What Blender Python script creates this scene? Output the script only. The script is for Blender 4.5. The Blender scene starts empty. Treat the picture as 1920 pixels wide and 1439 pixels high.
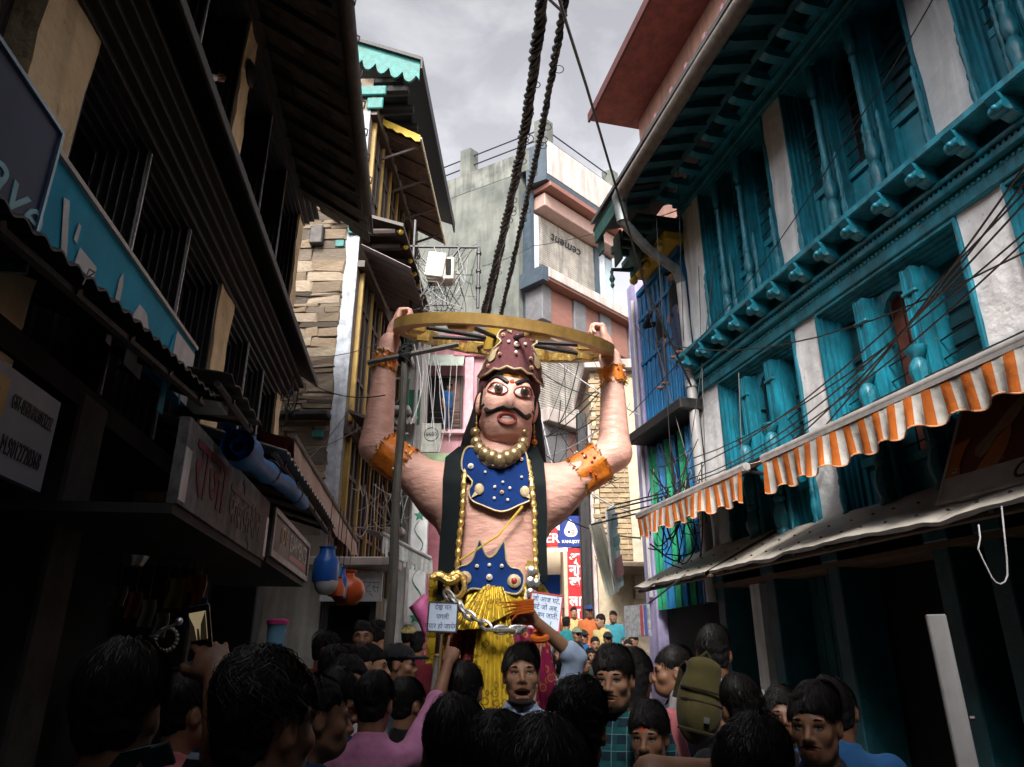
import bpy, bmesh, math, random
import numpy as np
from mathutils import Vector, Matrix, Euler
random.seed(11)
SC = bpy.context.scene
COL = SC.collection
rad = math.radians
PI = math.pi

# ------------------------------------------------------------------ camera
F_PX, CAM_H = 1365.0, 1.7            # focal length in pixels of a 1920 wide frame, eye height
PITCH = math.atan(520 / F_PX)
cam_d = bpy.data.cameras.new('camera'); cam = bpy.data.objects.new('camera', cam_d); COL.objects.link(cam)
cam.location = (0, 0, CAM_H); cam.rotation_euler = (PI / 2 + PITCH, 0, 0)
cam_d.sensor_width = 36; cam_d.lens = F_PX * 36 / 1920; cam_d.clip_start = .05; cam_d.clip_end = 3000
SC.camera = cam

# ------------------------------------------------------------------ light and sky
SUN_EL, SUN_AZ = rad(43), rad(188)       # azimuth clockwise from +Y: behind the viewer, a little to the left
SKY_STRENGTH = .09
sun_d = bpy.data.lights.new('sun', 'SUN'); sun = bpy.data.objects.new('sun', sun_d); COL.objects.link(sun)
sun_d.energy = 2.3; sun_d.angle = rad(16); sun_d.color = (1, .95, .88)
sdir = Vector((math.sin(SUN_AZ) * math.cos(SUN_EL), math.cos(SUN_AZ) * math.cos(SUN_EL), math.sin(SUN_EL)))
sun.rotation_euler = sdir.to_track_quat('Z', 'Y').to_euler()
world = bpy.data.worlds.new('World'); SC.world = world; world.use_nodes = True
wn, wl = world.node_tree.nodes, world.node_tree.links
wn.clear()
def wnode(t, **k):
    n = wn.new(t)
    for a, b in k.items(): setattr(n, a, b)
    return n
w_out = wnode('ShaderNodeOutputWorld'); w_bg = wnode('ShaderNodeBackground')
w_sky = wnode('ShaderNodeTexSky', sky_type='NISHITA', sun_disc=False, sun_elevation=SUN_EL, sun_rotation=SUN_AZ,
              altitude=1200, air_density=1.3, dust_density=5.0, ozone_density=1.0)
w_hs = wnode('ShaderNodeHueSaturation'); w_hs.inputs['Saturation'].default_value = .2
w_tint = wnode('ShaderNodeMix', data_type='RGBA', blend_type='MULTIPLY'); w_tint.inputs[0].default_value = 1
w_tint.inputs[7].default_value = (1.0, .96, .925, 1)
# thin cloud sheet: noise on the direction projected to a flat layer
w_tc = wnode('ShaderNodeTexCoord'); w_sep = wnode('ShaderNodeSeparateXYZ')
w_mz = wnode('ShaderNodeMath', operation='MAXIMUM'); w_mz.inputs[1].default_value = .08
w_dx = wnode('ShaderNodeMath', operation='DIVIDE'); w_dy = wnode('ShaderNodeMath', operation='DIVIDE')
w_cmb = wnode('ShaderNodeCombineXYZ'); w_no = wnode('ShaderNodeTexNoise')
w_no.inputs['Scale'].default_value = 4.2; w_no.inputs['Detail'].default_value = 7; w_no.inputs['Roughness'].default_value = .58; w_no.inputs['Distortion'].default_value = .35
w_rmp = wnode('ShaderNodeValToRGB'); w_rmp.color_ramp.elements[0].position = .44; w_rmp.color_ramp.elements[1].position = .70
w_rmp.color_ramp.elements[0].color = (.78, .78, .79, 1); w_rmp.color_ramp.elements[1].color = (1.16, 1.14, 1.12, 1)
w_cl = wnode('ShaderNodeMix', data_type='RGBA', blend_type='MULTIPLY'); w_cl.inputs[0].default_value = 1
wl.new(w_tc.outputs['Generated'], w_sep.inputs[0]); wl.new(w_sep.outputs[2], w_mz.inputs[0])
wl.new(w_sep.outputs[0], w_dx.inputs[0]); wl.new(w_mz.outputs[0], w_dx.inputs[1])
wl.new(w_sep.outputs[1], w_dy.inputs[0]); wl.new(w_mz.outputs[0], w_dy.inputs[1])
wl.new(w_dx.outputs[0], w_cmb.inputs[0]); wl.new(w_dy.outputs[0], w_cmb.inputs[1]); wl.new(w_cmb.outputs[0], w_no.inputs['Vector'])
wl.new(w_no.outputs[0], w_rmp.inputs[0])
w_gam = wnode('ShaderNodeGamma'); w_gam.inputs[1].default_value = 1.5
wl.new(w_sky.outputs[0], w_gam.inputs[0]); wl.new(w_gam.outputs[0], w_hs.inputs['Color']); wl.new(w_hs.outputs[0], w_tint.inputs[6])
wl.new(w_tint.outputs[2], w_cl.inputs[6]); wl.new(w_rmp.outputs[0], w_cl.inputs[7])
wl.new(w_cl.outputs[2], w_bg.inputs[0]); w_bg.inputs[1].default_value = SKY_STRENGTH
wl.new(w_bg.outputs[0], w_out.inputs[0])
vs = SC.view_settings
SC.display_settings.display_device = 'sRGB'; vs.view_transform = 'Standard'; vs.look = 'None'; vs.exposure = 1.3; vs.gamma = 1; vs.use_curve_mapping = False
SC.cycles.max_bounces = 6; SC.cycles.diffuse_bounces = 3; SC.cycles.glossy_bounces = 3; SC.cycles.caustics_reflective = False; SC.cycles.caustics_refractive = False
SC.cycles.use_denoising = True

# ------------------------------------------------------------------ pixel geometry of the photograph, used to measure the place
CP, SP = math.cos(PITCH), math.sin(PITCH)
def ray(u, v):
    a = 720 - v
    return (u - 960, F_PX * CP - a * SP, F_PX * SP + a * CP)
def at(u, v, y):
    x, Y, z = ray(u, v); k = y / Y
    return Vector((x * k, y, CAM_H + z * k))

# ------------------------------------------------------------------ materials
MATS = {}
def nd(nt, t, **k):
    n = nt.nodes.new(t)
    for a, b in k.items(): setattr(n, a, b)
    return n
def mat(name, col, rough=.65, metal=0, var=.18, scale=6, bump=0, bscale=60, col2=None, spec=.5, coat=0, rnd=0, streak=0, stretch=(1, 1, 1), detail=6, emit=0, sheen=0, voro=0, chip=None):
    """procedural surface: two tones by noise, optional per-object variation, fine relief and vertical water streaks"""
    if name in MATS: return MATS[name]
    m = bpy.data.materials.new(name); m.use_nodes = True; nt = m.node_tree; L = nt.links
    b = nt.nodes['Principled BSDF']
    b.inputs['Roughness'].default_value = rough; b.inputs['Metallic'].default_value = metal
    b.inputs['Specular IOR Level'].default_value = spec
    if coat: b.inputs['Coat Weight'].default_value = coat; b.inputs['Coat Roughness'].default_value = .15
    if sheen: b.inputs['Sheen Weight'].default_value = sheen
    tc = nd(nt, 'ShaderNodeTexCoord'); mp = nd(nt, 'ShaderNodeMapping'); mp.inputs['Scale'].default_value = stretch
    L.new(tc.outputs['Object'], mp.inputs[0])
    no = nd(nt, 'ShaderNodeTexNoise'); no.inputs['Scale'].default_value = scale; no.inputs['Detail'].default_value = detail; no.inputs['Roughness'].default_value = .62
    L.new(mp.outputs[0], no.inputs['Vector'])
    rp = nd(nt, 'ShaderNodeValToRGB'); e = rp.color_ramp.elements; e[0].position = .32; e[1].position = .68
    c2 = col2 or tuple(min(1, c * (1 + var)) for c in col)
    c1 = tuple(c * (1 - var) for c in col) if not col2 else col
    e[0].color = (*c1, 1); e[1].color = (*c2, 1)
    L.new(no.outputs[0], rp.inputs[0]); out = rp.outputs[0]
    if rnd:
        oi = nd(nt, 'ShaderNodeObjectInfo'); mr = nd(nt, 'ShaderNodeMapRange'); mr.inputs[3].default_value = 1 - rnd; mr.inputs[4].default_value = 1 + rnd
        L.new(oi.outputs['Random'], mr.inputs[0])
        mx = nd(nt, 'ShaderNodeMix', data_type='RGBA', blend_type='MULTIPLY'); mx.inputs[0].default_value = 1
        L.new(out, mx.inputs[6]); L.new(mr.outputs[0], mx.inputs[7]); out = mx.outputs[2]
    if streak:
        m2 = nd(nt, 'ShaderNodeMapping'); m2.inputs['Scale'].default_value = (2.2, 2.2, .3); L.new(tc.outputs['Object'], m2.inputs[0])
        n2 = nd(nt, 'ShaderNodeTexNoise'); n2.inputs['Scale'].default_value = 2.2; n2.inputs['Detail'].default_value = 9; n2.inputs['Distortion'].default_value = .6; L.new(m2.outputs[0], n2.inputs['Vector'])
        r2 = nd(nt, 'ShaderNodeValToRGB'); r2.color_ramp.elements[0].position = .38; r2.color_ramp.elements[1].position = .6
        g = 1 - streak; r2.color_ramp.elements[0].color = (g, g, g, 1); r2.color_ramp.elements[1].color = (1, 1, 1, 1)
        L.new(n2.outputs[0], r2.inputs[0])
        mx = nd(nt, 'ShaderNodeMix', data_type='RGBA', blend_type='MULTIPLY'); mx.inputs[0].default_value = 1
        L.new(out, mx.inputs[6]); L.new(r2.outputs[0], mx.inputs[7]); out = mx.outputs[2]
    if chip:
        n3 = nd(nt, 'ShaderNodeTexNoise'); n3.inputs['Scale'].default_value = chip[2]; n3.inputs['Detail'].default_value = 9; n3.inputs['Roughness'].default_value = .7; L.new(tc.outputs['Object'], n3.inputs['Vector'])
        r3 = nd(nt, 'ShaderNodeMapRange'); r3.inputs[1].default_value = chip[1]; r3.inputs[2].default_value = chip[1] + .03; r3.inputs[3].default_value = 0; r3.inputs[4].default_value = chip[3]; L.new(n3.outputs[0], r3.inputs[0])
        mx = nd(nt, 'ShaderNodeMix', data_type='RGBA'); mx.inputs[7].default_value = (*chip[0], 1); L.new(r3.outputs[0], mx.inputs[0]); L.new(out, mx.inputs[6]); out = mx.outputs[2]
    L.new(out, b.inputs['Base Color'])
    if bump:
        if voro:
            bn = nd(nt, 'ShaderNodeTexVoronoi'); bn.inputs['Scale'].default_value = bscale
        else:
            bn = nd(nt, 'ShaderNodeTexNoise'); bn.inputs['Scale'].default_value = bscale; bn.inputs['Detail'].default_value = 5
        L.new(mp.outputs[0], bn.inputs['Vector'])
        bp = nd(nt, 'ShaderNodeBump'); bp.inputs['Strength'].default_value = bump; bp.inputs['Distance'].default_value = .02
        L.new(bn.outputs[0], bp.inputs['Height']); L.new(bp.outputs[0], b.inputs['Normal'])
    if emit:
        b.inputs['Emission Color'].default_value = (*col, 1); b.inputs['Emission Strength'].default_value = emit
    MATS[name] = m
    return m
def band_mat(name, cols, axis, period, duty=.5, rough=.8, cross=None, dirt=.25, bump=0):
    """woven or printed stripes along one object axis; cross = (axis, period, colour, duty) adds a second set (plaid)"""
    if name in MATS: return MATS[name]
    m = bpy.data.materials.new(name); m.use_nodes = True; nt = m.node_tree; L = nt.links; b = nt.nodes['Principled BSDF']
    b.inputs['Roughness'].default_value = rough; b.inputs['Specular IOR Level'].default_value = .3
    tc = nd(nt, 'ShaderNodeTexCoord'); sp = nd(nt, 'ShaderNodeSeparateXYZ'); L.new(tc.outputs['Object'], sp.inputs[0])
    def step(ax, per, du):
        d = nd(nt, 'ShaderNodeMath', operation='DIVIDE'); d.inputs[1].default_value = per; L.new(sp.outputs['xyz'.index(ax)], d.inputs[0])
        f = nd(nt, 'ShaderNodeMath', operation='FRACT'); L.new(d.outputs[0], f.inputs[0])
        s = nd(nt, 'ShaderNodeMath', operation='LESS_THAN'); s.inputs[1].default_value = du; L.new(f.outputs[0], s.inputs[0])
        return s.outputs[0]
    mx = nd(nt, 'ShaderNodeMix', data_type='RGBA'); mx.inputs[6].default_value = (*cols[0], 1); mx.inputs[7].default_value = (*cols[1], 1)
    L.new(step(axis, period, duty), mx.inputs[0]); out = mx.outputs[2]
    for c in (cross or []):
        m2 = nd(nt, 'ShaderNodeMix', data_type='RGBA'); m2.inputs[7].default_value = (*c[2], 1)
        k = nd(nt, 'ShaderNodeMath', operation='MULTIPLY'); k.inputs[1].default_value = c[4] if len(c) > 4 else .7
        L.new(step(c[0], c[1], c[3]), k.inputs[0]); L.new(k.outputs[0], m2.inputs[0]); L.new(out, m2.inputs[6]); out = m2.outputs[2]
    no = nd(nt, 'ShaderNodeTexNoise'); no.inputs['Scale'].default_value = 3; no.inputs['Detail'].default_value = 7; L.new(tc.outputs['Object'], no.inputs['Vector'])
    rp = nd(nt, 'ShaderNodeMapRange'); rp.inputs[1].default_value = .3; rp.inputs[2].default_value = .7; rp.inputs[3].default_value = 1 - dirt; rp.inputs[4].default_value = 1.05
    L.new(no.outputs[0], rp.inputs[0])
    m3 = nd(nt, 'ShaderNodeMix', data_type='RGBA', blend_type='MULTIPLY'); m3.inputs[0].default_value = 1; L.new(out, m3.inputs[6]); L.new(rp.outputs[0], m3.inputs[7])
    L.new(m3.outputs[2], b.inputs['Base Color'])
    if bump:
        bn = nd(nt, 'ShaderNodeTexNoise'); bn.inputs['Scale'].default_value = 7; bn.inputs['Detail'].default_value = 6; L.new(tc.outputs['Object'], bn.inputs['Vector'])
        bp = nd(nt, 'ShaderNodeBump'); bp.inputs['Strength'].default_value = bump; bp.inputs['Distance'].default_value = .03; L.new(bn.outputs[0], bp.inputs['Height']); L.new(bp.outputs[0], b.inputs['Normal'])
    MATS[name] = m
    return m

# ------------------------------------------------------------------ objects
def tag(o, label=None, cat=None, group=None, kind=None):
    if label: o['label'] = label
    if cat: o['category'] = cat
    if group: o['group'] = group
    if kind: o['kind'] = kind
    return o
def thing(name, label, cat, loc=(0, 0, 0), rz=0, group=None):
    o = bpy.data.objects.new(name, None); COL.objects.link(o); o.location = loc; o.rotation_euler = (0, 0, rz)
    o.empty_display_size = .2
    return tag(o, label, cat, group)
def link(name, me, parent=None, m=None):
    o = bpy.data.objects.new(name, me); COL.objects.link(o)
    if parent is not None: o.parent = parent
    if m is not None and not me.materials: me.materials.append(m)
    return o
def copy_tree(o, parent=None):
    c = o.copy(); COL.objects.link(c)
    if parent is not None: c.parent = parent
    for ch in list(o.children): copy_tree(ch, c)
    return c
def vnoise(p, f=1.0, s=0.0):
    """cheap smooth pseudo noise on numpy arrays (x, y, z)"""
    x, y, z = p
    return (np.sin(x * f * 1.7 + 1.3 * np.sin(y * f * 2.1 + s) + s) + np.sin(y * f * 1.9 + 1.1 * np.sin(z * f * 1.6 + 2 * s) + 1.7 * s) + np.sin(z * f * 2.3 + 1.2 * np.sin(x * f * 1.4 + 3 * s) + 2.9 * s)) / 3

class MB:
    """collects boxes, tubes, turned and extruded shapes; build() links them as one mesh object"""
    def __init__(s): s.v = []; s.f = []; s.mi = []; s.cur = 0
    def add(s, vs, fs, M=None):
        n = len(s.v)
        s.v += [tuple(M @ Vector(p)) for p in vs] if M is not None else [tuple(p) for p in vs]
        s.f += [tuple(n + i for i in f) for f in fs]; s.mi += [s.cur] * len(fs)
        return s
    def box(s, x0, x1, y0, y1, z0, z1, c=0, M=None):
        if x0 > x1: x0, x1 = x1, x0
        if y0 > y1: y0, y1 = y1, y0
        if z0 > z1: z0, z1 = z1, z0
        if c <= 0:
            vs = [(x, y, z) for x in (x0, x1) for y in (y0, y1) for z in (z0, z1)]
            return s.add(vs, [(0, 1, 3, 2), (4, 6, 7, 5), (0, 4, 5, 1), (2, 3, 7, 6), (0, 2, 6, 4), (1, 5, 7, 3)], M)
        c = min(c, (x1 - x0) * .45, (y1 - y0) * .45, (z1 - z0) * .45)
        X, Y, Z = (x0, x1), (y0, y1), (z0, z1); vs = []; idx = {}
        for i in (0, 1):
            for j in (0, 1):
                for k in (0, 1):
                    di, dj, dk = c * (1 - 2 * i), c * (1 - 2 * j), c * (1 - 2 * k)
                    for a, p in enumerate(((X[i], Y[j] + dj, Z[k] + dk), (X[i] + di, Y[j], Z[k] + dk), (X[i] + di, Y[j] + dj, Z[k]))):
                        idx[i, j, k, a] = len(vs); vs.append(p)
        g = lambda *t: idx[t]; fs = []
        fs += [(g(0,0,0,0), g(0,0,1,0), g(0,1,1,0), g(0,1,0,0)), (g(1,0,0,0), g(1,1,0,0), g(1,1,1,0), g(1,0,1,0))]
        fs += [(g(0,0,0,1), g(1,0,0,1), g(1,0,1,1), g(0,0,1,1)), (g(0,1,0,1), g(0,1,1,1), g(1,1,1,1), g(1,1,0,1))]
        fs += [(g(0,0,0,2), g(0,1,0,2), g(1,1,0,2), g(1,0,0,2)), (g(0,0,1,2), g(1,0,1,2), g(1,1,1,2), g(0,1,1,2))]
        for j in (0, 1):
            for k in (0, 1): fs.append((g(0,j,k,1), g(1,j,k,1), g(1,j,k,2), g(0,j,k,2)))
        for i in (0, 1):
            for k in (0, 1): fs.append((g(i,0,k,0), g(i,1,k,0), g(i,1,k,2), g(i,0,k,2)))
        for i in (0, 1):
            for j in (0, 1): fs.append((g(i,j,0,0), g(i,j,1,0), g(i,j,1,1), g(i,j,0,1)))
        for i in (0, 1):
            for j in (0, 1):
                for k in (0, 1): fs.append((g(i,j,k,0), g(i,j,k,1), g(i,j,k,2)))
        return s.add(vs, fs, M)
    def prism(s, poly, a, b, axis='y', M=None):
        """polygon (2d list) extruded along axis from a to b; the polygon lives in the other two axes in xyz order"""
        n = len(poly)
        def P(p, t):
            return {'x': (t, p[0], p[1]), 'y': (p[0], t, p[1]), 'z': (p[0], p[1], t)}[axis]
        vs = [P(p, a) for p in poly] + [P(p, b) for p in poly]
        fs = [tuple(range(n)), tuple(range(2 * n - 1, n - 1, -1))] + [(i, (i + 1) % n, n + (i + 1) % n, n + i) for i in range(n)]
        return s.add(vs, fs, M)
    def tube(s, pts, r, n=6, cap=True, closed=False, M=None, squash=1):
        pts = [Vector(p) for p in pts]; m = len(pts); rs = r if isinstance(r, (list, tuple)) else [r] * m
        vs = []; up = None
        for i, p in enumerate(pts):
            if closed: t = pts[(i + 1) % m] - pts[i - 1]
            else: t = pts[min(i + 1, m - 1)] - pts[max(i - 1, 0)]
            if t.length < 1e-9: t = Vector((0, 0, 1))
            t.normalize()
            if up is None:
                up = Vector((0, 0, 1)) if abs(t.z) < .9 else Vector((1, 0, 0))
            a = (up - t * up.dot(t))
            if a.length < 1e-6: a = t.orthogonal()
            a.normalize(); bb = t.cross(a); up = a
            for k in range(n):
                an = 2 * PI * k / n
                vs.append(p + (a * math.cos(an) * squash + bb * math.sin(an)) * rs[i])
        fs = []
        for i in range(m if closed else m - 1):
            j = (i + 1) % m
            for k in range(n): fs.append((i * n + k, i * n + (k + 1) % n, j * n + (k + 1) % n, j * n + k))
        if cap and not closed: fs += [tuple(range(n - 1, -1, -1)), tuple(range((m - 1) * n, m * n))]
        return s.add(vs, fs, M)
    def lathe(s, prof, c=(0, 0, 0), n=12, axis='z', M=None):
        vs = []; fs = []; m = len(prof)
        for (r, z) in prof:
            for k in range(n):
                an = 2 * PI * k / n; x, y = r * math.cos(an), r * math.sin(an)
                p = {'z': (x, y, z), 'x': (z, x, y), 'y': (y, z, x)}[axis]
                vs.append((c[0] + p[0], c[1] + p[1], c[2] + p[2]))
        for i in range(m - 1):
            for k in range(n): fs.append((i * n + k, i * n + (k + 1) % n, (i + 1) * n + (k + 1) % n, (i + 1) * n + k))
        fs += [tuple(range(n - 1, -1, -1)), tuple(range((m - 1) * n, m * n))]
        return s.add(vs, fs, M)
    def ball(s, c, r, n=10, m=6, sc=(1, 1, 1), M=None):
        prof = [(max(1e-4, r * math.sin(PI * i / m)), -r * math.cos(PI * i / m)) for i in range(m + 1)]
        T = Matrix.Translation(Vector(c)) @ Matrix.Diagonal((*sc, 1))
        if M is not None: T = M @ T
        return s.lathe(prof, n=n, M=T)
    def grid(s, fn, nu, nv, thick=None, M=None):
        vs = [fn(i / nu, j / nv) for j in range(nv + 1) for i in range(nu + 1)]
        w = nu + 1
        fs = [(j * w + i, j * w + i + 1, (j + 1) * w + i + 1, (j + 1) * w + i) for j in range(nv) for i in range(nu)]
        if thick:
            n = len(vs); t = Vector(thick); vs = vs + [tuple(Vector(p) + t) for p in vs]
            fs = fs + [tuple(n + k for k in reversed(f)) for f in fs]
            ring = [i for i in range(nu)] + [j * w + nu for j in range(nv)] + [nv * w + i for i in range(nu, 0, -1)] + [j * w for j in range(nv, 0, -1)]
            q = len(ring)
            fs += [(ring[k], n + ring[k], n + ring[(k + 1) % q], ring[(k + 1) % q]) for k in range(q)]
        return s.add(vs, fs, M)
    def mesh(s, name='m', smooth=False, fix=True):
        me = bpy.data.meshes.new(name); me.from_pydata(s.v, [], s.f)
        if max(s.mi or [0]) > 0: me.polygons.foreach_set('material_index', s.mi)
        if fix:
            bm = bmesh.new(); bm.from_mesh(me); bmesh.ops.recalc_face_normals(bm, faces=bm.faces); bm.to_mesh(me); bm.free()
        if smooth:
            me.polygons.foreach_set('use_smooth', [True] * len(me.polygons))
            if smooth != 'all': me.set_sharp_from_angle(angle=rad(40))
        me.update()
        return me
    def build(s, name, m, parent=None, smooth=False, **k):
        me = s.mesh(name, smooth)
        for x in (m if isinstance(m, (list, tuple)) else [m]): me.materials.append(x)
        o = link(name, me, parent)
        return o
def part(name, m, parent, *boxes, c=0):
    b = MB()
    for q in boxes: b.box(*q, c=c)
    return b.build(name, m, parent)
def sub_loc(o, *p): o.location = p; return o

def text_mesh(body, size=1.0, extrude=.004, align='CENTER', shear=0, sx=1.0, bold=0):
    cu = bpy.data.curves.new('lettering', 'FONT'); cu.body = body; cu.size = size; cu.extrude = extrude; cu.align_x = align; cu.align_y = 'CENTER'; cu.shear = shear; cu.offset = bold
    cu.resolution_u = 3
    ob = bpy.data.objects.new('lettering', cu); COL.objects.link(ob)
    dg = bpy.context.evaluated_depsgraph_get(); me = bpy.data.meshes.new_from_object(ob.evaluated_get(dg))
    bpy.data.objects.remove(ob); bpy.data.curves.remove(cu)
    if sx != 1: me.transform(Matrix.Diagonal((sx, 1, 1, 1)))
    return me
def lettering(body, size, m, parent, loc, M3=None, **k):
    """flat letters; by default they stand in the local XZ plane reading along +x, facing -y"""
    me = text_mesh(body, size, **k); me.materials.clear(); me.materials.append(m)
    R = M3 if M3 is not None else Matrix.Rotation(PI / 2, 4, 'X')
    me.transform(Matrix.Translation(Vector(loc)) @ R)
    return link('lettering', me, parent)

# ------------------------------------------------------------------ facades: local x along the wall, y out to the street, z up
class Facade:
    def __init__(s, name, label, cat, o, ang, group=None):
        s.o = o; s.ang = ang; s.d = (math.cos(ang), math.sin(ang)); s.n = (-math.sin(ang), math.cos(ang))
        s.e = thing(name, label, cat, (o[0], o[1], 0), ang, group) if name else None
    def hit(s, u, v, off=0):
        x, y, z = ray(u, v)
        k = (s.o[0] * s.n[0] + s.o[1] * s.n[1] + off) / (x * s.n[0] + y * s.n[1])
        px, py = x * k - s.o[0], y * k - s.o[1]
        return (px * s.d[0] + py * s.d[1], CAM_H + z * k)
    def P(s, a, off, z):
        return Vector((s.o[0] + a * s.d[0] + off * s.n[0], s.o[1] + a * s.d[1] + off * s.n[1], z))
    def empty(s, name, label, cat, a=0, off=0, z=0, group=None):
        p = s.P(a, off, z); return thing(name, label, cat, p, s.ang, group)
# ------------------------------------------------------------------ organic surfaces: signed distance shapes meshed with surface nets
def surf(sdf, lo, hi, h):
    lo = np.array(lo, float); n = np.maximum(3, np.ceil((np.array(hi) - lo) / h).astype(int) + 1)
    ax = [(lo[i] + h * np.arange(n[i])).astype(np.float32) for i in range(3)]
    X, Y, Z = np.meshgrid(*ax, indexing='ij')
    D = sdf(X, Y, Z).astype(np.float32)
    ins = D < 0
    cs = np.zeros(tuple(n - 1), np.int8)
    for i in (0, 1):
        for j in (0, 1):
            for k in (0, 1): cs += ins[i:n[0] - 1 + i, j:n[1] - 1 + j, k:n[2] - 1 + k]
    act = (cs > 0) & (cs < 8); I, J, K = np.nonzero(act)
    if len(I) == 0: return np.zeros((0, 3)), np.zeros((0, 4), int)
    idm = np.full(tuple(n - 1), -1, np.int64); idm[I, J, K] = np.arange(len(I))
    acc = np.zeros((len(I), 3)); cnt = np.zeros(len(I))
    cor = [(i, j, k) for i in (0, 1) for j in (0, 1) for k in (0, 1)]
    for a in range(8):
        for b in range(a + 1, 8):
            if sum(abs(p - q) for p, q in zip(cor[a], cor[b])) != 1: continue
            da = D[I + cor[a][0], J + cor[a][1], K + cor[a][2]]; db = D[I + cor[b][0], J + cor[b][1], K + cor[b][2]]
            x = (da < 0) != (db < 0); t = np.where(x, da / np.where(np.abs(da - db) < 1e-9, 1, da - db), 0)
            for c in range(3): acc[:, c] += np.where(x, cor[a][c] + t * (cor[b][c] - cor[a][c]), 0)
            cnt += x
    V = lo + h * (np.stack([I, J, K], 1) + acc / cnt[:, None])
    FS = []
    for ax_ in range(3):
        o1, o2 = [(1, 2), (2, 0), (0, 1)][ax_]
        sl = [slice(0, n[i] - 1) for i in range(3)]
        A = D[:-1] if ax_ == 0 else D[:, :-1] if ax_ == 1 else D[:, :, :-1]
        B = D[1:] if ax_ == 0 else D[:, 1:] if ax_ == 1 else D[:, :, 1:]
        ch = (A < 0) != (B < 0); E = np.array(np.nonzero(ch))
        ok = (E[o1] > 0) & (E[o2] > 0) & (E[o1] < n[o1] - 1) & (E[o2] < n[o2] - 1); E = E[:, ok]
        neg = A[E[0], E[1], E[2]] < 0
        def cid(a, b):
            q = E.copy(); q[o1] -= a; q[o2] -= b; return idm[q[0], q[1], q[2]]
        q = np.stack([cid(1, 1), cid(0, 1), cid(0, 0), cid(1, 0)], 1)
        q[~neg] = q[~neg][:, ::-1]
        FS.append(q)
    return V, np.concatenate(FS)
def smin(a, b, k):
    if k <= 0: return np.minimum(a, b)
    h = np.clip(.5 + .5 * (b - a) / k, 0, 1)
    return b * (1 - h) + a * h - k * h * (1 - h)
def smax(a, b, k): return -smin(-a, -b, k)
def s_ell(X, Y, Z, c, r):
    x, y, z = X - c[0], Y - c[1], Z - c[2]
    k0 = np.sqrt((x / r[0]) ** 2 + (y / r[1]) ** 2 + (z / r[2]) ** 2); k1 = np.sqrt((x / r[0] ** 2) ** 2 + (y / r[1] ** 2) ** 2 + (z / r[2] ** 2) ** 2)
    return k0 * (k0 - 1) / np.maximum(k1, 1e-6)
def s_cap(X, Y, Z, a, b, r0, r1=None):
    r1 = r0 if r1 is None else r1
    ba = (b[0] - a[0], b[1] - a[1], b[2] - a[2]); l2 = max(1e-9, sum(q * q for q in ba))
    px, py, pz = X - a[0], Y - a[1], Z - a[2]
    t = np.clip((px * ba[0] + py * ba[1] + pz * ba[2]) / l2, 0, 1)
    return np.sqrt((px - t * ba[0]) ** 2 + (py - t * ba[1]) ** 2 + (pz - t * ba[2]) ** 2) - (r0 + (r1 - r0) * t)
def s_prof(X, Y, Z, rows, cap=.03):
    """stack of ellipses: rows of (z, half width, half depth, y centre)"""
    zs = [r[0] for r in rows]
    a = np.interp(Z, zs, [r[1] for r in rows]); b = np.interp(Z, zs, [r[2] for r in rows]); c = np.interp(Z, zs, [r[3] for r in rows])
    cx = np.interp(Z, zs, [r[4] if len(r) > 4 else 0 for r in rows])
    q = np.sqrt(((X - cx) / a) ** 2 + ((Y - c) / b) ** 2)
    d = (q - 1) * np.minimum(a, b) * .8
    return smax(d, np.maximum(zs[0] - Z, Z - zs[-1]), cap)
def sd_union(prims):
    """prims: (kind, args, k); kind in ell/cap/prof, negative kinds carve"""
    def f(X, Y, Z):
        d = np.full(X.shape, 9.0, np.float32)
        for kd, ar, k in prims:
            if kd == 'ell': d = smin(d, s_ell(X, Y, Z, *ar), k)
            elif kd == 'cap': d = smin(d, s_cap(X, Y, Z, *ar), k)
            elif kd == 'prof': d = smin(d, s_prof(X, Y, Z, *ar), k)
            elif kd == '-ell': d = smax(d, -s_ell(X, Y, Z, *ar), k)
            elif kd == '-cap': d = smax(d, -s_cap(X, Y, Z, *ar), k)
            elif kd == 'fn': d = ar[0](X, Y, Z, d)
        return d
    return f
def join_nets(parts):
    vs = []; fs = []; n = 0
    for V, F in parts:
        vs.append(V); fs.append(F + n); n += len(V)
    return np.concatenate(vs), np.concatenate(fs)
def net_mesh(name, V, F, smooth=True):
    me = bpy.data.meshes.new(name); V = np.asarray(V, np.float32); F = np.asarray(F, np.int32)
    me.vertices.add(len(V)); me.vertices.foreach_set('co', V.ravel())
    me.loops.add(F.size); me.loops.foreach_set('vertex_index', F.ravel())
    me.polygons.add(len(F)); me.polygons.foreach_set('loop_start', np.arange(0, F.size, F.shape[1], dtype=np.int32))
    me.update(calc_edges=True); me.validate()
    if smooth: me.polygons.foreach_set('use_smooth', np.ones(len(me.polygons), bool))
    return me

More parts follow.
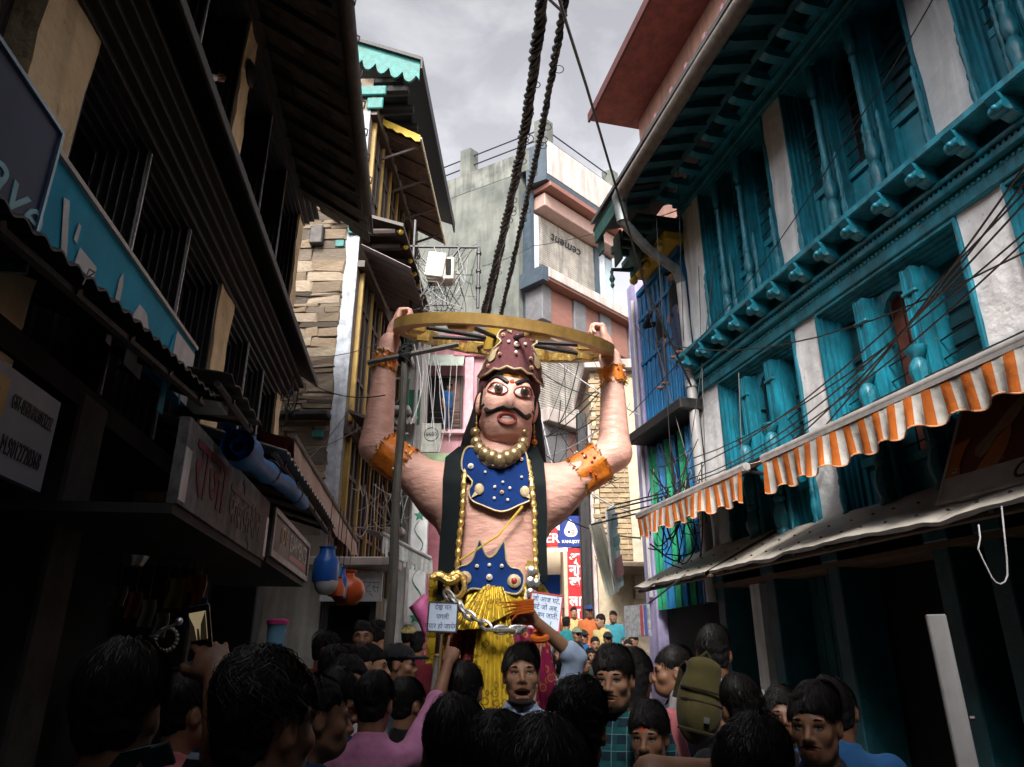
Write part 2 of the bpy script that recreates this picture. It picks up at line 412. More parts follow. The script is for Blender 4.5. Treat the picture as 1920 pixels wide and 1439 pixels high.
# ------------------------------------------------------------------ people
def head_prims(young=False, fem=False, mouth=0.0, sd=None):
    j = .9 if (young or fem) else 1.0
    jw = ck = nl = ns = 1.0
    if sd is not None: jw, ck, nl, ns = 1 + .12 * math.sin(sd * 3.1), 1 + .2 * math.sin(sd * 1.7), 1 + .16 * math.sin(sd * 5.7), 1 + .2 * math.sin(sd * 2.3); j *= 1 + .05 * math.sin(sd * 4.1)
    P = [('ell', ((0, .014, .028), (.074, .094, .086)), 0), ('ell', ((0, -.022, -.03), (.061 * (.97 if fem else 1) * (.5 + .5 * jw), .067, .088)), .03),
         ('ell', ((0, -.052, -.092 * j), (.034 * j * jw, .032, .026)), .035), ('cap', ((-.048, .0, -.062), (-.03, -.04, -.09), .018, .016), .03), ('cap', ((.048, .0, -.062), (.03, -.04, -.09), .018, .016), .03),
         ('ell', ((-.043, -.056, -.026), (.022 * ck, .02 * ck, .022)), .025), ('ell', ((.043, -.056, -.026), (.022 * ck, .02 * ck, .022)), .025),
         ('cap', ((-.04, -.074, .02), (.04, -.074, .02), .012), .02),
         ('-ell', ((-.031, -.105, -.001), (.0175, .03, .0058)), .008), ('-ell', ((.031, -.105, -.001), (.0175, .03, .0058)), .008),
         ('cap', ((0, -.086, .006), (0, -.095 - .012 * nl, -.034 * nl), .0075, .0125 * ns), .014), ('ell', ((-.0135, -.096, -.037), (.0095, .011, .008)), .008), ('ell', ((.0135, -.096, -.037), (.0095, .011, .008)), .008),
         ('ell', ((0, -.078, -.066), (.03, .02, .03)), .02),
         ('cap', ((-.021 - mouth * .6, -.086 + mouth * .5, -.0645 + mouth * .2), (.021 + mouth * .6, -.086 + mouth * .5, -.0645 + mouth * .2), .0055), .006), ('cap', ((-.017 - mouth * .3, -.086, -.0755 - mouth), (.017 + mouth * .3, -.086, -.0755 - mouth), .0065), .006),
         ('-ell', ((0, -.104 + min(.012, mouth), -.0695 - mouth * .42), (.021 + mouth * .6, .020 + min(.02, mouth), .002 + mouth * .38)), .003),
         ('ell', ((-.076, .016, -.008), (.011, .02, .031)), .008), ('ell', ((.076, .016, -.008), (.011, .02, .031)), .008),
         ('-ell', ((-.088, .01, -.004), (.008, .01, .017)), .006), ('-ell', ((.088, .01, -.004), (.008, .01, .017)), .006)]
    return P
def rot_fn(pr, M):
    """evaluate primitives in a space moved by the rigid matrix M (scale allowed)"""
    Mi = M.inverted(); s = M.to_scale()[0]; f = sd_union(pr)
    def g(X, Y, Z):
        a = np.array(Mi, float)
        x = a[0, 0] * X + a[0, 1] * Y + a[0, 2] * Z + a[0, 3]; y = a[1, 0] * X + a[1, 1] * Y + a[1, 2] * Z + a[1, 3]; z = a[2, 0] * X + a[2, 1] * Y + a[2, 2] * Z + a[2, 3]
        return f(x, y, z) * s
    return g
def hand_prims(pose='relax', side=1):
    """hand along +z from the wrist at the origin, palm facing -y, thumb on -x * side"""
    P = [('cap', ((0, 0, -.05), (0, 0, .02), .024, .024), 0), ('ell', ((0, 0, .052), (.04, .0155, .05)), .02)]
    cur = {'relax': (.5, .6, .5), 'grip': (1.25, 1.5, .9), 'open': (.12, .15, .1), 'point': (1.3, 1.5, 1.0)}[pose]
    for i, (bx, L) in enumerate(((-.029, .036), (-.0095, .040), (.0105, .037), (.029, .029))):
        c = cur if not (pose == 'point' and i == 0) else (.05, .05, .05)
        p = Vector((bx * side, 0, .092 - abs(i - 1) * .004)); an = 0; r = .0095 - .0006 * i
        for s_, (l, cc) in enumerate(((L, c[0]), (L * .72, c[1]), (L * .6, c[2]))):
            an += cc; q = p + Vector(((bx * side) * .12, -math.sin(an) * l, math.cos(an) * l))
            P.append(('cap', (tuple(p), tuple(q), r, r * .9), .006 if s_ == 0 else 0)); p = q; r *= .9
    t0 = Vector((-.026 * side, -.006, .022)); sp = .9 if pose in ('open', 'relax') else .45
    t1 = t0 + Vector((-.03 * side * sp, -.016 - (.015 if pose in ('grip', 'point') else 0), .034)); t2 = t1 + Vector((-.004 * side + (.02 * side if pose in ('grip', 'point') else 0), -.012, .028))
    P += [('cap', (tuple(t0), tuple(t1), .0145, .011), .012), ('cap', (tuple(t1), tuple(t2), .0105, .0085), .003)]
    return P
def ik(S, W, hint, a=.285, b=.255):
    S, W, hint = Vector(S), Vector(W), Vector(hint)
    d = W - S; L = d.length
    if L > (a + b) * .995: W = S + d * ((a + b) * .995 / L); d = W - S; L = d.length
    d.normalize(); x = (a * a - b * b + L * L) / (2 * L); h = math.sqrt(max(0, a * a - x * x))
    p = hint - d * hint.dot(d)
    if p.length < 1e-5: p = d.orthogonal()
    return S + d * x + p.normalized() * h, W
ARM_DOWN = {-1: (Vector((-.225, .03, 1.11)), Vector((-.24, -.06, .87))), 1: (Vector((.225, .03, 1.11)), Vector((.24, -.06, .87)))}
SHO = {-1: Vector((-.168, .012, 1.385)), 1: Vector((.168, .012, 1.385))}
def skin_mat(name, col, lip=None):
    if name in MATS: return MATS[name]
    m = mat(name, col, rough=.48, var=.12, scale=9, bump=.08, bscale=90, spec=.45); nt = m.node_tree; L = nt.links; b = nt.nodes['Principled BSDF']
    src = b.inputs['Base Color'].links[0].from_socket
    at_ = nd(nt, 'ShaderNodeAttribute', attribute_name='tint'); sp = nd(nt, 'ShaderNodeSeparateColor'); L.new(at_.outputs['Color'], sp.inputs[0])
    for ch, c in ((0, lip or (col[0] * .72, col[1] * .55, col[2] * .56)), (1, tuple(q * .33 for q in col)), (2, (.6, .06, .01))):
        mx = nd(nt, 'ShaderNodeMix', data_type='RGBA'); mx.inputs[7].default_value = (*c, 1)
        L.new(sp.outputs[ch], mx.inputs[0]); L.new(src, mx.inputs[6]); src = mx.outputs[2]
    L.new(src, b.inputs['Base Color'])
    return m
SK = [skin_mat('skin warm brown', (.36, .19, .115)), skin_mat('skin brown', (.27, .135, .08)), skin_mat('skin deep brown', (.18, .085, .05)), skin_mat('skin light brown', (.43, .245, .155))]
HAIR = mat('black hair', (.012, .011, .0115), rough=.8, var=.5, scale=90, spec=.12, stretch=(1, 1, .3))
HAIR_L = mat('black brown hair strands', (.014, .0125, .012), rough=.5, var=.5, scale=40, spec=.3)
EYE_W = mat('eye white', (.46, .43, .40), rough=.4, var=.02); EYE_D = mat('eye iris dark brown', (.016, .009, .006), rough=.4, var=.1)
TEETH = mat('teeth', (.75, .7, .6), rough=.3, var=.05); MOUTH_IN = mat('mouth inside', (.06, .012, .012), rough=.5)

def make_hair(style, HM, h, rng, strands, seed):
    """hair cap following the skull plus loose locks lying along it, in head space"""
    vol = {'short': .007, 'thick': .011, 'curly': .013, 'long': .012, 'crop': .004, 'bun': .010}[style]
    top = {'short': .010, 'thick': .014, 'curly': .016, 'long': .008, 'crop': .004, 'bun': .008}[style]
    fr = (0, .006, .014)[int(seed * 10) % 3]
    def f(X, Y, Z):
        n = vnoise((X, Y, Z), 38, seed + 4) * .0035 * (Z > .02) + vnoise((X, Y, Z), 70, seed) * (.0045 if style != 'curly' else .008) + vnoise((X, Y, Z), 160, seed + 2) * .002 + .0009 * np.sin(X * 420 + seed + 6 * np.sin(Y * 60)) * (Z > 0)
        wx = np.where(Z < .03, .45 + .55 * np.clip((Z + .03) / .06, 0, 1), 1.0); d = s_ell(X, Y, Z, (0, .016, .032 + top * .5), (.0745 + vol * .55, .094 + vol, .084 + vol + top * .5)) + vol * .3 * (1 - wx)
        if style == 'long':
            d = smin(d, s_cap(X, Y * 1.0, Z, (0, .075, -.02), (0, .10, -.30), .075, .06), .04)
        if style == 'bun': d = smin(d, s_ell(X, Y, Z, (0, .118, .0), (.036, .032, .036)), .01)
        d = smin(d, s_ell(X, Y, Z, (0, .042, -.03), (.058 + vol * .3, .060 + vol * .4, .052)), .03) + n
        cut = (-(Y) * .82 - Z * .57) - .026 - .010 * np.cos(X * 40) + n + .006 * np.sin(X * 230 + seed) * np.sin(X * 90 + seed * 2) - fr * np.exp(-(X / .05) ** 2)
        d = smax(d, cut, .018)
        if style not in ('long',):
            for s in (-1, 1): d = smax(d, -s_ell(X, Y, Z, (s * .086, .016, -.016), (.026, .036, .05)), .01)
        d = np.where((Z < -.01) & (Y < .026), np.maximum(d, .01 + (-.01 - Z)), d)
        if style not in ('long',): d = smax(d, -.074 - Z - .012 * np.cos(X * 38), .022)
        return d
    V, Fc = surf(f, (-.125, -.13, -.42 if style == 'long' else -.14), (.125, .19, .17), h)
    vs = [V]; fs = [Fc]; n0 = len(V)
    sv = []; sf = []
    cx, cy, cz = 0, .03, .035 + top * .5; rx, ry, rz = .074 + vol, .094 + vol, .084 + vol + top * .5
    wh = (rng.uniform(-.02, .02), .045)
    for i in range(strands):
        ph = rng.uniform(0, 2 * PI); th0 = abs(rng.gauss(0, .75)) + .02; L = rng.uniform(.35, .75) * (1.25 if style in ('thick', 'long') else 1)
        if th0 > 1.75: continue
        lift = rng.uniform(.006, .075) * (2.6 if i % 9 == 0 else 1) + (.05 if style == 'curly' else 0) * rng.random(); curl = rng.uniform(-.35, .35) * (3 if style == 'curly' else 1)
        w = rng.uniform(.0007, .0018); pts = []; ok = True
        for s_ in range(5):
            t = s_ / 4; th = th0 + L * t; p = ph + curl * t * t
            k = 1.005 + lift * math.sin(PI * min(1, t * 1.1)) * .8
            x = cx + wh[0] * math.cos(th) + rx * k * math.sin(th) * math.cos(p); y = cy - .016 + wh[1] * max(0, math.cos(th)) * .5 + ry * k * math.sin(th) * math.sin(p); z = cz + rz * k * math.cos(th)
            if (-(y) * .82 - z * .57) > .046 or (z < .005 and y < .045) or z < -.07 - .02 * rng.random(): ok = ok and s_ > 1; break
            pts.append(Vector((x, y, z)))
        if len(pts) < 3: continue
        b0 = len(sv)
        for q, p in enumerate(pts):
            t = (pts[min(q + 1, len(pts) - 1)] - pts[max(q - 1, 0)]).normalized(); nrm = Vector((p.x, p.y - cy, p.z - cz)).normalized(); sd = t.cross(nrm) * w * (1 - .8 * q / (len(pts) - 1))
            sv += [p - sd, p + sd + nrm * .0006]
        for q in range(len(pts) - 1): sf.append((b0 + 2 * q, b0 + 2 * q + 1, b0 + 2 * q + 3, b0 + 2 * q + 2))
    if sv:
        vs.append(np.array([tuple(p) for p in sv])); fs.append(np.array(sf) + n0)
    V = np.concatenate(vs); Fc = np.concatenate(fs)
    A = np.array(HM); V = V @ A[:3, :3].T + A[:3, 3]
    me = net_mesh('hair', V, Fc); mi = np.zeros(len(me.polygons), np.int32)
    if sv and len(me.polygons) == len(Fc): mi[len(Fc) - len(sf):] = np.arange(len(sf)) // 4 % 3 > 0
    me.polygons.foreach_set('material_index', mi)
    return me

GEO = {}
def person_geo(key, arms=None, head=(0, 0, 0), hair='short', detail=2, sleeve='short', mouth=0.0, fem=False, stash=False, collar=True, seed=1, lean=0, hands=('relax', 'relax'), hat=False, long_top=False, beard=0, mark=0, wide=1.0):
    """meshes of one person in body space: faces -y, feet on z=0, 1.70 m tall. Returns [(name, mesh, slot)]"""
    if key in GEO: return GEO[key]
    rng = random.Random(seed); arms = arms or {}
    hh = {3: .0045, 2: .006, 1: .009}[detail]; bh = {3: .014, 2: .018, 1: .026}[detail]
    out = []
    HM = Matrix.Translation((0, -.012 - .25 * math.sin(rad(lean)), 1.585)) @ Euler((rad(head[1]), rad(head[2]), rad(head[0])), 'XYZ').to_matrix().to_4x4()
    # skin: head and neck, fine
    nk = [('cap', ((0, .022, 1.55), (0, .03, 1.40), .054 if not fem else .047, .06 if not fem else .052), 0)]
    hp = head_prims(fem=fem, mouth=mouth, sd=seed); hf = rot_fn(hp, HM); nf = sd_union(nk)
    V, Fq = surf(lambda X, Y, Z: smin(hf(X, Y, Z), nf(X, Y, Z), .03), (-.14, -.19, 1.40), (.14, .16, 1.72), hh)
    nets = [(V, Fq)]; nh = len(V)
    torso = [(.82, .135, .095, .0), (.93, .16, .11, .0), (1.06, .142, .1, -.005), (1.22, .158 * wide, .112, .0), (1.34, .160 * wide, .098, .012), (1.405, .125, .078, .02), (1.435, .085, .065, .023), (1.455, .06, .055, .025)]
    prims = [('prof', (torso,), 0)]
    elb, wri = {}, {}
    for s in (-1, 1):
        if s in arms:
            if len(arms[s]) == 3: W, E = arms[s][0], arms[s][2]
            else: W, hint = arms[s]; E, W = ik(SHO[s], W, hint)
        else: E, W = ARM_DOWN[s]
        elb[s], wri[s] = E, W
        prims += [('cap', (tuple(SHO[s]), tuple(E), .05, .038), .04), ('cap', (tuple(E), tuple(W), .039, .026), .012)]
        hip, kn, ak = (.088 * s, 0, .88), (.1 * s, -.012, .48), (.1 * s, .02, .08)
        prims += [('cap', (hip, kn, .085, .056), .03), ('cap', (kn, ak, .056, .038), .01), ('cap', ((.1 * s, .03, .045), (.115 * s, -.13, .035), .042, .034), .02)]
    bf = sd_union(prims)
    R = lambda f: f
    lo = [min(-.36, elb[-1].x - .07, wri[-1].x - .06, elb[1].x - .07, wri[1].x - .06), min(-.22, *(p[s].y - .07 for p in (elb, wri) for s in (-1, 1))), -.02]
    hi = [max(.36, *(p[s].x + .07 for p in (elb, wri) for s in (-1, 1))), max(.18, *(p[s].y + .07 for p in (elb, wri) for s in (-1, 1))), max(1.5, *(p[s].z + .06 for p in (elb, wri) for s in (-1, 1)))]
    nets.append(surf(bf, lo, hi, bh))
    if detail >= 1:
        for s in (-1, 1):
            d = (wri[s] - elb[s]).normalized(); pose = hands[0 if s < 0 else 1]
            z = d; x = Vector((1, 0, 0)) if abs(d.x) < .8 else Vector((0, 1, 0)); y = z.cross(x).normalized(); x = y.cross(z).normalized()
            if s in arms and wri[s].z > 1.2: pass
            HMx = Matrix(((x.x, y.x, z.x, wri[s].x), (x.y, y.y, z.y, wri[s].y), (x.z, y.z, z.z, wri[s].z), (0, 0, 0, 1)))
            if detail == 1 and s not in arms: pose = 'relax'
            hfn = rot_fn(hand_prims(pose, s), HMx); c = wri[s] + d * .08
            nets.append(surf(hfn, tuple(c - Vector((.15, .15, .15))), tuple(c + Vector((.15, .15, .15))), .0055 if (detail == 3 or s in arms) else .009))
    V, Fq = join_nets(nets); me = net_mesh('body', V, Fq)
    # natural colour marks on the face: lips, stubble, tilak
    Ai = np.array(HM.inverted()); hv = V[:nh] @ Ai[:3, :3].T + Ai[:3, 3]
    tint = np.zeros((len(V), 4), np.float32); tint[:, 3] = 1
    lp = ((hv[:, 0] / .026) ** 2 + ((hv[:, 2] + .07 + mouth * .5) / (.0125 + mouth * .5)) ** 2 < 1) & (hv[:, 1] < -.07); tint[:nh, 0] = lp
    st = np.clip(1.3 - ((hv[:, 0] / .055) ** 2 + ((hv[:, 2] + .085) / .035) ** 2), 0, 1) * (hv[:, 1] < -.02) * (~lp); tint[:nh, 1] = st * (.08 if not fem else 0) + st * beard
    if mark: tint[:nh, 2] = ((hv[:, 0] / (.018 if mark > 1 else .005)) ** 2 + ((hv[:, 2] - (.045 if mark > 1 else .032)) / (.012 if mark > 1 else .007)) ** 2 < 1) & (hv[:, 1] < -.05)
    ca = me.color_attributes.new('tint', 'FLOAT_COLOR', 'POINT'); ca.data.foreach_set('color', tint.ravel())
    out.append(('body', me, 'skin'))
    # eyes
    for s in (-1, 1):
        b = MB(); b.cur = 0; b.ball((.031 * s, -.0725, -.001), .0135, 12, 8, sc=(1.15, 1, .9)); b.cur = 1; b.ball((.031 * s + .001, -.0818, .0005), .0072, 8, 6, sc=(1, .6, 1.0)); em = b.mesh('eye', 'all', fix=False); em.transform(HM); out.append(('eye', em, 'eye'))
        b = MB(); pts = [(s * x, -.089 + abs(x - .03) * .35, .0215 + (.004 - abs(x - .034) * .18)) for x in (.012, .022, .032, .042, .05)]
        b.tube(pts, [.003, .0045, .0042, .003, .001], 5, squash=1.0); bm_ = b.mesh('eyebrow', 'all'); bm_.transform(HM); out.append(('eyebrow', bm_, 'hair'))
        b = MB(); pts = [(s * (.031 + .0175 * q), -.0865 + .0075 * q * q + (.002 if q * 1 > .9 else 0), .0052 - .0052 * q * q) for q in (-1, -.6, -.2, .2, .6, 1)]
        b.tube(pts, [.0008, .0016, .0019, .0019, .0018, .0012], 5); lm = b.mesh('lid_shadow', 'all'); lm.transform(HM); out.append(('lid_shadow', lm, 'hair'))  # upper lid line and its shadow, drawn as a dark tube
    if stash:
        b = MB(); pts = [(x, -.1 + abs(x) * .45, -.0535 - abs(x) * .22) for x in (-.034, -.02, -.008, 0, .008, .02, .034)]
        b.tube(pts, [.0015, .005, .006, .005, .006, .005, .0015], 6); q = b.mesh('moustache', 'all'); q.transform(HM); out.append(('moustache', q, 'hair'))
    if mouth > .006:
        b = MB(); b.ball((0, -.056, -.07 - mouth * .45), .022, 8, 5, sc=(1.3, .5, .3 + mouth * 22)); q = b.mesh('mouth', 'all'); q.transform(HM); out.append(('mouth', q, 'mouth'))
        b = MB(); b.grid(lambda u, w: ((u - .5) * .044, -.083 + ((u - .5) * 2) ** 2 * .010, -.0635 + mouth * .1 - w * .0125), 6, 1, thick=(0, .003, 0)); q = b.mesh('teeth', 'all'); q.transform(HM); out.append(('teeth', q, 'teeth'))
    if hair: out.append(('hair', make_hair(hair, HM, hh * 1.1 if detail > 1 else .009, rng, {3: 5200, 2: 2200, 1: 260}[detail], seed * 1.7), 'hair'))
    if hat:
        def cf(X, Y, Z):
            d = s_ell(X, Y, Z, (0, .014, .045), (.09, .108, .088)); d = smax(d, .038 - Z, .006); d = smax(d, -s_ell(X, Y, Z, (0, .014, .04), (.083, .1, .082)), .004)
            br = smax(s_ell(X, Y, Z, (0, -.105, .045), (.068, .085, .012)), Y + .055, .01)
            return smin(d, br, .006)
        V2, F2 = surf(cf, (-.11, -.21, .02), (.11, .14, .15), .007); A = np.array(HM); V2 = V2 @ A[:3, :3].T + A[:3, 3]; out.append(('cap', net_mesh('cap', V2, F2), 'cap'))
    # shirt
    inf = .014; sp_ = [('prof', ([(.80, .165, .12, .0)] + [(z, a + inf, b + inf + .004, c) for z, a, b, c in torso[1:]] + [(1.475, .062, .056, .024)], .02), 0)]
    if long_top: sp_[0] = ('prof', ([(.45, .21, .15, .0), (.8, .18, .13, 0)] + [(z, a + inf, b + inf + .004, c) for z, a, b, c in torso[2:]] + [(1.475, .062, .056, .024)], .02), 0)
    for s in (-1, 1):
        E, W = elb[s], wri[s]
        if sleeve == 'long':
            We = E + (W - E) * .93; sp_ += [('cap', (tuple(SHO[s]), tuple(E), .058, .05), .045), ('cap', (tuple(E), tuple(We), .05, .036), .015)]
        elif sleeve == 'rolled':
            We = E + (W - E) * .12; sp_ += [('cap', (tuple(SHO[s]), tuple(E), .058, .05), .045), ('cap', (tuple(E), tuple(We), .052, .054), .01)]
        else:
            We = SHO[s] + (E - SHO[s]) * .72; sp_ += [('cap', (tuple(SHO[s]), tuple(We), .058, .058), .045)]
    def shf(X, Y, Z):
        d = sd_union(sp_)(X, Y, Z)
        d = d + vnoise((X + .5 * Z, Y, Z * .35 - .4 * X), 26, seed) * .0034 + vnoise((X + Z * .9, Y, Z * .5), 55, seed + 5) * .0028 + vnoise((X - Z * .7, Y, Z * .8), 90, seed + 9) * .0016
        nkd = s_cap(X, Y, Z, (0, .0, 1.46), (0, -.02, 1.56), .066, .08)
        d = smax(d, -nkd, .008)
        if collar:
            co = np.abs(np.sqrt((X / 1.05) ** 2 + (Y - .02) ** 2) - .069 + (Z - 1.43) * .12) - .007
            co = smax(co, np.abs(Z - 1.442 - Y * .22) - .026, .006); d = smin(d, smax(co, -Y * 1.0 - .045 - np.abs(X) * .3, .01), .008)
        return d
    shn = surf(shf, (lo[0], lo[1] - .03, .43 if long_top else .76), (hi[0], hi[1] + .02, max(1.52, hi[2])), {3: .009, 2: .0125, 1: .02}[detail])
    out.append(('shirt', net_mesh('shirt', *shn), 'shirt'))
    tr = []
    for s in (-1, 1):
        tr += [('cap', ((.088 * s, 0, .87), (.1 * s, -.012, .48), .105, .078), .03), ('cap', ((.1 * s, -.012, .48), (.1 * s, .015, .1), .078, .066), .01)]
    tr.append(('prof', ([(.80, .165, .12, 0), (.93, .17, .125, 0), (.98, .16, .118, 0)],), .03))
    out.append(('trousers', net_mesh('trousers', *surf(sd_union(tr), (-.26, -.2, .02), (.26, .2, 1.02), .024)), 'trousers'))
    GEO[key] = out
    return out
TROU = [mat('navy denim', (.03, .045, .09), .85, var=.3, scale=30), mat('black trousers', (.02, .02, .022), .85, var=.2), mat('grey trousers', (.12, .12, .12), .85)]
def cloth(name, col, **k): return mat('cloth ' + name, col, rough=k.pop('rough', .85), var=k.pop('var', .12), scale=k.pop('scale', 14), bump=.05, bscale=300, spec=.2, sheen=.08, **k)
def head_base(u, v, y, zg=0.0, lim=(.86, 1.1)):
    """where a person stands and how tall, from the pixel of the head centre and a distance"""
    p = at(u, v, y); s = (p.z - zg) / 1.585
    return p, s
def person(label, geo, uvy, rot, shirt, skin=1, zg=0.0, group='people in the festival crowd', trousers=0, cap=None, name='person', sc=None, base=None):
    p, s = head_base(*uvy, zg)
    if sc: s = sc
    z = p.z - 1.585 * s if base is None else base
    if abs(z - zg) < .16 and base is None: s = (p.z - zg) / 1.585; z = zg
    e = thing(name, label, 'person', (p.x, p.y, z), rad(rot), group); e.scale = (s, s, s)
    for nm, me, slot in geo:
        if not me.materials:
            if slot == 'eye': me.materials.append(EYE_W); me.materials.append(EYE_D)
            elif nm == 'hair': me.materials.append(HAIR); me.materials.append(HAIR_L)
            else: me.materials.append({'skin': SK[1], 'hair': HAIR, 'shirt': SK[1], 'trousers': TROU[0], 'mouth': MOUTH_IN, 'teeth': TEETH, 'cap': HAIR}[slot])
        o = link(nm, me, e)
        sm = {'skin': SK[skin] if isinstance(skin, int) else skin, 'shirt': shirt, 'trousers': TROU[trousers], 'cap': cap}.get(slot)
        if sm is not None:
            o.material_slots[0].link = 'OBJECT'; o.material_slots[0].material = sm
    return e
# ------------------------------------------------------------------ shared building materials
TEAL = mat('teal oil paint', (.010, .205, .290), rough=.42, var=.4, scale=9, chip=((.10, .17, .18), .60, 14, .75), bump=.25, bscale=40, streak=.35, stretch=(1, 1, .4))
TEAL_L = mat('teal paint on panels', (.02, .28, .37), rough=.45, chip=((.16, .22, .22), .62, 12, .8), var=.2, scale=7, bump=.15, bscale=50, streak=.2)
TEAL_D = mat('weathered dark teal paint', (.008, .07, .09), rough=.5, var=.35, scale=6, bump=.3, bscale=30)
WHITEWASH = mat('whitewashed plaster', (.78, .80, .82), rough=.9, chip=((.42, .38, .33), .63, 6, .7), var=.14, scale=2.5, bump=1.0, bscale=9, streak=.28)
CREAM = mat('cream plaster', (.74, .585, .35), rough=.9, chip=((.40, .31, .19), .62, 7, .7), var=.14, scale=3, bump=1.0, bscale=9, streak=.2)
BLACKP = mat('black gloss wood paint', (.011, .012, .016), rough=.30, var=.4, scale=22, bump=.5, bscale=70, stretch=(1, 1, .15), spec=.6)
BLACKW = mat('soot black wood', (.012, .012, .013), rough=.6, var=.4, scale=10, bump=.4, bscale=30)
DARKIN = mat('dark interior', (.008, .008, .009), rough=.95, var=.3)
TIN = mat('old tin sheet', (.30, .29, .27), rough=.6, metal=.1, var=.3, scale=5, bump=.4, bscale=8, col2=(.48, .44, .38))
TIN_D = mat('rusted dark tin', (.05, .045, .042), rough=.6, metal=.3, var=.4, scale=6, bump=.3, bscale=14)
RUST = mat('rusty iron pipe', (.10, .085, .075), rough=.7, metal=.2, var=.45, scale=9, bump=.3, bscale=40, col2=(.2, .17, .145))
PIPE_W = mat('grey white plastic pipe', (.56, .56, .56), rough=.45, var=.12, scale=4, streak=.35)
PIPE_G = mat('grey metal downpipe', (.2, .22, .23), rough=.45, metal=.5, var=.3, scale=6)
IRON = mat('dark iron', (.03, .03, .032), rough=.45, metal=.6, var=.3)
SLATE = mat('dark slate', (.045, .045, .05), rough=.6, var=.35, scale=5, bump=.4, bscale=20, rnd=.35)
WOODB = mat('brown wood', (.12, .07, .04), rough=.6, var=.3, scale=8, stretch=(1, 1, .2), bump=.2)
GLASSD = mat('dark window glass', (.02, .025, .028), rough=.08, var=.2, spec=.8)
CABLE = mat('black cable', (.012, .012, .013), rough=.45, var=.2)
CABLE_W = mat('pale grey cable', (.38, .38, .39), rough=.5, var=.15)
STONE_PAVE = mat('street paving', (.16, .15, .14), rough=.85, var=.3, scale=3, bump=.4, bscale=12)
CURT = mat('reddish curtain', (.30, .10, .07), rough=.9, var=.3, scale=6)

# ------------------------------------------------------------------ ground
def ground():
    b = MB(); b.grid(lambda u, v: ((u - .5) * 1200, (v - .5) * 1200, -.02), 8, 8)
    tag(b.build('ground', mat('packed earth', (.16, .13, .10), .95, var=.3, scale=.4)), kind='structure')
    b = MB(); b.grid(lambda u, v: (-7 + 13 * u, -14 + 26.4 * v, .0), 4, 8)
    st = tag(b.build('street', STONE_PAVE), kind='structure')
    rs = random.Random(5)
    me = MB().box(-.29, .29, -.19, .19, -.01, .018, c=.012).mesh('paving_slab')
    for i in range(9):
        for j in range(17):
            o = link('paving_slab', me, st, STONE_PAVE); o.location = (-2.55 + i * .61 + (.3 if j % 2 else 0), 2.6 + j * .405, rs.uniform(0, .006)); o.rotation_euler = (0, 0, rs.uniform(-.01, .01))
ground()
STEP0, STEP_D, STEP_H = 12.4, .62, .165          # the street climbs in stone steps beyond the effigy
def ground_z(y): return 0 if y < STEP0 else min(11, math.floor((y - STEP0) / STEP_D) + 1) * STEP_H
def steps():
    b = MB(); b.grid(lambda u, v: (-4 + 9 * u, STEP0 + 11 * STEP_D + 30 * v, 11 * STEP_H - .002), 2, 2)
    st = tag(b.build('steps', STONE_PAVE), kind='structure')
    for i in range(11):
        y = STEP0 + i * STEP_D
        q = MB(); q.box(-3.6, 4.6, y, y + STEP_D + (.0 if i < 10 else .4), i * STEP_H - .3 + .003, (i + 1) * STEP_H, c=.015); q.build('step', STONE_PAVE, st)
steps()

# ------------------------------------------------------------------ carved window bays of the teal house
def lathe_prof(kind, h):
    if kind == 'column':
        p = [(.062, 0), (.062, .05), (.052, .06), (.06, .09), (.068, .12), (.055, .16), (.04, .175), (.058, .2), (.064, .24), (.045, .28), (.036, .31), (.05, .325), (.05, .345), (.034, .36), (.04, .42), (.036, .7), (.032, .76), (.046, .775), (.046, .79), (.03, .805), (.05, .83), (.062, .87), (.05, .905), (.06, .92), (.06, 1)]
    elif kind == 'urn':
        p = [(.075, 0), (.075, .05), (.06, .07), (.088, .13), (.092, .19), (.07, .26), (.05, .29), (.068, .31), (.068, .335), (.05, .35), (.058, .42), (.075, .5), (.08, .55), (.062, .6), (.055, .63), (.08, .65), (.08, .7), (.06, .72), (.07, .76), (.088, .82), (.078, .88), (.05, .915), (.06, .93), (.092, .975), (.098, 1), (.05, 1)]
    else:
        p = [(.032, 0), (.032, .08), (.022, .1), (.036, .18), (.038, .26), (.022, .36), (.03, .38), (.03, .42), (.02, .45), (.026, .55), (.034, .66), (.022, .74), (.03, .77), (.03, .82), (.018, .86), (.028, .92), (.01, 1)]
    return [(r, z * h) for r, z in p]
COLM = {}
def col_mesh(kind, h, m):
    k = (kind, round(h, 2), m.name)
    if k not in COLM:
        me = MB().lathe(lathe_prof(kind, h), n=8 if kind != 'column' else 10).mesh(kind, True); me.materials.append(m); COLM[k] = me
    return COLM[k]
def stepped(b, s0, s1, z0, z1, steps=3, w=.05, d=.07, o0=.03, head=True):
    """stepped moulding lining an opening: each inner ring sits deeper"""
    for i in range(steps):
        a, o = i * w, o0 - i * d
        b.box(s0 + a, s0 + a + w, o - .34, o, z0, z1 - (a if head else 0)); b.box(s1 - a - w, s1 - a, o - .34, o, z0, z1 - (a if head else 0))
        b.box(s0 + a + w, s1 - a - w, o - .34, o - .003, z1 - a - w, z1 - a)
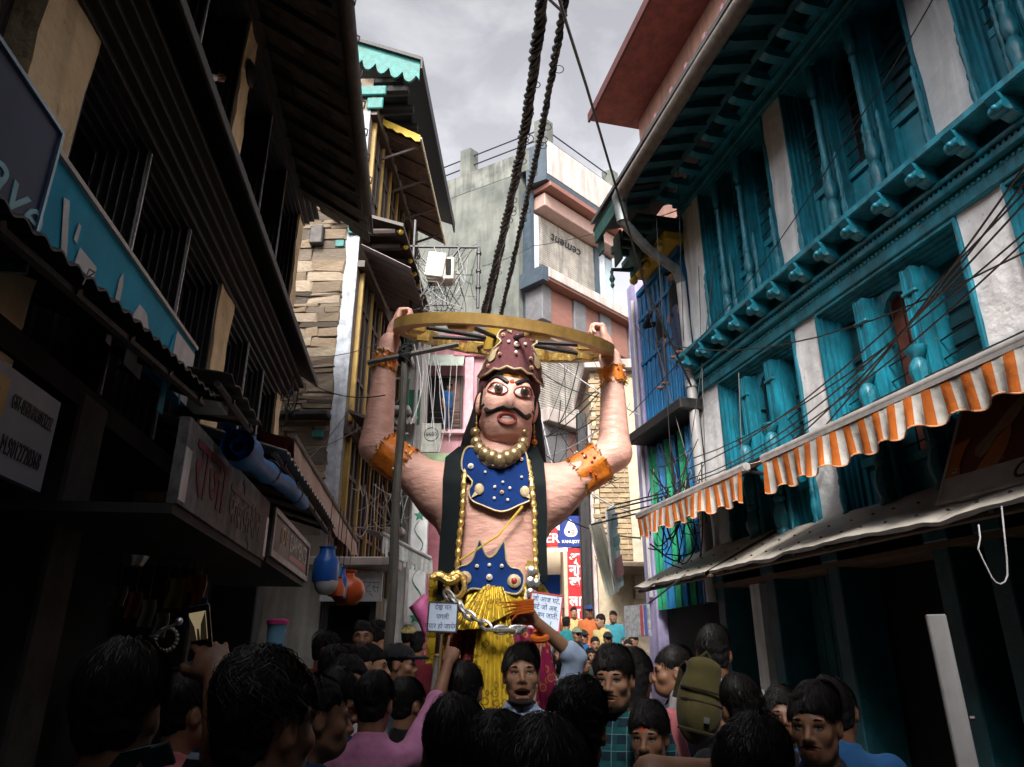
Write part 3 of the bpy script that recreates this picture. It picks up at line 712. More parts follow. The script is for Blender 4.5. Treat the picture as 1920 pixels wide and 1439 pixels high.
def bay(par, s0, s1, z0, z1, kind='column', low=.72, TE=TEAL, TP=TEAL_L, shut=0):
    w = s1 - s0; b = MB()
    stepped(b, s0, s1, z0, z1, 5, .03, .042, .03)
    i0, i1, zt = s0 + .15, s1 - .15, z1 - .15
    ma, mb = i0 + (i1 - i0) * .30, i0 + (i1 - i0) * .70; pw = .075
    for mcen in (ma, mb):
        b.box(mcen - pw, mcen + pw, -.30, .0, z0, zt); b.box(mcen - pw - .03, mcen + pw + .03, -.32, -.09, z0, zt)
        [b.box(mcen + q - .008, mcen + q + .008, -.1, .014, z0, zt) for q in (-.06, -.035, .035, .06)]
    b.box(s0 - .01, s1 + .01, -.3, .07, z0, z0 + .05)
    fr = b.build('window', TE, par)
    h = zt - z0 - .05
    for mcen in (ma, mb):
        q = MB(); q.box(mcen - .085, mcen + .085, -.02, .03, z0 + h * .9, z0 + h * .9 + .035, c=.008); q.build('carved_band', TE, fr)
    for mcen in (ma, mb):
        o = link('column', col_mesh(kind, h * (.97 if kind == 'column' else .62), TE), fr); o.location = (mcen, .075, z0 + .05)
        for sd in (-1, 1):
            o = link('baluster', col_mesh('baluster', h * .42, TE), fr); o.location = (mcen + sd * .105, .03, z0 + .05 + (h * .0))
    for sx in (s0 + .028, s1 - .028):
        o = link('baluster', col_mesh('baluster', h * .45, TE), fr); o.location = (sx, .05, z0 + .05)
    # side lights
    for a, c in ((i0, ma - pw - .03), (mb + pw + .03, i1)):
        zp = z0 + .05 + low
        q = MB(); q.box(a, c, -.2, -.15, z0 + .05, zp); q.box(a, c, -.15, -.11, zp - .06, zp + .02); q.box(a, a + .05, -.15, -.12, z0 + .05, zp - .06); q.box(c - .05, c, -.15, -.12, z0 + .05, zp - .06); q.box(a + .05, c - .05, -.15, -.12, z0 + .05, z0 + .12)
        q.box(a + .08, c - .08, -.15, -.13, z0 + .16, zp - .11, c=.015); q.build('panel', TP, fr)
        for k in range(5):
            zz = zp + .12 + k * .17
            if zz > zt - .1: break
            MBt = MB().tube([(a, -.12, zz + .03), (c, -.1, zz - .03)], .0085, 6); MBt.build('bar', IRON, fr)
        q = MB(); q.box(a, c, -.30, -.262, zp, zt)
        for t in range(7): q.box(a + .13, c - .01, -.264, -.235, zp + .1 + t * .16, zp + .1 + t * .16 + .1)
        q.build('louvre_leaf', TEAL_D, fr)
        q = MB(); q.box(a, a + .12, -.27, -.22, zp + .02, zt, c=.01); q.build('shutter', TE, fr)
    # centre light under a cusped arch
    a, c = ma + pw + .03, mb - pw - .03; zp = z0 + .05 + low * .8; mid = (a + c) / 2; hw = (c - a) / 2; zs = zt - hw * 1.15
    q = MB(); q.box(a, c, -.17, -.12, z0 + .05, zp); q.box(a, c, -.12, -.085, zp - .05, zp + .02); q.build('panel', TP, fr)
    q = MB()
    for sd in (-1, 1):
        pl = [(mid + sd * hw, zs - .25), (mid + sd * hw, zt), (mid, zt), (mid, zt - .04)]
        for t in (.2, .4, .6, .8, 1.0):
            an = PI / 2 * (1 - t); pl.append((mid + sd * (hw - .04) * math.cos(an), zs + (zt - .06 - zs) * math.sin(an) ** .9 - (.02 if abs(t - .6) < .01 else 0)))
        pl.append((mid + sd * (hw - .04), zs - .25)); q.prism(pl, -.2, -.13, 'y')
    q.build('arch', TE, fr)
    for k in range(6):
        zz = zp + .12 + k * .16
        if zz > zs + .1: break
        MB().tube([(a, -.14, zz + .02), (c, -.12, zz - .02)], .0085, 6).build('bar', IRON, fr)
    for k in range(1, 3): MB().tube([(a + (c - a) * k / 3, -.135, zp), (a + (c - a) * k / 3, -.135, zs + .15)], .007, 5).build('bar', IRON, fr)
    q = MB(); q.box(a, c, -.30, -.285, zp, zt); q.build('pane', CURT if shut else GLASSD, fr)
    return fr

TH = Facade('teal_house', 'teal painted carved timber house with white piers on the right side', 'house', (3.97, 4.3), math.atan2(.971, -.24))
def teal_house():
    e = TH.e; S0, S1 = -7.0, 5.58
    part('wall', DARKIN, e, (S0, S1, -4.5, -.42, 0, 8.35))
    piers = [(-5.6, -5.1), (-3.3, -2.85), (-1.25, -.8), (.5, .95), (2.87, 3.27), (4.98, 5.55)]
    rs = random.Random(3)
    for (a, c) in piers:
        for z0, z1 in ((2.9, 5.2), (5.78, 8.2)):
            j = rs.uniform(-.02, .02)
            def wob(u, v, a=a, c=c, z0=z0, z1=z1, j=j): return (a + (c - a) * u + (.0025 * math.sin(v * 19 + j * 300) + .002 * math.sin(v * 53 + j * 100)) * (1 if u > .5 else -1), .0 + .008 * math.sin(u * 5 + v * 13 + j * 200) + .004 * math.sin(v * 31), z0 + (z1 - z0) * v)
            b = MB(); b.grid(wob, 4, 14, thick=(0, -.34, 0)); b.build('pier', WHITEWASH, e, True)
    bays = [(piers[i][1], piers[i + 1][0]) for i in range(len(piers) - 1)]
    for i, (a, c) in enumerate(bays):
        if i < 2: # behind the camera: plain shuttered openings
            part('window', TEAL_D, e, (a, c, -.4, -.05, 2.9, 5.2), (a, c, -.4, -.05, 5.78, 8.2)); continue
        bay(e, a + .004, c - .004, 5.79, 8.19, 'column', .78)
        bay(e, a + .004, c - .004, 2.92, 5.19, 'urn', .55, shut=(i == 3))
    # belt course: lintel, mouldings, scroll corbels, sill board
    part('lintel', TEAL, e, (S0, S1, -.3, .05, 5.2, 5.37), c=.01)
    part('moulding', TEAL, e, (S0, S1, -.3, .115, 5.372, 5.43), (S0, S1, -.3, .075, 5.432, 5.47), (S0, S1, -.3, .13, 5.472, 5.51), c=.008)
    b = MB()
    for k in range(150): b.box(-2.5 + k * .054, -2.5 + k * .054 + .03, .076, .1, 5.436, 5.466)
    tag(b.build('dentil_row', TEAL, e), kind='stuff')
    b = MB()
    for k in range(150): b.ball((-2.5 + k * .054, .055, 5.33), .016, 6, 4)
    tag(b.build('bead_row', TEAL_L, e), kind='stuff')
    part('sill_board', TEAL, e, (S0, S1, -.3, .31, 5.69, 5.77), c=.012)
    part('sill_underboard', TEAL_D, e, (S0, S1, -.3, .06, 5.512, 5.688))
    cb = MB(); cb.prism([(-.02, 0), (.10, .0), (.17, .03), (.2, .08), (.25, .11), (.28, .17), (-.02, .17)], -.055, .055, 'x'); cb.lathe([(.05, -.065), (.055, -.05), (.055, .05), (.05, .065)], (0, .215, .06), 10, 'x'); cb.ball((0, .265, .06), .028, 8, 5)
    cm = cb.mesh('corbel', True); cm.materials.append(TEAL)
    k = -2.0
    while k < 5.5:
        o = link('corbel', cm, e); o.location = (k, .06, 5.515); k += .43
    # top lintel, cornice mouldings, two rows of rounded rafter brackets, soffit, roof
    part('lintel', TEAL, e, (S0, S1, -.3, .06, 8.2, 8.32), c=.01)
    part('moulding', TEAL, e, (S0, S1, -.3, .13, 8.322, 8.38), (S0, S1, -.3, .2, 8.382, 8.43), c=.01)
    part('moulding', TEAL_D, e, (S0, S1, .5, .58, 8.28, 8.36), c=.01)
    rb = MB(); rb.prism([(0, 0), (.24, 0), (.30, .02), (.33, .06), (.335, .12), (0, .12)], -.06, .06, 'x'); rm = rb.mesh('bracket', True); rm.materials.append(TEAL)
    rb = MB(); rb.prism([(0, 0), (.2, -.05), (.42, -.12), (.5, -.13), (.53, -.08), (.53, -.02), (.2, .1), (0, .16)], -.07, .07, 'x'); rm2 = rb.mesh('bracket', True); rm2.materials.append(TEAL_D)
    k = -2.2
    while k < 5.5:
        o = link('bracket', rm, e); o.location = (k, .16, 8.29)
        o = link('bracket', rm2, e); o.location = (k + .15, .56, 8.25); k += .36
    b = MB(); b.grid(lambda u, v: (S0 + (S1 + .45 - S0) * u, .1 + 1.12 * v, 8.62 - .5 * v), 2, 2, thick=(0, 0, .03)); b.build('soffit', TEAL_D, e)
    b = MB(); b.grid(lambda u, v: (S0 + (S1 + .5 - S0) * u, 1.3 - 5 * v, 8.16 + 2.2 * v), 6, 8, thick=(0, 0, .06)); b.build('roof', SLATE, e)
    g = MB(); g.tube([(S0, 1.25, 8.02), (0, 1.24, 8.0), (2.4, 1.25, 8.03), (4.95, 1.23, 8.02)], .095, 10); g.build('gutter', RUST, e, True)
    g = MB(); g.tube([(4.95, 1.23, 8.03), (5.08, 1.22, 8.0), (5.12, 1.2, 7.86), (5.12, 1.18, 7.62)], [.1, .115, .095, .085], 10)
    g.tube([(5.12, 1.2, 7.66), (5.3, .75, 7.36), (5.5, .2, 7.18), (5.53, .12, 6.98)], .075, 10); g.build('downpipe', PIPE_G, e, True)
    g = MB(); g.tube([(5.53, .12, 7.02), (5.5, .12, 5), (5.49, .12, 2.4)], .07, 10); g.tube([(5.5, .12, 5.3), (5.5, .12, 5.4)], .085, 10); g.build('downpipe', PIPE_W, e, True)
    # shop floor behind the tin canopy: posts, dark openings, plank shutters
    for s in (-1.1, .1, 1.25, 1.75, 3.1, 4.2, 5.3):
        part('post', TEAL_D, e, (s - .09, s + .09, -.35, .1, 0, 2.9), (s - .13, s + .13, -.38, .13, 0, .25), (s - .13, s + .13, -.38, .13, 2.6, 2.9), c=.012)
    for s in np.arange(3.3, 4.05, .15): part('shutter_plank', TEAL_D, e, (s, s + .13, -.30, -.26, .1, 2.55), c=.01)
    part('lintel', TEAL_D, e, (S0, S1, -.4, .06, 2.74, 2.9))
    part('ledge', WOODB, e, (S0, S1, -.4, .12, 2.55, 2.6))
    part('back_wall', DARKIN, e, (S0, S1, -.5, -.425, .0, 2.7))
    part('pier', WHITEWASH, e, (4.55, 4.75, -.3, .02, .0, 2.54), (5.36, 5.56, -.3, -.01, 0, 2.54))
teal_house()

# ------------------------------------------------------------------ striped awnings and the tin canopy on the teal house
STRIPE = band_mat('orange and white awning stripes', ((.62, .59, .55), (.56, .14, .018)), 'x', .165, .5, .8, dirt=.5, bump=.6)
def awning(label, s0, s1, zf=3.47, off=1.0, zw=3.93, dx=0):
    e = TH.empty('striped_awning', label, 'awning', s0, 0, 0, 'orange striped awnings'); L = s1 - s0
    b = MB(); b.grid(lambda u, v: (u * L, .06 + (off - .06) * v, zw + (zf + .02 - zw) * v - .05 * math.sin(PI * v)), 30, 6, thick=(0, 0, .006)); b.build('canopy_cloth', STRIPE, e, True)
    n = int(L / .0275)
    def val(u, v):
        x = u * L; sc = .5 + .5 * math.cos(2 * PI * x / .33); drop = .26 + .055 * sc + .02 * math.sin(x * 1.7 + dx)
        return (x + .012 * math.sin(x * 19) * v, off + .045 + .03 * math.sin(x * 6.3 + dx) * v + .018 * math.sin(2 * PI * x / .165) * v, zf - .02 - drop * v)
    b = MB(); b.grid(val, n, 6); b.build('valance', STRIPE, e, True)
    b = MB()
    b.tube([((i / n) * L, val(i / n, 1)[1], val(i / n, 1)[2]) for i in range(n + 1)], .006, 5); b.build('piping', mat('pale orange piping', (.7, .35, .18), .8), e)
    b = MB(); b.tube([(-.04, off + .01, zf), (L + .04, off + .01, zf)], .042, 10); b.box(-.03, L + .03, off - .02, off + .05, zf - .045, zf - .012); b.build('front_bar', mat('grey awning rail', (.42, .40, .39), .45, .3, var=.25, scale=8), e, True)
    for x in (.08, L - .08):
        b = MB(); b.tube([(x, .05, zf + .15), (x, .52, zf - .06), (x, off, zf)], .02, 6); b.build('arm', IRON, e)
    b = MB(); b.tube([(0, .07, zw), (L, .07, zw)], .04, 8); b.build('roller', IRON, e, True)
awning('longer orange and white striped awning nearest the camera over the teal windows', -2.4, 2.60)
awning('shorter orange and white striped awning beside the drainpipe end of the teal house', 2.98, 5.56, 3.47, 1.0, 3.9, 2)

def tin_canopy(label, s0, s1, z0=3.06, z1=2.61, off=.92, seed=0, rough=0):
    e = TH.empty('tin_canopy', label, 'canopy', s0, 0, 0, 'tin canopies over the right hand shops'); L = s1 - s0
    def f(u, v):
        x = u * L
        return (x, .0 + off * v + .012 * math.sin(x * 5 + seed), z0 + (z1 - z0) * v + .004 * math.sin(x * 7 + 2 * v + seed) * v + .003 * math.sin(x * 23 + seed) * v + .008 * math.sin(x * 2.3 + seed) * v - (.03 * max(0, math.sin(x * 3.1 + seed)) ** 8) * v)
    b = MB(); b.grid(f, int(L * 14), 8, thick=(0, 0, -.006)); b.build('tin_sheet', TIN, e, True)
    b = MB(); b.grid(lambda u, v: (u * L, f(u, 1)[1] + .004, f(u, 1)[2] - (.03 + .006 * math.sin(u * L * 11 + seed)) * v - .003), int(L * 14), 1, thick=(0, -.004, 0)); b.build('drip_edge', TIN_D, e)
    nb = MB()
    x = .15
    nm = MB().lathe([(.016, 0), (.014, .006), (.004, .016), (.001, .017)], n=7).mesh('roofing_nail', True); nm.materials.append(IRON)
    while x < L - .1:
        for v in (.82, .45):
            p = f(x / L, v); o = link('roofing_nail', nm, e); o.location = (p[0] + .02 * math.sin(x * 17), p[1], p[2])
        x += .28
    x = .1
    while x < L:
        b = MB(); b.tube([(x, 0, z0 - .03), (x, off - .05, z1 - .03)], .022, 6); b.build('rafter', WOODB, e); x += .42
    b = MB(); b.tube([(0, off - .08, z1 - .045), (L, off - .08, z1 - .045)], .024, 6); b.build('purlin', WOODB, e)
    return e
tin_canopy('long grey tin canopy sheet sloping over the dark shops on the right', -3.4, 4.02, seed=1)
tin_canopy('short curled tin canopy sheet beyond the long one on the right', 4.08, 6.02, 3.1, 2.6, .95, 3)

def hoarding():
    e = TH.empty('advertising_board', 'tilted red and orange advertising board with pale bottom strip on tin canopy', 'signboard', 1.12, 0, 0)
    RED = mat('printed dark red', (.16, .035, .028), .35, var=.35, scale=2.2); OR = mat('printed orange', (.52, .17, .05), .4, var=.25, scale=3); WH = mat('printed pale blue white', (.50, .53, .56), .45, var=.15, scale=6)
    BEI = mat('printed beige biscuit', (.36, .25, .16), .45, var=.3, scale=9); INK = mat('black lettering paint', (.012, .012, .014), .5, var=.1)
    # the board leans back: v runs up the slope
    A, B = Vector((0, .62, 2.77)), Vector((0, .16, 3.62)); up = (B - A).normalized(); n = Vector((0, up.z, -up.y)); H = (B - A).length; W = 2.2
    Mx = Matrix(((-1, 0, 0, 0), (0, up.y, n.y, A.y), (0, up.z, n.z, A.z), (0, 0, 0, 1)))   # local: x toward the camera, y up the board, z out
    b = MB(); b.box(0, W, 0, H, -.05, 0, M=Mx); b.build('panel', RED, e)
    b = MB(); b.box(0, W, .0, .2, .002, .006, M=Mx); b.build('bottom_strip', WH, e)
    b = MB(); b.box(-.012, W, -.03, .0, -.06, .02, M=Mx); b.box(-.02, 0, 0, H, -.055, .012, M=Mx); b.build('frame', PIPE_W, e)
    def flat(name, pl, m, z): q = MB(); q.prism(pl, z, z + .003, 'z', M=Mx); return q.build(name, m, e)
    flat('printed_shape', [(0, .2), (.14, .2), (.11, .3), (.12, .42), (.16, .52), (0, .5)], OR, .003)
    flat('printed_shape', [(.28, .2), (.45, .2), (.5, .3), (.52, .42), (.5, .52), (.40, .44)], OR, .003)
    flat('printed_shape', [(.24, .34), (.3, .3), (.36, .36), (.40, .46), (.5, .52), (.56, .62), (.6, .72), (.72, .76), (.70, .80), (.56, .77), (.46, .68), (.38, .56), (.28, .46), (.23, .40)], BEI, .007)
    flat('printed_mark', [(.06, .23), (.10, .23), (.10, .27), (.06, .27)], WH, .007); flat('printed_mark', [(.07, .24), (.09, .24), (.09, .26), (.07, .26)], mat('green dot', (.02, .25, .06), .5), .011)
    R2 = Mx @ Matrix.Translation((.9, .1, .008)); lettering('Creams', .2, INK, e, (0, 0, 0), R2, shear=.3, extrude=.002, align='CENTER')
    R2 = Mx @ Matrix.Translation((.42, .245, .008)); lettering('Creme', .06, BEI, e, (0, 0, 0), R2, shear=.3, extrude=.001)
    for s in (.3, 1.6):
        q = MB(); q.tube([(-s, .12, 2.98), (-s, .2, 3.45)], .02, 6); q.build('strut', IRON, e)
hoarding()
# ------------------------------------------------------------------ black timber house on the left (x runs toward the camera)
LH = Facade('timber_house', 'black painted timber house with cream piers and deep slate eave on the left', 'house', (-3.54, 10.06), math.atan2(-.992, .124))
EDGE = mat('pale edge glint', (.7, .72, .75), .5, var=.4, scale=25)  # sky highlight along the jamb edges, put in as pale strips
def black_bay(par, s0, s1, z0, z1, n, rail=True):
    """row of deep stepped openings in black wood"""
    w = (s1 - s0) / n
    for i in range(n):
        a, c = s0 + i * w + .003, s0 + (i + 1) * w - .003
        b = MB(); k = 6
        for j in range(k):
            q, o = j * .038, .05 - j * .055
            b.box(a + q, a + q + .036, o - .3, o, z0, z1 - q); b.box(c - q - .036, c - q, o - .3, o, z0, z1 - q); b.box(a + q + .036, c - q - .036, o - .3, o - .004, z1 - q - .036, z1 - q)
            # thin bead between steps
            b.tube([(a + q + .037, o - .004, z0), (a + q + .037, o - .004, z1 - q)], .006, 5); b.tube([(c - q - .037, o - .004, z0), (c - q - .037, o - .004, z1 - q)], .006, 5)
        f = b.build('window', BLACKP, par)
        q = MB(); q.box(c - .012, c + .002, .045, .058, z0, z1 - .02); q.build('edge_glint', EDGE, f)
        ia, ic = a + k * .038, c - k * .038
        q = MB(); q.box(ia, ic, -.42, -.4, z0, z1 - .2); q.build('pane', GLASSD, f)
        q = MB(); m = (ia + ic) / 2
        for (x0, x1) in ((ia, ia + .05), (m - .03, m + .03), (ic - .05, ic)): q.box(x0, x1, -.4, -.35, z0, z1 - .22)
        for zz in (z0 + .5, z0 + 1.1, z1 - .3): q.box(ia, ic, -.395, -.355, zz, zz + .05)
        q.build('sash', BLACKP, f)
        if rail:
            for zz in (z0 + .28, z0 + .5, z0 + .72): MB().tube([(ia, -.22, zz), (ic, -.22, zz)], .011, 6).build('rail', IRON, f)
def timber_house():
    e = LH.e; S0, S1 = -.45, 16
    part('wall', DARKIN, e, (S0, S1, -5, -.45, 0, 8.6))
    rs = random.Random(8)
    def pier(a, c, z0, z1, m=CREAM):
        j = rs.uniform(0, 9)
        b = MB(); b.grid(lambda u, v: (a + (c - a) * u + .006 * math.sin(v * 11 + j) * (1 if u > .5 else -1), .075 + .012 * math.sin(u * 5 + v * 13 + j) + .006 * math.sin(v * 37 + j), z0 + (z1 - z0) * v), 4, 14, thick=(0, -.5, 0)); b.build('pier', m, e, True)
    up = [(-.45, -.12), (3.42, 3.78), (7.3, 7.75), (11.2, 11.6)]; lo = [(-.45, -.08), (2.75, 3.28), (6.52, 7.08), (10.4, 10.9)]
    for a, c in up: pier(a, c, 5.9, 8.62)
    for a, c in lo: pier(a, c, 2.9, 5.75)
    for i in range(2): black_bay(e, up[i][1], up[i + 1][0], 6.1, 8.55, 3)
    for i in range(2): black_bay(e, lo[i][1], lo[i + 1][0], 3.4, 5.42, 3, False)
    for (r, z0, z1) in ((up, 6.1, 8.55), (lo, 3.4, 5.5)):
        part('window', BLACKP, e, (r[2][1], r[3][0], -.4, -.1, z0, z1))
    # belt roof between the floors: stepped cornice, then a projecting sloped board roof
    for k in range(5): part('moulding', BLACKW, e, (S0 - .04, S1, -.4, .1 + k * .07, 5.43 + k * .055, 5.43 + k * .055 + .053), c=.008)
    b = MB(); b.grid(lambda u, v: (S0 - .1 + (S1 - S0) * u, -.1 + .65 * v, 6.12 - .33 * v), 2, 2, thick=(0, 0, -.05)); b.build('belt_roof', BLACKW, e)
    part('fascia_board', BLACKW, e, (S0 - .1, S1, .535, .57, 5.70, 5.80), c=.006)
    # eave: soffit boards, rafters, slate courses, gutter
    for k in range(4): part('moulding', BLACKW, e, (S0 - .04, S1, -.4, .1 + k * .075, 8.56 + k * .05, 8.56 + k * .05 + .048), c=.008)
    b = MB(); b.grid(lambda u, v: (.35 + (S1 - .35) * u, .2 + 1.06 * v, 8.72 - .66 * v), 2, 2, thick=(0, 0, .03)); b.build('soffit', BLACKW, e)
    rf = MB(); rf.tube([(0, .15, 8.66), (0, 1.12, 8.08)], .05, 4); rm = rf.mesh('rafter'); rm.materials.append(BLACKW)
    for k in range(26): o = link('rafter', rm, e); o.location = (.55 + k * .4, 0, 0)
    b = MB(); b.grid(lambda u, v: (.1 + (S1 - .1) * u, 1.3 - 6 * v, 8.13 + 3.4 * v), 4, 4, thick=(0, 0, .05)); b.build('roof', SLATE, e)
    sm = MB().box(-.14, .14, -.2, .2, -.012, .012, c=.006).mesh('slate'); sm.materials.append(mat('brown grey slate', (.075, .066, .06), .7, var=.4, scale=7, bump=.4, bscale=20, rnd=.45))
    an = math.atan2(-.66, 1.06)
    for r in range(4):
        for k in range(40):
            s = .2 + k * .29 + (.14 if r % 2 else 0)
            if s > 11: break
            o = link('slate', sm, e); o.location = (s, 1.08 - r * .24, 8.105 + r * .15 + rs.uniform(-.004, .004)); o.rotation_euler = (an + rs.uniform(-.02, .02), 0, rs.uniform(-.03, .03))
    g = MB(); g.tube([(.95, 1.27, 7.98), (3.0, 1.26, 8.0), (6, 1.28, 8.0), (S1, 1.27, 8.0)], .085, 10); g.build('gutter', TIN_D, e, True)
    hk = MB(); hk.tube([(0, 1.16, 8.1), (0, 1.27, 8.11), (0, 1.37, 8.05), (0, 1.36, 7.95)], .01, 5); hm = hk.mesh('gutter_hook'); hm.materials.append(IRON)
    for k in range(12): o = link('gutter_hook', hm, e); o.location = (1.2 + k * .5, 0, 0)
    # round plate fixed to the upper pier
    b = MB(); b.lathe([(.14, 0), (.16, .02), (.12, .05), (.02, .06)], (3.55, .08, 8.0), 14, 'y'); b.build('wall_plate', BLACKW, e, True)
    # shop floor
    for s in (-.3, 2.6, 5.6, 8.6): part('post', mat('stained shade dark plaster', (.05, .047, .045), .9, var=.5, scale=3, bump=.4, bscale=12), e, (s - .2, s + .2, -.5, .12, 0, 3.3), c=.02)  # shade under the canopy is put into the posts' dark base
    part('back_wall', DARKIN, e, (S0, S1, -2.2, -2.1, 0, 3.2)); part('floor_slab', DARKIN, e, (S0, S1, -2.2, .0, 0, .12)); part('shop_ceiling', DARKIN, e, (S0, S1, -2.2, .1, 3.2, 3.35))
timber_house()

# signs and canopies on the timber house
NAVY = mat('navy sign vinyl', (.016, .028, .08), .5, var=.15, scale=3, spec=.25); CYAN = mat('cyan sign vinyl', (.012, .33, .52), .65, spec=.15, var=.14, scale=2.5, streak=.15); SIGN_W = mat('dirty white sign', (.58, .6, .62), .45, var=.15, scale=4, streak=.25)
CYAN_T = mat('pale cyan lettering', (.10, .35, .42), .4); GHOST = mat('faded grey print', (.44, .46, .48), .5, var=.2, scale=8)
FACE = Matrix(((1, 0, 0, 0), (0, 0, -1, 0), (0, 1, 0, 0), (0, 0, 0, 1)))
def face_left(off, z, s):
    """text frame on a left facade (faces +y local, reads toward +x as seen from the street)"""
    return Matrix.Translation((s, off, z)) @ Matrix(((-1, 0, 0, 0), (0, 0, 1, 0), (0, 1, 0, 0), (0, 0, 0, 1)))
def navy_sign():
    e = LH.empty('navy_signboard', 'dark navy signboard with pale script lettering at the left edge', 'signboard', 7.16, 0, 0)
    b = MB(); b.box(0, 2.6, .25, .36, 3.45, 4.2); b.build('panel', NAVY, e)
    b = MB(); b.box(-.02, 0, .24, .375, 3.4, 4.22); b.box(0, 2.6, .24, .375, 4.2, 4.222); b.build('frame', mat('steel blue sign rim', (.2, .3, .38), .3, .4), e)
    lettering('naye', .36, CYAN_T, e, (0, 0, 0), face_left(.362, 3.70, .30) @ Matrix.Rotation(rad(-4), 4, 'Z'), shear=.35, extrude=.003)
def cyan_sign():
    e = LH.empty('cyan_signboard', 'long cyan signboard with faded grey shapes under the black windows', 'signboard', 4.46, 0, 0); L = 2.62
    b = MB(); b.box(0, L, .22, .30, 3.66, 4.16); b.build('panel', CYAN, e)
    b = MB(); b.box(0, .5, .3, .305, 3.66, 4.12); b.build('end_panel', SIGN_W, e)
    b = MB(); b.box(0, L, .2, .325, 4.16, 4.19); b.build('frame', mat('brownish sign trim', (.45, .40, .36), .5), e)
    def fl(pl, m=GHOST): q = MB(); q.prism([(p[0], p[1]) for p in pl], .305, .309, 'y'); q.build('printed_shape', m, e)
    fl([(.5, 3.42), (.62, 3.42), (.6, 3.9), (.56, 4.05), (.5, 4.1)], CYAN)
    fl([(1.02, 3.5), (1.32, 3.5), (1.32, 3.86), (1.26, 3.96), (1.12, 3.96), (1.04, 3.88)])
    fl([(1.55, 3.52), (1.63, 3.52), (1.62, 3.95), (1.59, 4.02), (1.56, 3.95)])
    fl([(1.95, 3.66), (2.18, 3.72), (2.16, 3.86), (1.93, 3.86)]); fl([(2.24, 3.66), (2.31, 3.66), (2.43, 4.0), (2.37, 4.02)]); fl([(2.2, 3.86), (2.24, 3.86), (2.23, 3.97), (2.2, 3.97)])
    fl([(.16, 3.62), (.2, 3.62), (.3, 3.85), (.26, 3.86)], CYAN)
navy_sign(); cyan_sign()
def small_box_sign():
    e = LH.empty('box_sign', 'small grey box sign with red side beside the cyan signboard', 'sign', 3.62, 0, 0)
    part('box', mat('grey green sign face', (.28, .36, .38), .5, var=.15), e, (0, .55, .1, .42, 3.86, 4.1), c=.01); part('side_panel', mat('faded red sign', (.5, .13, .14), .5), e, (-.012, -.003, .12, .41, 3.87, 4.09))
small_box_sign()
def left_canopy(label, s0, s1, off, z0, z1, m, amp=.03, per=.16, tilt=0, name='tin_canopy'):
    e = LH.empty(name, label, 'canopy', s0, 0, 0, 'canopies over the left hand shops'); L = s1 - s0
    b = MB(); b.grid(lambda u, v: (u * L, -.1 + (off + .1) * v, z0 + (z1 - z0) * v + amp * .5 * math.sin(2 * PI * u * L / per) + .02 * math.sin(u * L * 1.3) - tilt * u * L), int(L / per * 8), 3, thick=(0, 0, -.012)); b.build('corrugated_sheet', m, e, True)
    x = .15
    while x < L: q = MB(); q.tube([(x, -.1, z0 - .06 - tilt * x), (x, off - .06, z1 - .06 - tilt * x)], .025, 5); q.build('rafter', BLACKW, e); x += .7
    q = MB(); q.tube([(0, off - .1, z1 - .06), (L, off - .1, z1 - .06 - tilt * L)], .03, 6); q.build('purlin', BLACKW, e)
left_canopy('black corrugated canopy sheet below the cyan signboard', 4.72, 11, .60, 3.9, 3.66, TIN_D, .03, .16, .088)
left_canopy('small faded red edged tin sheet beyond the cyan signboard', 3.3, 4.6, .66, 3.98, 3.88, TIN_D, .04, .3)
left_canopy('grey corrugated sheet with torn pale edge above the blue tarp', .3, 4.3, 1.12, 3.72, 3.38, TIN, .035, .2)
part_dark = mat('grimy pale paint', (.30, .30, .32), .7, var=.3, scale=5)
def gst_board():
    e = LH.empty('shop_board', 'dim white board painted with a phone number on the left shop front', 'signboard', 6.5, 0, 0)
    b = MB(); b.box(0, 1.6, .3, .34, 2.5, 2.98); b.build('panel', mat('white board greyed for shade', (.17, .18, .21), .6, var=.15, scale=3), e)  # white board; the deep shade on it is put into the grey
    INK = mat('black lettering paint', (.012, .012, .014), .5, var=.1)
    lettering('GST-05BIHPR1013Z2Z', .1, INK, e, (0, 0, 0), face_left(.343, 2.84, .24), sx=.42, extrude=.002); lettering('M.9012720368', .125, INK, e, (0, 0, 0), face_left(.343, 2.63, .26), sx=.5, extrude=.002)
    q = MB(); q.box(.50, .56, .341, .346, 2.56, 2.86); q.box(.50, .85, .341, .346, 2.86, 2.92); q.build('painted_letter', mat('ochre paint', (.35, .2, .05), .6), e)
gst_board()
def painted_sign():
    e = LH.empty('painted_shop_sign', 'long grimy shop sign with red and black painted letters on the left', 'signboard', 3.62, .9, 0)
    GR = mat('grimy shade darkened sign paint', (.27, .27, .28), .8, var=.45, scale=7, detail=10, streak=.5, col2=(.07, .065, .06), bump=.2, bscale=30)  # real grime, plus shop front shade put into the darkened base
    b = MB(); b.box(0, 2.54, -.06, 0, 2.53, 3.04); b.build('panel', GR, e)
    b = MB(); b.box(0, 2.54, -1.1, -.02, 2.47, 2.527); b.build('soffit', mat('shade dark board', (.03, .028, .027), .8, var=.4, scale=3), e)  # soffit coloured near black for the deep shade below the sign
    RED = mat('maroon sign letters', (.13, .015, .025), .7, var=.5, scale=14); BLK = mat('faded black letters', (.03, .03, .032), .6, var=.4, scale=10)
    lettering('राजा', .5, RED, e, (0, 0, 0), face_left(.004, 2.8, 1.95), extrude=.002, sx=.9, bold=.006); lettering('कलेक्शन', .4, BLK, e, (0, 0, 0), face_left(.004, 2.76, .88), extrude=.002, sx=.8, bold=.005)
    b = MB(); b.box(2.42, 2.54, .001, .004, 2.55, 2.86); b.build('paper_patch', SIGN_W, e)
    b = MB(); b.box(0, .1, .001, .005, 2.56, 2.9); b.build('paper_patch', SIGN_W, e)
painted_sign()
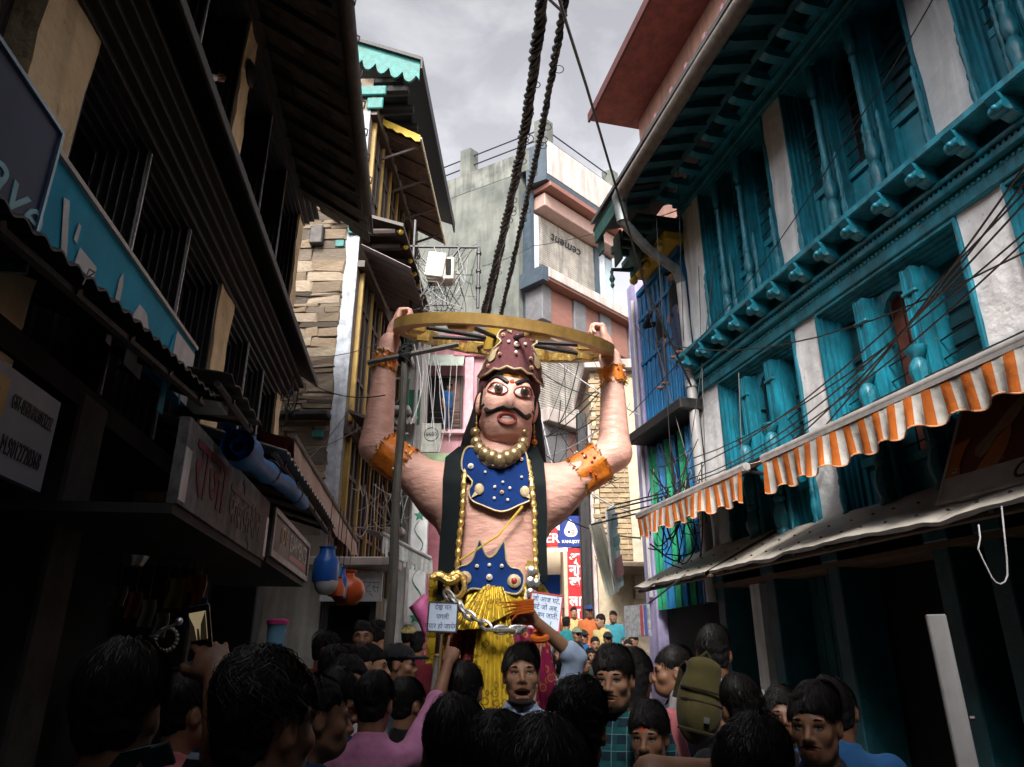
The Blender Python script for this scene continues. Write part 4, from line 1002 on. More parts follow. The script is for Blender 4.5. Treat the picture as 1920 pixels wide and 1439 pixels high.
def garments_sign():
    e = LH.empty('garment_shop_sign', 'dark framed shop sign reading garments below the blue tarp', 'signboard', 1.02, .9, 0)
    b = MB(); b.box(0, 2.4, -.05, 0, 2.6, 3.05); b.build('panel', mat('brown grey sign print', (.12, .105, .105), .6, var=.5, scale=7, streak=.4), e)
    b = MB(); b.box(0, 2.4, .0, .02, 2.6, 2.66); b.box(0, 2.4, 0, .02, 3.0, 3.05); b.box(0, .06, 0, .02, 2.66, 3.0); b.box(2.34, 2.4, 0, .02, 2.66, 3.0); b.build('frame', mat('grey sign frame', (.32, .32, .33), .5, var=.3), e)
    T = mat('cream sign letters', (.6, .56, .45), .5); TO = mat('orange sign letters', (.5, .32, .14), .5)
    lettering('GARMENTS', .27, T, e, (0, 0, 0), face_left(.004, 2.86, .78), extrude=.002, sx=.9); lettering('JOY', .24, TO, e, (0, 0, 0), face_left(.004, 2.86, 1.75), extrude=.002)
    b = MB(); b.prism([(.1, 2.7), (1.4, 2.7), (1.3, 2.75), (.15, 2.77)], .002, .005, 'y'); b.build('printed_shape', mat('dull red print', (.3, .05, .05), .5), e)
    b = MB(); b.box(0, 2.4, -1.0, -.02, 2.54, 2.598); b.build('soffit', mat('shade dark board', (.03, .028, .027), .8), e)  # underside shade put into this board's colour too
garments_sign()
def blue_tarp():
    e = LH.empty('rolled_tarp', 'bright blue plastic tarp rolled up under the left canopy', 'tarp', 0, 0, 0)
    p0, p1 = LH.hit(445, 835, 1.05), LH.hit(570, 945, 1.05)
    BT = mat('blue plastic sheet', (.008, .17, .46), .55, spec=.3, var=.25, scale=6, bump=.35, bscale=9)
    L0, L1 = Vector((p0[0], 1.05, p0[1])), Vector((p1[0], 1.05, p1[1])); pts = [L0.lerp(L1, t / 12) + Vector((0, 0, -.02 * math.sin(t * .6))) for t in range(13)]
    b = MB(); b.tube(pts, [.085 + .012 * math.sin(i * 1.9) + (.025 if i < 2 else 0) - .002 * i for i in range(13)], 14, cap=False); b.tube(pts, [.05 + .006 * math.sin(i * 2.3) for i in range(13)], 10, cap=False)
    b.build('roll', BT, e, True)
    b = MB(); b.grid(lambda u, v: tuple(L0 + Vector((.02 - .32 * u, -.12 + .25 * v * (1 - u * .5), .12 - .06 * v + .04 * math.sin(v * 7)))), 6, 6); b.build('loose_flap', BT, e, True)
    for t in (.35, .75):
        c = L0.lerp(L1, t); an = [2 * PI * k / 12 for k in range(12)]
        b = MB(); b.tube([(c.x, c.y + .096 * math.cos(q), c.z + .096 * math.sin(q)) for q in an], .006, 4, closed=True); b.build('cord', CABLE, e)
blue_tarp()
def canvas_awning():
    e = LH.empty('canvas_awning', 'faded reddish brown canvas awning with bamboo edge pole on the left', 'awning', 0, 0, 0)
    A = at(548, 815, 10.2); B = at(662, 1000, 12.6); C = at(530, 800, 10.6); D = at(678, 1052, 12.6)
    inv = e.matrix_basis.inverted(); W = lambda p: Matrix.Rotation(-LH.ang, 4, 'Z') @ (Vector(p) - Vector((LH.o[0], LH.o[1], 0)))
    # roof cloth rises to the wall; a hanging curtain drops from the pole
    CV = mat('faded reddish canvas', (.33, .20, .165), .9, var=.35, scale=4, col2=(.42, .31, .25), bump=.3, bscale=14); RD = mat('dark red cloth', (.20, .012, .018), .85, var=.2)
    P0, P1 = Vector((-2.95, 10.0, 3.45)), Vector((-2.62, 12.9, 3.6))
    P0 = at(552, 822, 9.6); P1 = at(668, 1015, 13.2)
    b = MB(); b.tube([W(P0 + (P0 - P1) * .02), W(P1)], .045, 8); b.build('edge_pole', RUST, e, True)
    dr = Vector((.04, 0, -.42))
    b = MB(); b.grid(lambda u, v: tuple(W(P0.lerp(P1, u) + dr * v * (.75 + .3 * math.sin(u * 3) + .12 * math.sin(u * 31)) + Vector((.03 * math.sin(u * 40) * v, 0, 0)))), 60, 5); b.build('hanging_cloth', CV, e, True)
    b = MB(); b.grid(lambda u, v: tuple(W(P0.lerp(P1, u) + Vector((-.75 * v, 0, .28 * v - .06 * math.sin(PI * v))))), 20, 4); b.build('roof_cloth', RD, e, True)
    b = MB(); b.grid(lambda u, v: tuple(W(P0.lerp(P1, u * .9) + Vector((-.1, 0, -.05)) + Vector((-.02, 0, -.32)) * v * (.8 + .2 * math.sin(u * 50)))), 60, 3); b.build('red_lining', RD, e, True)
canvas_awning()
# ------------------------------------------------------------------ stone house beyond the timber house
OCHRE = mat('ochre yellow paint', (.34, .215, .04), .55, var=.2, scale=5, streak=.25); YEL = mat('bright yellow paint', (.62, .42, .04), .6, var=.15)
BWHITE = mat('bluish whitewash', (.55, .61, .68), .9, var=.12, scale=3, bump=.4, bscale=14, streak=.2); BROWN_D = mat('dark brown wood', (.035, .022, .016), .55, var=.3, scale=8)
CORR = mat('brown painted corrugated sheet', (.30, .23, .19), .6, .1, var=.2, scale=3, streak=.2); GREYSHEET = mat('purplish grey sheet', (.20, .175, .18), .5, .2, var=.25, scale=3)
JADE = mat('jade green paint', (.008, .14, .13), .6, var=.35, scale=8, bump=.3, bscale=20)
SH = Facade('stone_house', 'tall rubble stone house with white corner strip and ochre window posts', 'house', (-3.0, 12.5), math.atan2(-1, -.036))
def stone_house():
    e = SH.e; rs = random.Random(21)
    MORT = mat('earth mortar', (.20, .165, .125), .95, var=.25, scale=6, bump=.5, bscale=25)
    STN = [mat('tan rubble stone', (.185, .14, .095), .9, var=.35, scale=7, bump=.8, bscale=22, rnd=.3, stretch=(1, .6, 2)), mat('grey brown rubble stone', (.13, .105, .08), .9, var=.35, scale=8, bump=.8, bscale=22, rnd=.35, stretch=(1, .6, 2)), mat('pale rubble stone', (.235, .19, .14), .9, var=.25, scale=6, bump=.7, bscale=22, rnd=.2)]
    side = part('side_wall', MORT, e, (-6.2, 0, -6, -.02, 0, 13.6))
    z = 4.0
    meshes = []
    for k in range(10):
        b = MB(); b.box(-.03, .03, -.5, .5, -.5, .5, c=.05); me = b.mesh('stone')
        for v in me.vertices: v.co.x += rs.uniform(-.02, .02); v.co.y += rs.uniform(-.07, .07); v.co.z += rs.uniform(-.12, .12)
        me.update(); meshes.append(me)
    for me in meshes: me.materials.append(STN[0])
    while z < 13.3:
        h = rs.choice((.07, .10, .13, .16, .2, .26)); y = -.27
        while y > -1.75:
            w = rs.uniform(.25, .8); w = min(w, y + 1.85)
            o = link('stone', rs.choice(meshes), side); o.location = (.004 + rs.uniform(-.02, .02), y - w / 2, z + h / 2); o.scale = (rs.uniform(.7, 1.6), w - .01, h - .008); o.rotation_euler = (rs.uniform(-.05, .05), rs.uniform(-.06, .06), rs.uniform(-.05, .05))
            o.material_slots[0].link = 'OBJECT'; o.material_slots[0].material = rs.choices(STN, (5, 4, 2))[0]
            y -= w
        z += h
    b = MB(); b.grid(lambda u, v: (.035 + .008 * math.sin(v * 40 + u * 3), -.02 - .26 * u + (.02 * math.sin(v * 23) + .018 * math.sin(v * 71)) * u, 2.5 + 10.2 * v), 4, 60, thick=(-.05, 0, 0)); b.build('corner_strip', mat('weathered bluish whitewash', (.40, .44, .50), .9, var=.3, scale=5, bump=.8, bscale=10, streak=.35), e, True)
    # street front: ochre posts, dark casements, by storey
    for (z0, z1) in ((3.0, 5.5), (5.8, 8.9), (10.0, 12.6)):
        for k in range(7):
            s = -.25 - k * .85
            part('post', OCHRE, e, (s - .04, s + .04, -.06, .07, z0, z1), c=.01)
            if k < 6:
                f = part('window', BROWN_D, e, (s - .78, s - .72, -.06, .03, z0, z1), (s - .45, s - .40, -.06, .03, z0, z1), (s - .14, s - .08, -.06, .03, z0, z1), (s - .78, s - .08, -.06, .025, z0 + .9, z0 + .97), (s - .78, s - .08, -.06, .025, z1 - .7, z1 - .62))
                part('pane', GLASSD, f, (s - .72, s - .45, -.05, -.03, z0, z1), (s - .40, s - .14, -.05, -.03, z0, z1))
                if z0 < 4: part('lace_curtain', mat('white lace', (.5, .52, .54), .9, var=.3, scale=30), f, (s - .70, s - .47, -.028, -.02, z0 + 1.0, z1 - .75), (s - .38, s - .16, -.028, -.02, z0 + 1.0, z1 - .75))
        part('band', BROWN_D, e, (-6, .02, -.1, .12, z1, z1 + .14))
    # belt roof and sheet awning between storeys
    b = MB(); b.grid(lambda u, v: (.35 - 5.6 * u, -.6 + 1.5 * v, 10.15 - .5 * v), 3, 2, thick=(0, 0, -.07)); b.build('belt_roof', BROWN_D, e)
    roll = MB().lathe([(.07, -.35), (.075, 0), (.07, .38)], n=8, axis='y').ball((0, .42, 0), .045, 8, 5).mesh('carved_beam_end', True); roll.materials.append(BROWN_D)
    for k in range(9): o = link('carved_beam_end', roll, e); o.location = (.2 - k * .55, .35, 9.55)
    bd = MB().ball((0, 0, 0), .055, 10, 6).mesh('gilt_ball', 'all'); bd.materials.append(YEL)
    for k in range(9): o = link('gilt_ball', bd, e); o.location = (.2 - k * .55, .83, 9.55)
    part('carved_panel', JADE, e, (.04, .1, -.25, .12, 9.62, 9.95), (.02, .05, -.5, -.32, 9.35, 9.5), c=.01)
    b = MB(); b.grid(lambda u, v: (.12 - 2.6 * u, .05 + 1.0 * v, 9.32 - .55 * v + .02 * math.cos(u * 60)), 50, 3, thick=(0, 0, .01)); b.build('sheet_awning', GREYSHEET, e, True)
    b = MB(); b.grid(lambda u, v: (.05 - 4.6 * u, .05 + .9 * v, 5.95 - .35 * v), 3, 2, thick=(0, 0, -.06)); b.build('belt_roof', BROWN_D, e)
    # brown corrugated awning on struts with yellow scalloped trim
    b = MB(); b.grid(lambda u, v: (-.7 - 4.4 * u, .08 + .86 * v, 13.05 - .5 * v + .018 * math.sin(u * 4.4 / .13 * 2 * PI)), 260, 3, thick=(0, 0, .008)); b.build('corrugated_awning', CORR, e, True)
    pl = [(.08, 13.1), (.94, 12.62)]
    for k in range(9):
        t = 1 - k / 8; y, zz = .08 + .86 * t, 13.0 - .5 * t; pl.append((y, zz - (.05 if k % 2 else .0) - .05))
    b = MB(); b.prism(pl, -.72, -.69, 'x'); b.build('scalloped_trim', YEL, e)
    b = MB()
    for k in range(60): b.ball((-.7 - 4.4 * k / 59, .955, 12.53), .035, 6, 4)
    b.build('beaded_edge', mat('pale yellow trim', (.62, .56, .4), .6), e, True)
    for k in range(4): b = MB(); b.tube([(-.95 - k * 1.2, .05, 12.2), (-.95 - k * 1.2, .85, 12.5)], .035, 5); b.build('strut', BROWN_D, e)
    for k in range(6): b = MB(); b.tube([(-.9 - k * .8, .08, 13.02), (-.9 - k * .8, .92, 12.54)], .025, 5); b.build('purlin', BROWN_D, e)
    # main roof: deep dark eave, beam ends, carved jade bargeboard on the gable
    b = MB(); b.grid(lambda u, v: (.3 - 6.4 * u, 1.05 - 3.2 * v, 13.8 + 1.3 * v), 4, 3, thick=(0, 0, .09)); b.build('roof', BLACKW, e)
    part('fascia_board', BLACKW, e, (-6.1, .31, 1.05, 1.09, 13.55, 13.86))
    roll2 = MB().tube([(0, 0, 13.35), (0, .75, 13.35)], .10, 8).mesh('beam_end', True); roll2.materials.append(BLACKW)
    for k in range(10): o = link('beam_end', roll2, e); o.location = (-.1 - k * .6, 0, .0)
    for k in range(10): o = link('beam_end', roll2, e); o.location = (-.1 - k * .6, -.15, .24)
    def bz(y): return 13.82 + (1.05 - y) * .406
    pl = [(1.02, bz(1.02)), (1.02, bz(1.02) - .5)]
    y = .95
    while y > -1.5:
        for t in range(6): pl.append((y - .3 * t / 6, bz(y) - .42 - .16 * math.sin(PI * t / 6)))
        y -= .3
    pl += [(y, bz(y) - .42), (y, bz(y))]
    b = MB(); b.prism(pl, .16, .22, 'x'); b.build('bargeboard', JADE, e)
    part('carved_panel', JADE, e, (.05, .12, -.7, .3, 13.05, 13.3), (.05, .1, -1.3, -.4, 12.55, 12.8), (.05, .1, -.1, .25, 12.7, 13.0), c=.02)
    part('timber_beam', mat('weathered timber', (.18, .13, .09), .8, var=.35, scale=9, stretch=(1, .3, 3)), e, (.0, .06, -1.7, -.3, 12.85, 13.02), (.0, .05, -1.7, -.5, 12.3, 12.42))
    part('wall_box', TIN_D, e, (.04, .2, -.98, -.72, 9.35, 9.75), c=.02)
    part('ledge', BLACKW, e, (.03, .35, -1.35, -.25, 5.75, 5.85), c=.02); part('wall_box', JADE, e, (.04, .12, -.55, -.35, 5.4, 5.55), c=.02)
stone_house()

# ------------------------------------------------------------------ grey concrete corner building with shutters
CONC = mat('mossy grey concrete', (.075, .088, .08), .9, var=.3, scale=.8, col2=(.18, .19, .172), bump=.35, bscale=9, streak=.22)
PARA = mat('stained pale parapet', (.50, .44, .41), .85, var=.12, scale=2, streak=.3); NAVYT = mat('dark slate tile', (.035, .055, .075), .5, var=.25); REDW = mat('red brown cladding', (.22, .095, .07), .5, var=.2, scale=9, stretch=(.3, 1, 3)); PINKB = mat('salmon beam paint', (.36, .24, .205), .6, var=.12)
CB = Facade('concrete_building', 'grey concrete corner building with roller shutters and rooftop railing', 'building', (.55, 20.5), math.atan2(-.712, -.702))
def shutter(par, s0, s1, z0, z1, off, m):
    n = int((z1 - z0) / .075); b = MB()
    pr = []
    for i in range(n):
        z = z0 + (z1 - z0) * i / n; h = (z1 - z0) / n
        pr += [(off, z), (off + .03, z + h * .35), (off + .03, z + h * .65), (off, z + h * .98)]
    pr += [(off - .02, z1), (off - .02, z0)]
    b.prism(pr, s0, s1, 'x'); o = b.build('roller_shutter', m, par); return o
def concrete():
    e = CB.e
    # grey flank, in local axes: it leaves the corner to the far left
    c, s = math.cos(-CB.ang), math.sin(-CB.ang); loc = lambda x, y: (c * (x - CB.o[0]) - s * (y - CB.o[1]), s * (x - CB.o[0]) + c * (y - CB.o[1]))
    K = (1.12, 19.95); g = (-.861, .508); r = (.702, .712)
    def wp(a, b_): return loc(K[0] + g[0] * a + r[0] * b_, K[1] + g[1] * a + r[1] * b_)
    b = MB(); b.prism([wp(1.05, .0), wp(7.5, 0), wp(7.5, 4.5), wp(1.05, 4.5)], 0, 17.55, 'z'); b.build('flank_wall', CONC, e)
    b = MB(); b.prism([wp(.62, -.012), wp(7.5, -.012), wp(7.5, .14), wp(.62, .14)], 17.1, 17.9, 'z'); b.build('parapet', mat('blackened concrete', (.07, .08, .075), .9, var=.5, scale=1.5, col2=(.2, .21, .19), streak=.4), e)
    for a in (.0, 3.05, 6.3):
        b = MB(); b.prism([wp(a, 0), wp(a + .42, 0), wp(a + .42, .4), wp(a, .4)], 17.2, 19.0, 'z'); b.build('railing_post', CONC, e)
    for z in (18.35, 18.75):
        b = MB(); p0, p1 = wp(.2, .2), wp(7.4, .2); b.tube([(p0[0], p0[1], z), (p1[0], p1[1], z)], .025, 5); q0, q1 = wp(.2, .2), wp(.2, 5.5); b.tube([(q0[0], q0[1], z), (q1[0], q1[1], z)], .025, 5); b.build('rail', IRON, e)
    b = MB(); b.prism([wp(.0, 3.7), wp(.4, 3.7), wp(.4, 4.1), wp(0, 4.1)], 17.6, 18.9, 'z'); b.build('railing_post', CONC, e)
    b = MB(); b.prism([wp(-.004, 0), wp(.75, -.004), wp(.75, 4.6), wp(-.004, 4.6)], 16.5, 18.0, 'z'); b.build('roof_block', NAVYT, e)
    b = MB(); b.prism([wp(-.02, .05), wp(-.008, .05), wp(-.008, 4.6), wp(-.02, 4.6)], 16.75, 18.1, 'z'); b.build('parapet_face', PARA, e)
    F = -4.6
    part('wall', NAVYT, e, (F, .0, -.6, -.06, 0, 16.5)); part('beam', PINKB, e, (F, -.25, -.1, .5, 15.75, 16.25), c=.02); part('beam_soffit', REDW, e, (F, -.15, -.05, .86, 16.3, 16.48), c=.01)
    part('corner_pillar', NAVYT, e, (-.12, .05, -.3, .12, 0, 16.4)); part('jamb', BWHITE, e, (-.42, -.14, -.05, .05, 13.2, 15.6)); part('jamb', BWHITE, e, (F + .6, F + .9, -.05, .05, 13.2, 15.6))
    SHW = mat('weathered white shutter', (.50, .48, .44), .5, .2, var=.25, scale=3, streak=.35); SHB = mat('brown shutter foot', (.24, .13, .09), .6, .2, var=.3)
    o = shutter(e, -3.4, -.45, 13.85, 15.7, -.02, SHW); shutter(e, -3.4, -.45, 13.15, 13.83, -.015, SHB)
    lettering('cement', .52, mat('black lettering paint', (.012, .012, .014), .5, var=.1), o, (0, 0, 0), Matrix.Translation((-1.9, .025, 15.1)) @ Matrix.Rotation(PI, 4, 'Y') @ Matrix(((-1, 0, 0, 0), (0, 0, 1, 0), (0, 1, 0, 0), (0, 0, 0, 1))), extrude=.004, shear=.25, bold=.006)
    part('glass_screen', mat('pale blue glass', (.35, .45, .5), .15, var=.1), e, (F + .1, F + .5, -.03, .0, 13.2, 15.6)); part('jamb', NAVYT, e, (-3.6, -3.4, -.1, .08, 13.1, 15.7))
    part('ledge', PARA, e, (F - .4, .1, -.1, .95, 12.75, 13.1), c=.02); part('ledge_soffit', REDW, e, (F - .3, .1, -.1, .9, 12.68, 12.745)); part('ledge_end', NAVYT, e, (.1, .35, -.1, .9, 12.6, 13.1))
    x = .1
    for k, (w, m) in enumerate(((.45, 'n'), (1.1, 'r'), (.62, 'n'), (.75, 'r'), (.6, 'n'), (1.0, 'r'), (.4, 'n'))):
        part('cladding_panel', REDW if m == 'r' else mat('grey cladding', (.13, .13, .14), .6, var=.2), e, (x - w + .01, x - .01, -.1, .55 if m == 'r' else .62, 11.45, 12.66), c=.015); x -= w
    part('beam', PINKB, e, (F, -.2, -.1, .3, 11.1, 11.4)); shutter(e, -3.7, -.35, 8.6, 11.1, .0, SHW)
    part('ledge', PARA, e, (F, .2, -.1, .9, 8.1, 8.5), c=.02); part('cladding_panel', REDW, e, (-2.2, -.9, -.1, .62, 6.9, 8.05)); part('cladding_panel', mat('grey cladding', (.13, .13, .14), .6), e, (-.9, .1, -.1, .66, 6.9, 8.06), (F, -2.2, -.1, .64, 6.9, 8.06))
    b = MB(); b.grid(lambda u, v: (.6 - 5.2 * u, .1 + 2.4 * v, 7.0 - .75 * v + .015 * math.sin(u * 150)), 120, 3, thick=(0, 0, .02)); b.build('tin_awning', mat('dark green grey tin', (.06, .075, .07), .55, .3, var=.4, scale=4), e)
    part('shop_front', DARKIN, e, (F, .4, -.1, .3, 0, 6.4)); part('fascia_board', mat('dull brown fascia', (.16, .11, .08), .7, var=.3), e, (F, .6, 2.3, 2.38, 5.9, 6.2))
concrete()

# ------------------------------------------------------------------ pink house and green balcony house in the middle distance
PINK = mat('pink wall paint', (.62, .33, .38), .85, var=.1, scale=2, streak=.2); MINT = mat('mint green sheet', (.42, .50, .43), .6, var=.15, scale=3); GREEN = mat('bottle green paint', (.012, .16, .09), .5, var=.2); LIME = mat('pale lime trim', (.45, .62, .36), .7, var=.15)
def pink_house():
    e = thing('pink_house', 'pink painted house with brown casement window behind the effigy', 'house', (-2.4, 18.5, 0))
    part('wall', PINK, e, (0, 1.95, 0, 4, 0, 9.9)); part('pilaster', mat('pale pink paint', (.72, .45, .5), .85), e, (1.12, 1.36, -.12, 0, 6.0, 9.9), c=.01)
    part('cornice', mat('rose trim paint', (.55, .22, .26), .8), e, (-.1, 2.0, -.25, .0, 9.9, 10.1), (.8, 2.0, -.16, -.002, 9.5, 9.65), c=.01)
    b = MB(); b.grid(lambda u, v: (-.05 + 1.15 * u, -.05 - .5 * v, 9.55 - .5 * v), 2, 2, thick=(0, 0, .03)); b.build('window_hood', MINT, e)
    f = part('window', BROWN_D, e, (.08, .16, -.08, .0, 7.4, 8.95), (1.0, 1.08, -.08, 0, 7.4, 8.95), (.16, 1.0, -.08, 0, 8.88, 8.95), (.16, 1.0, -.1, .0, 7.4, 7.47), c=.008)
    part('pane', DARKIN, f, (.16, 1.0, -.008, -.004, 7.47, 8.88))
    part('shutter', mat('reddish brown shutter', (.11, .05, .035), .6, var=.3), f, (.74, 1.0, -.06, -.02, 7.5, 8.88), (.76, .98, -.075, -.06, 7.6, 8.15), (.76, .98, -.075, -.06, 8.25, 8.8))
    for k in range(3): b = MB(); b.tube([(.16, -.16, 7.55 + k * .16), (1.02, -.16, 7.55 + k * .16)], .015, 5); b.build('rail', BROWN_D, f)
    part('sill', mat('pale pink paint', (.72, .45, .5), .85), e, (-.02, 1.2, -.2, .0, 7.28, 7.38), c=.01)
    part('lime_band', LIME, e, (-.1, 1.97, -.16, .0, 6.45, 6.75), c=.01); part('lower_wall', mat('rose wall paint', (.52, .2, .25), .85), e, (-.05, 1.96, -.06, .0, 0, 6.44)); part('window', GREEN, e, (.2, .45, -.05, .0, 6.95, 7.25))
    f = part('window', BROWN_D, e, (1.45, 1.85, -.05, .0, 7.6, 8.9)); part('pane', GLASSD, f, (1.5, 1.8, -.06, -.052, 7.66, 8.84))
def green_house():
    e = thing('balcony_house', 'white and green house with stacked balconies and pipes', 'house', (-3.6, 17.0, 0))
    part('wall', mat('white wall paint', (.62, .64, .62), .85, var=.1, streak=.25), e, (0, 1.35, 0, 5, 0, 9.9))
    [part('green_panel', GREEN, e, q) for q in ((.95, 1.34, -.02, -.001, 7.1, 8.0), (.95, 1.34, -.02, -.001, 5.6, 6.4), (.2, .9, -.02, -.001, 3.2, 4.0))]
    for z in (4.4, 5.9, 7.3, 8.6):
        part('balcony', mat('white balcony paint', (.66, .67, .66), .8, var=.15), e, (.15, 1.15, -.55, .0, z, z + .12), c=.03); part('planter_box', mat('dark planting', (.05, .06, .035), .9, var=.5, scale=20), e, (.35, 1.0, -.5, -.3, z + .13, z + .32), c=.03)
        rm = MB().tube([(0, -.5, z + .12), (0, -.5, z + .8)], .02, 5).mesh('baluster'); rm.materials.append(GREEN)
        for k in range(6): o = link('baluster', rm, e); o.location = (.2 + k * .18, 0, 0)
        b = MB(); b.tube([(.15, -.5, z + .82), (1.15, -.5, z + .82)], .03, 6); b.build('handrail', PIPE_W, e)
        f = part('window', GREEN, e, (.3, .36, -.05, .0, z + .3, z + 1.15), (.85, .91, -.05, .0, z + .3, z + 1.15), (.36, .85, -.05, .0, z + 1.09, z + 1.15)); part('pane', GLASSD, f, (.36, .85, -.02, -.01, z + .3, z + 1.09))
    for x in (.1, .62, 1.22):
        b = MB(); b.tube([(x, -.12, 2.5), (x + .02, -.12, 6), (x, -.12, 9.7)], .045, 7); b.build('drainpipe', PIPE_W, e, True)
    b = MB(); b.grid(lambda u, v: (.5 + .8 * u, -.7 + .6 * v, 6.9 + .35 * v + .03 * math.sin(u * 60)), 60, 2, thick=(0, 0, .01)); b.build('corrugated_hood', TIN, e)
    part('roof', TIN, e, (-.1, 1.5, -.6, 5, 9.9, 10.0))
pink_house(); green_house()
def meter_board():
    e = thing('meter_board', 'grey board with a round stencil mark hanging among the wires', 'board', at(813, 820, 15))
    part('panel', mat('grey stencil board', (.2, .21, .19), .8, var=.3), e, (-.26, .16, -.02, .02, -.35, .3), c=.01)
    b = MB(); b.tube([(-.05 + .15 * math.cos(k * PI / 8), -.024, .05 + .15 * math.sin(k * PI / 8)) for k in range(16)], .008, 4, closed=True); b.build('stencil_ring', DARKIN, e)
    lettering('8680', .12, DARKIN, e, (-.05, -.024, .05), extrude=.002)
meter_board()
def star_post():
    p = at(782, 1080, 14.2); e = thing('decorated_post', 'white post painted with black star and scrolls behind the fringed awning', 'post', (p.x, p.y, 0))
    part('shaft', SIGN_W, e, (-.16, .16, 0, .2, 0, 5.0), c=.01)
    star = [(.12 * (1 if k % 2 == 0 else .45) * math.sin(k * PI / 5), 4.35 + .12 * (1 if k % 2 == 0 else .45) * math.cos(k * PI / 5)) for k in range(10)]
    for dz in (0, -.95, -1.9):
        b = MB(); b.prism([(x, z + dz) for x, z in star], -.008, -.002, 'y'); b.build('painted_star', GREEN, e)
        b = MB(); b.tube([(.09 * math.sin(t * .9), -.006, 3.95 + dz - .32 + t * .09) for t in range(8)], [.01, .02, .028, .03, .028, .022, .015, .008], 5, squash=.3); b.build('painted_scroll', GREEN, e)
star_post()
def fringe_awning():
    e = thing('fringed_awning', 'small grey white fringed awning left of the effigy', 'awning', at(770, 1040, 12.6))
    b = MB(); b.tube([(-.42, -.4, .28), (.28, .5, .0)], .035, 8); b.build('edge_pole', PIPE_W, e)
    st = mat('grey white fringe strips', (.5, .52, .5), .8, var=.2, scale=20, rnd=.3)
    for k in range(22):
        t = k / 21; p = Vector((-.42 + .7 * t, -.4 + .9 * t, .26 - .28 * t)); b = MB(); b.grid(lambda u, v: (p.x + .035 * u + .02 * v * math.sin(k), p.y + .04 * u, p.z - (.3 + .06 * math.sin(k * 2.3)) * v), 1, 4); b.build('fringe_strip', st, e)
    b = MB(); b.grid(lambda u, v: (-.42 + .7 * u - .5 * v, -.4 + .9 * u, .29 - .28 * u + .12 * v), 4, 2, thick=(0, 0, .01)); b.build('roof_cloth', mat('grey tarp cloth', (.25, .25, .25), .9), e)
fringe_awning()
def side_block():
    """white walled shop block between timber house and stone house"""
    e = thing('white_shop_block', 'pale plastered shop wall with doorway behind the crowd on the left', 'shop', (-3.95, 11.9, 0))
    part('wall', mat('pale stained plaster', (.46, .45, .41), .9, var=.2, scale=2, streak=.35, bump=.2), e, (-2.0, .95, 0, .4, 0, 3.6))
    part('cracked_pier', mat('crumbled mortar', (.2, .19, .18), .95, var=.5, scale=9, bump=.9, bscale=18), e, (-.5, -.18, -.12, -.002, 0, 2.9), c=.04)
    f = part('doorway', BLACKW, e, (1.02, 1.12, -.15, .3, 0, 3.0), (1.75, 1.85, -.15, .3, 0, 3.0), (1.12, 1.75, -.15, .3, 2.5, 3.0)); part('door_recess', DARKIN, f, (1.12, 1.75, .25, .3, 0, 2.5))
    part('ledge', PARA, e, (.7, 2.15, -.5, .3, 3.06, 3.2), c=.02)
    s = part('sign_panel', SIGN_W, e, (1.0, 1.95, -.3, -.26, 2.55, 2.98), c=.005)
    lettering('एशियन', .3, mat('grey blue sign letters', (.2, .25, .3), .5), s, (1.3, -.305, 2.78), sx=.8, extrude=.002); lettering('पेंट्स', .26, mat('grey blue sign letters', (.2, .25, .3), .5), s, (1.75, -.305, 2.76), sx=.7, extrude=.002)
side_block()

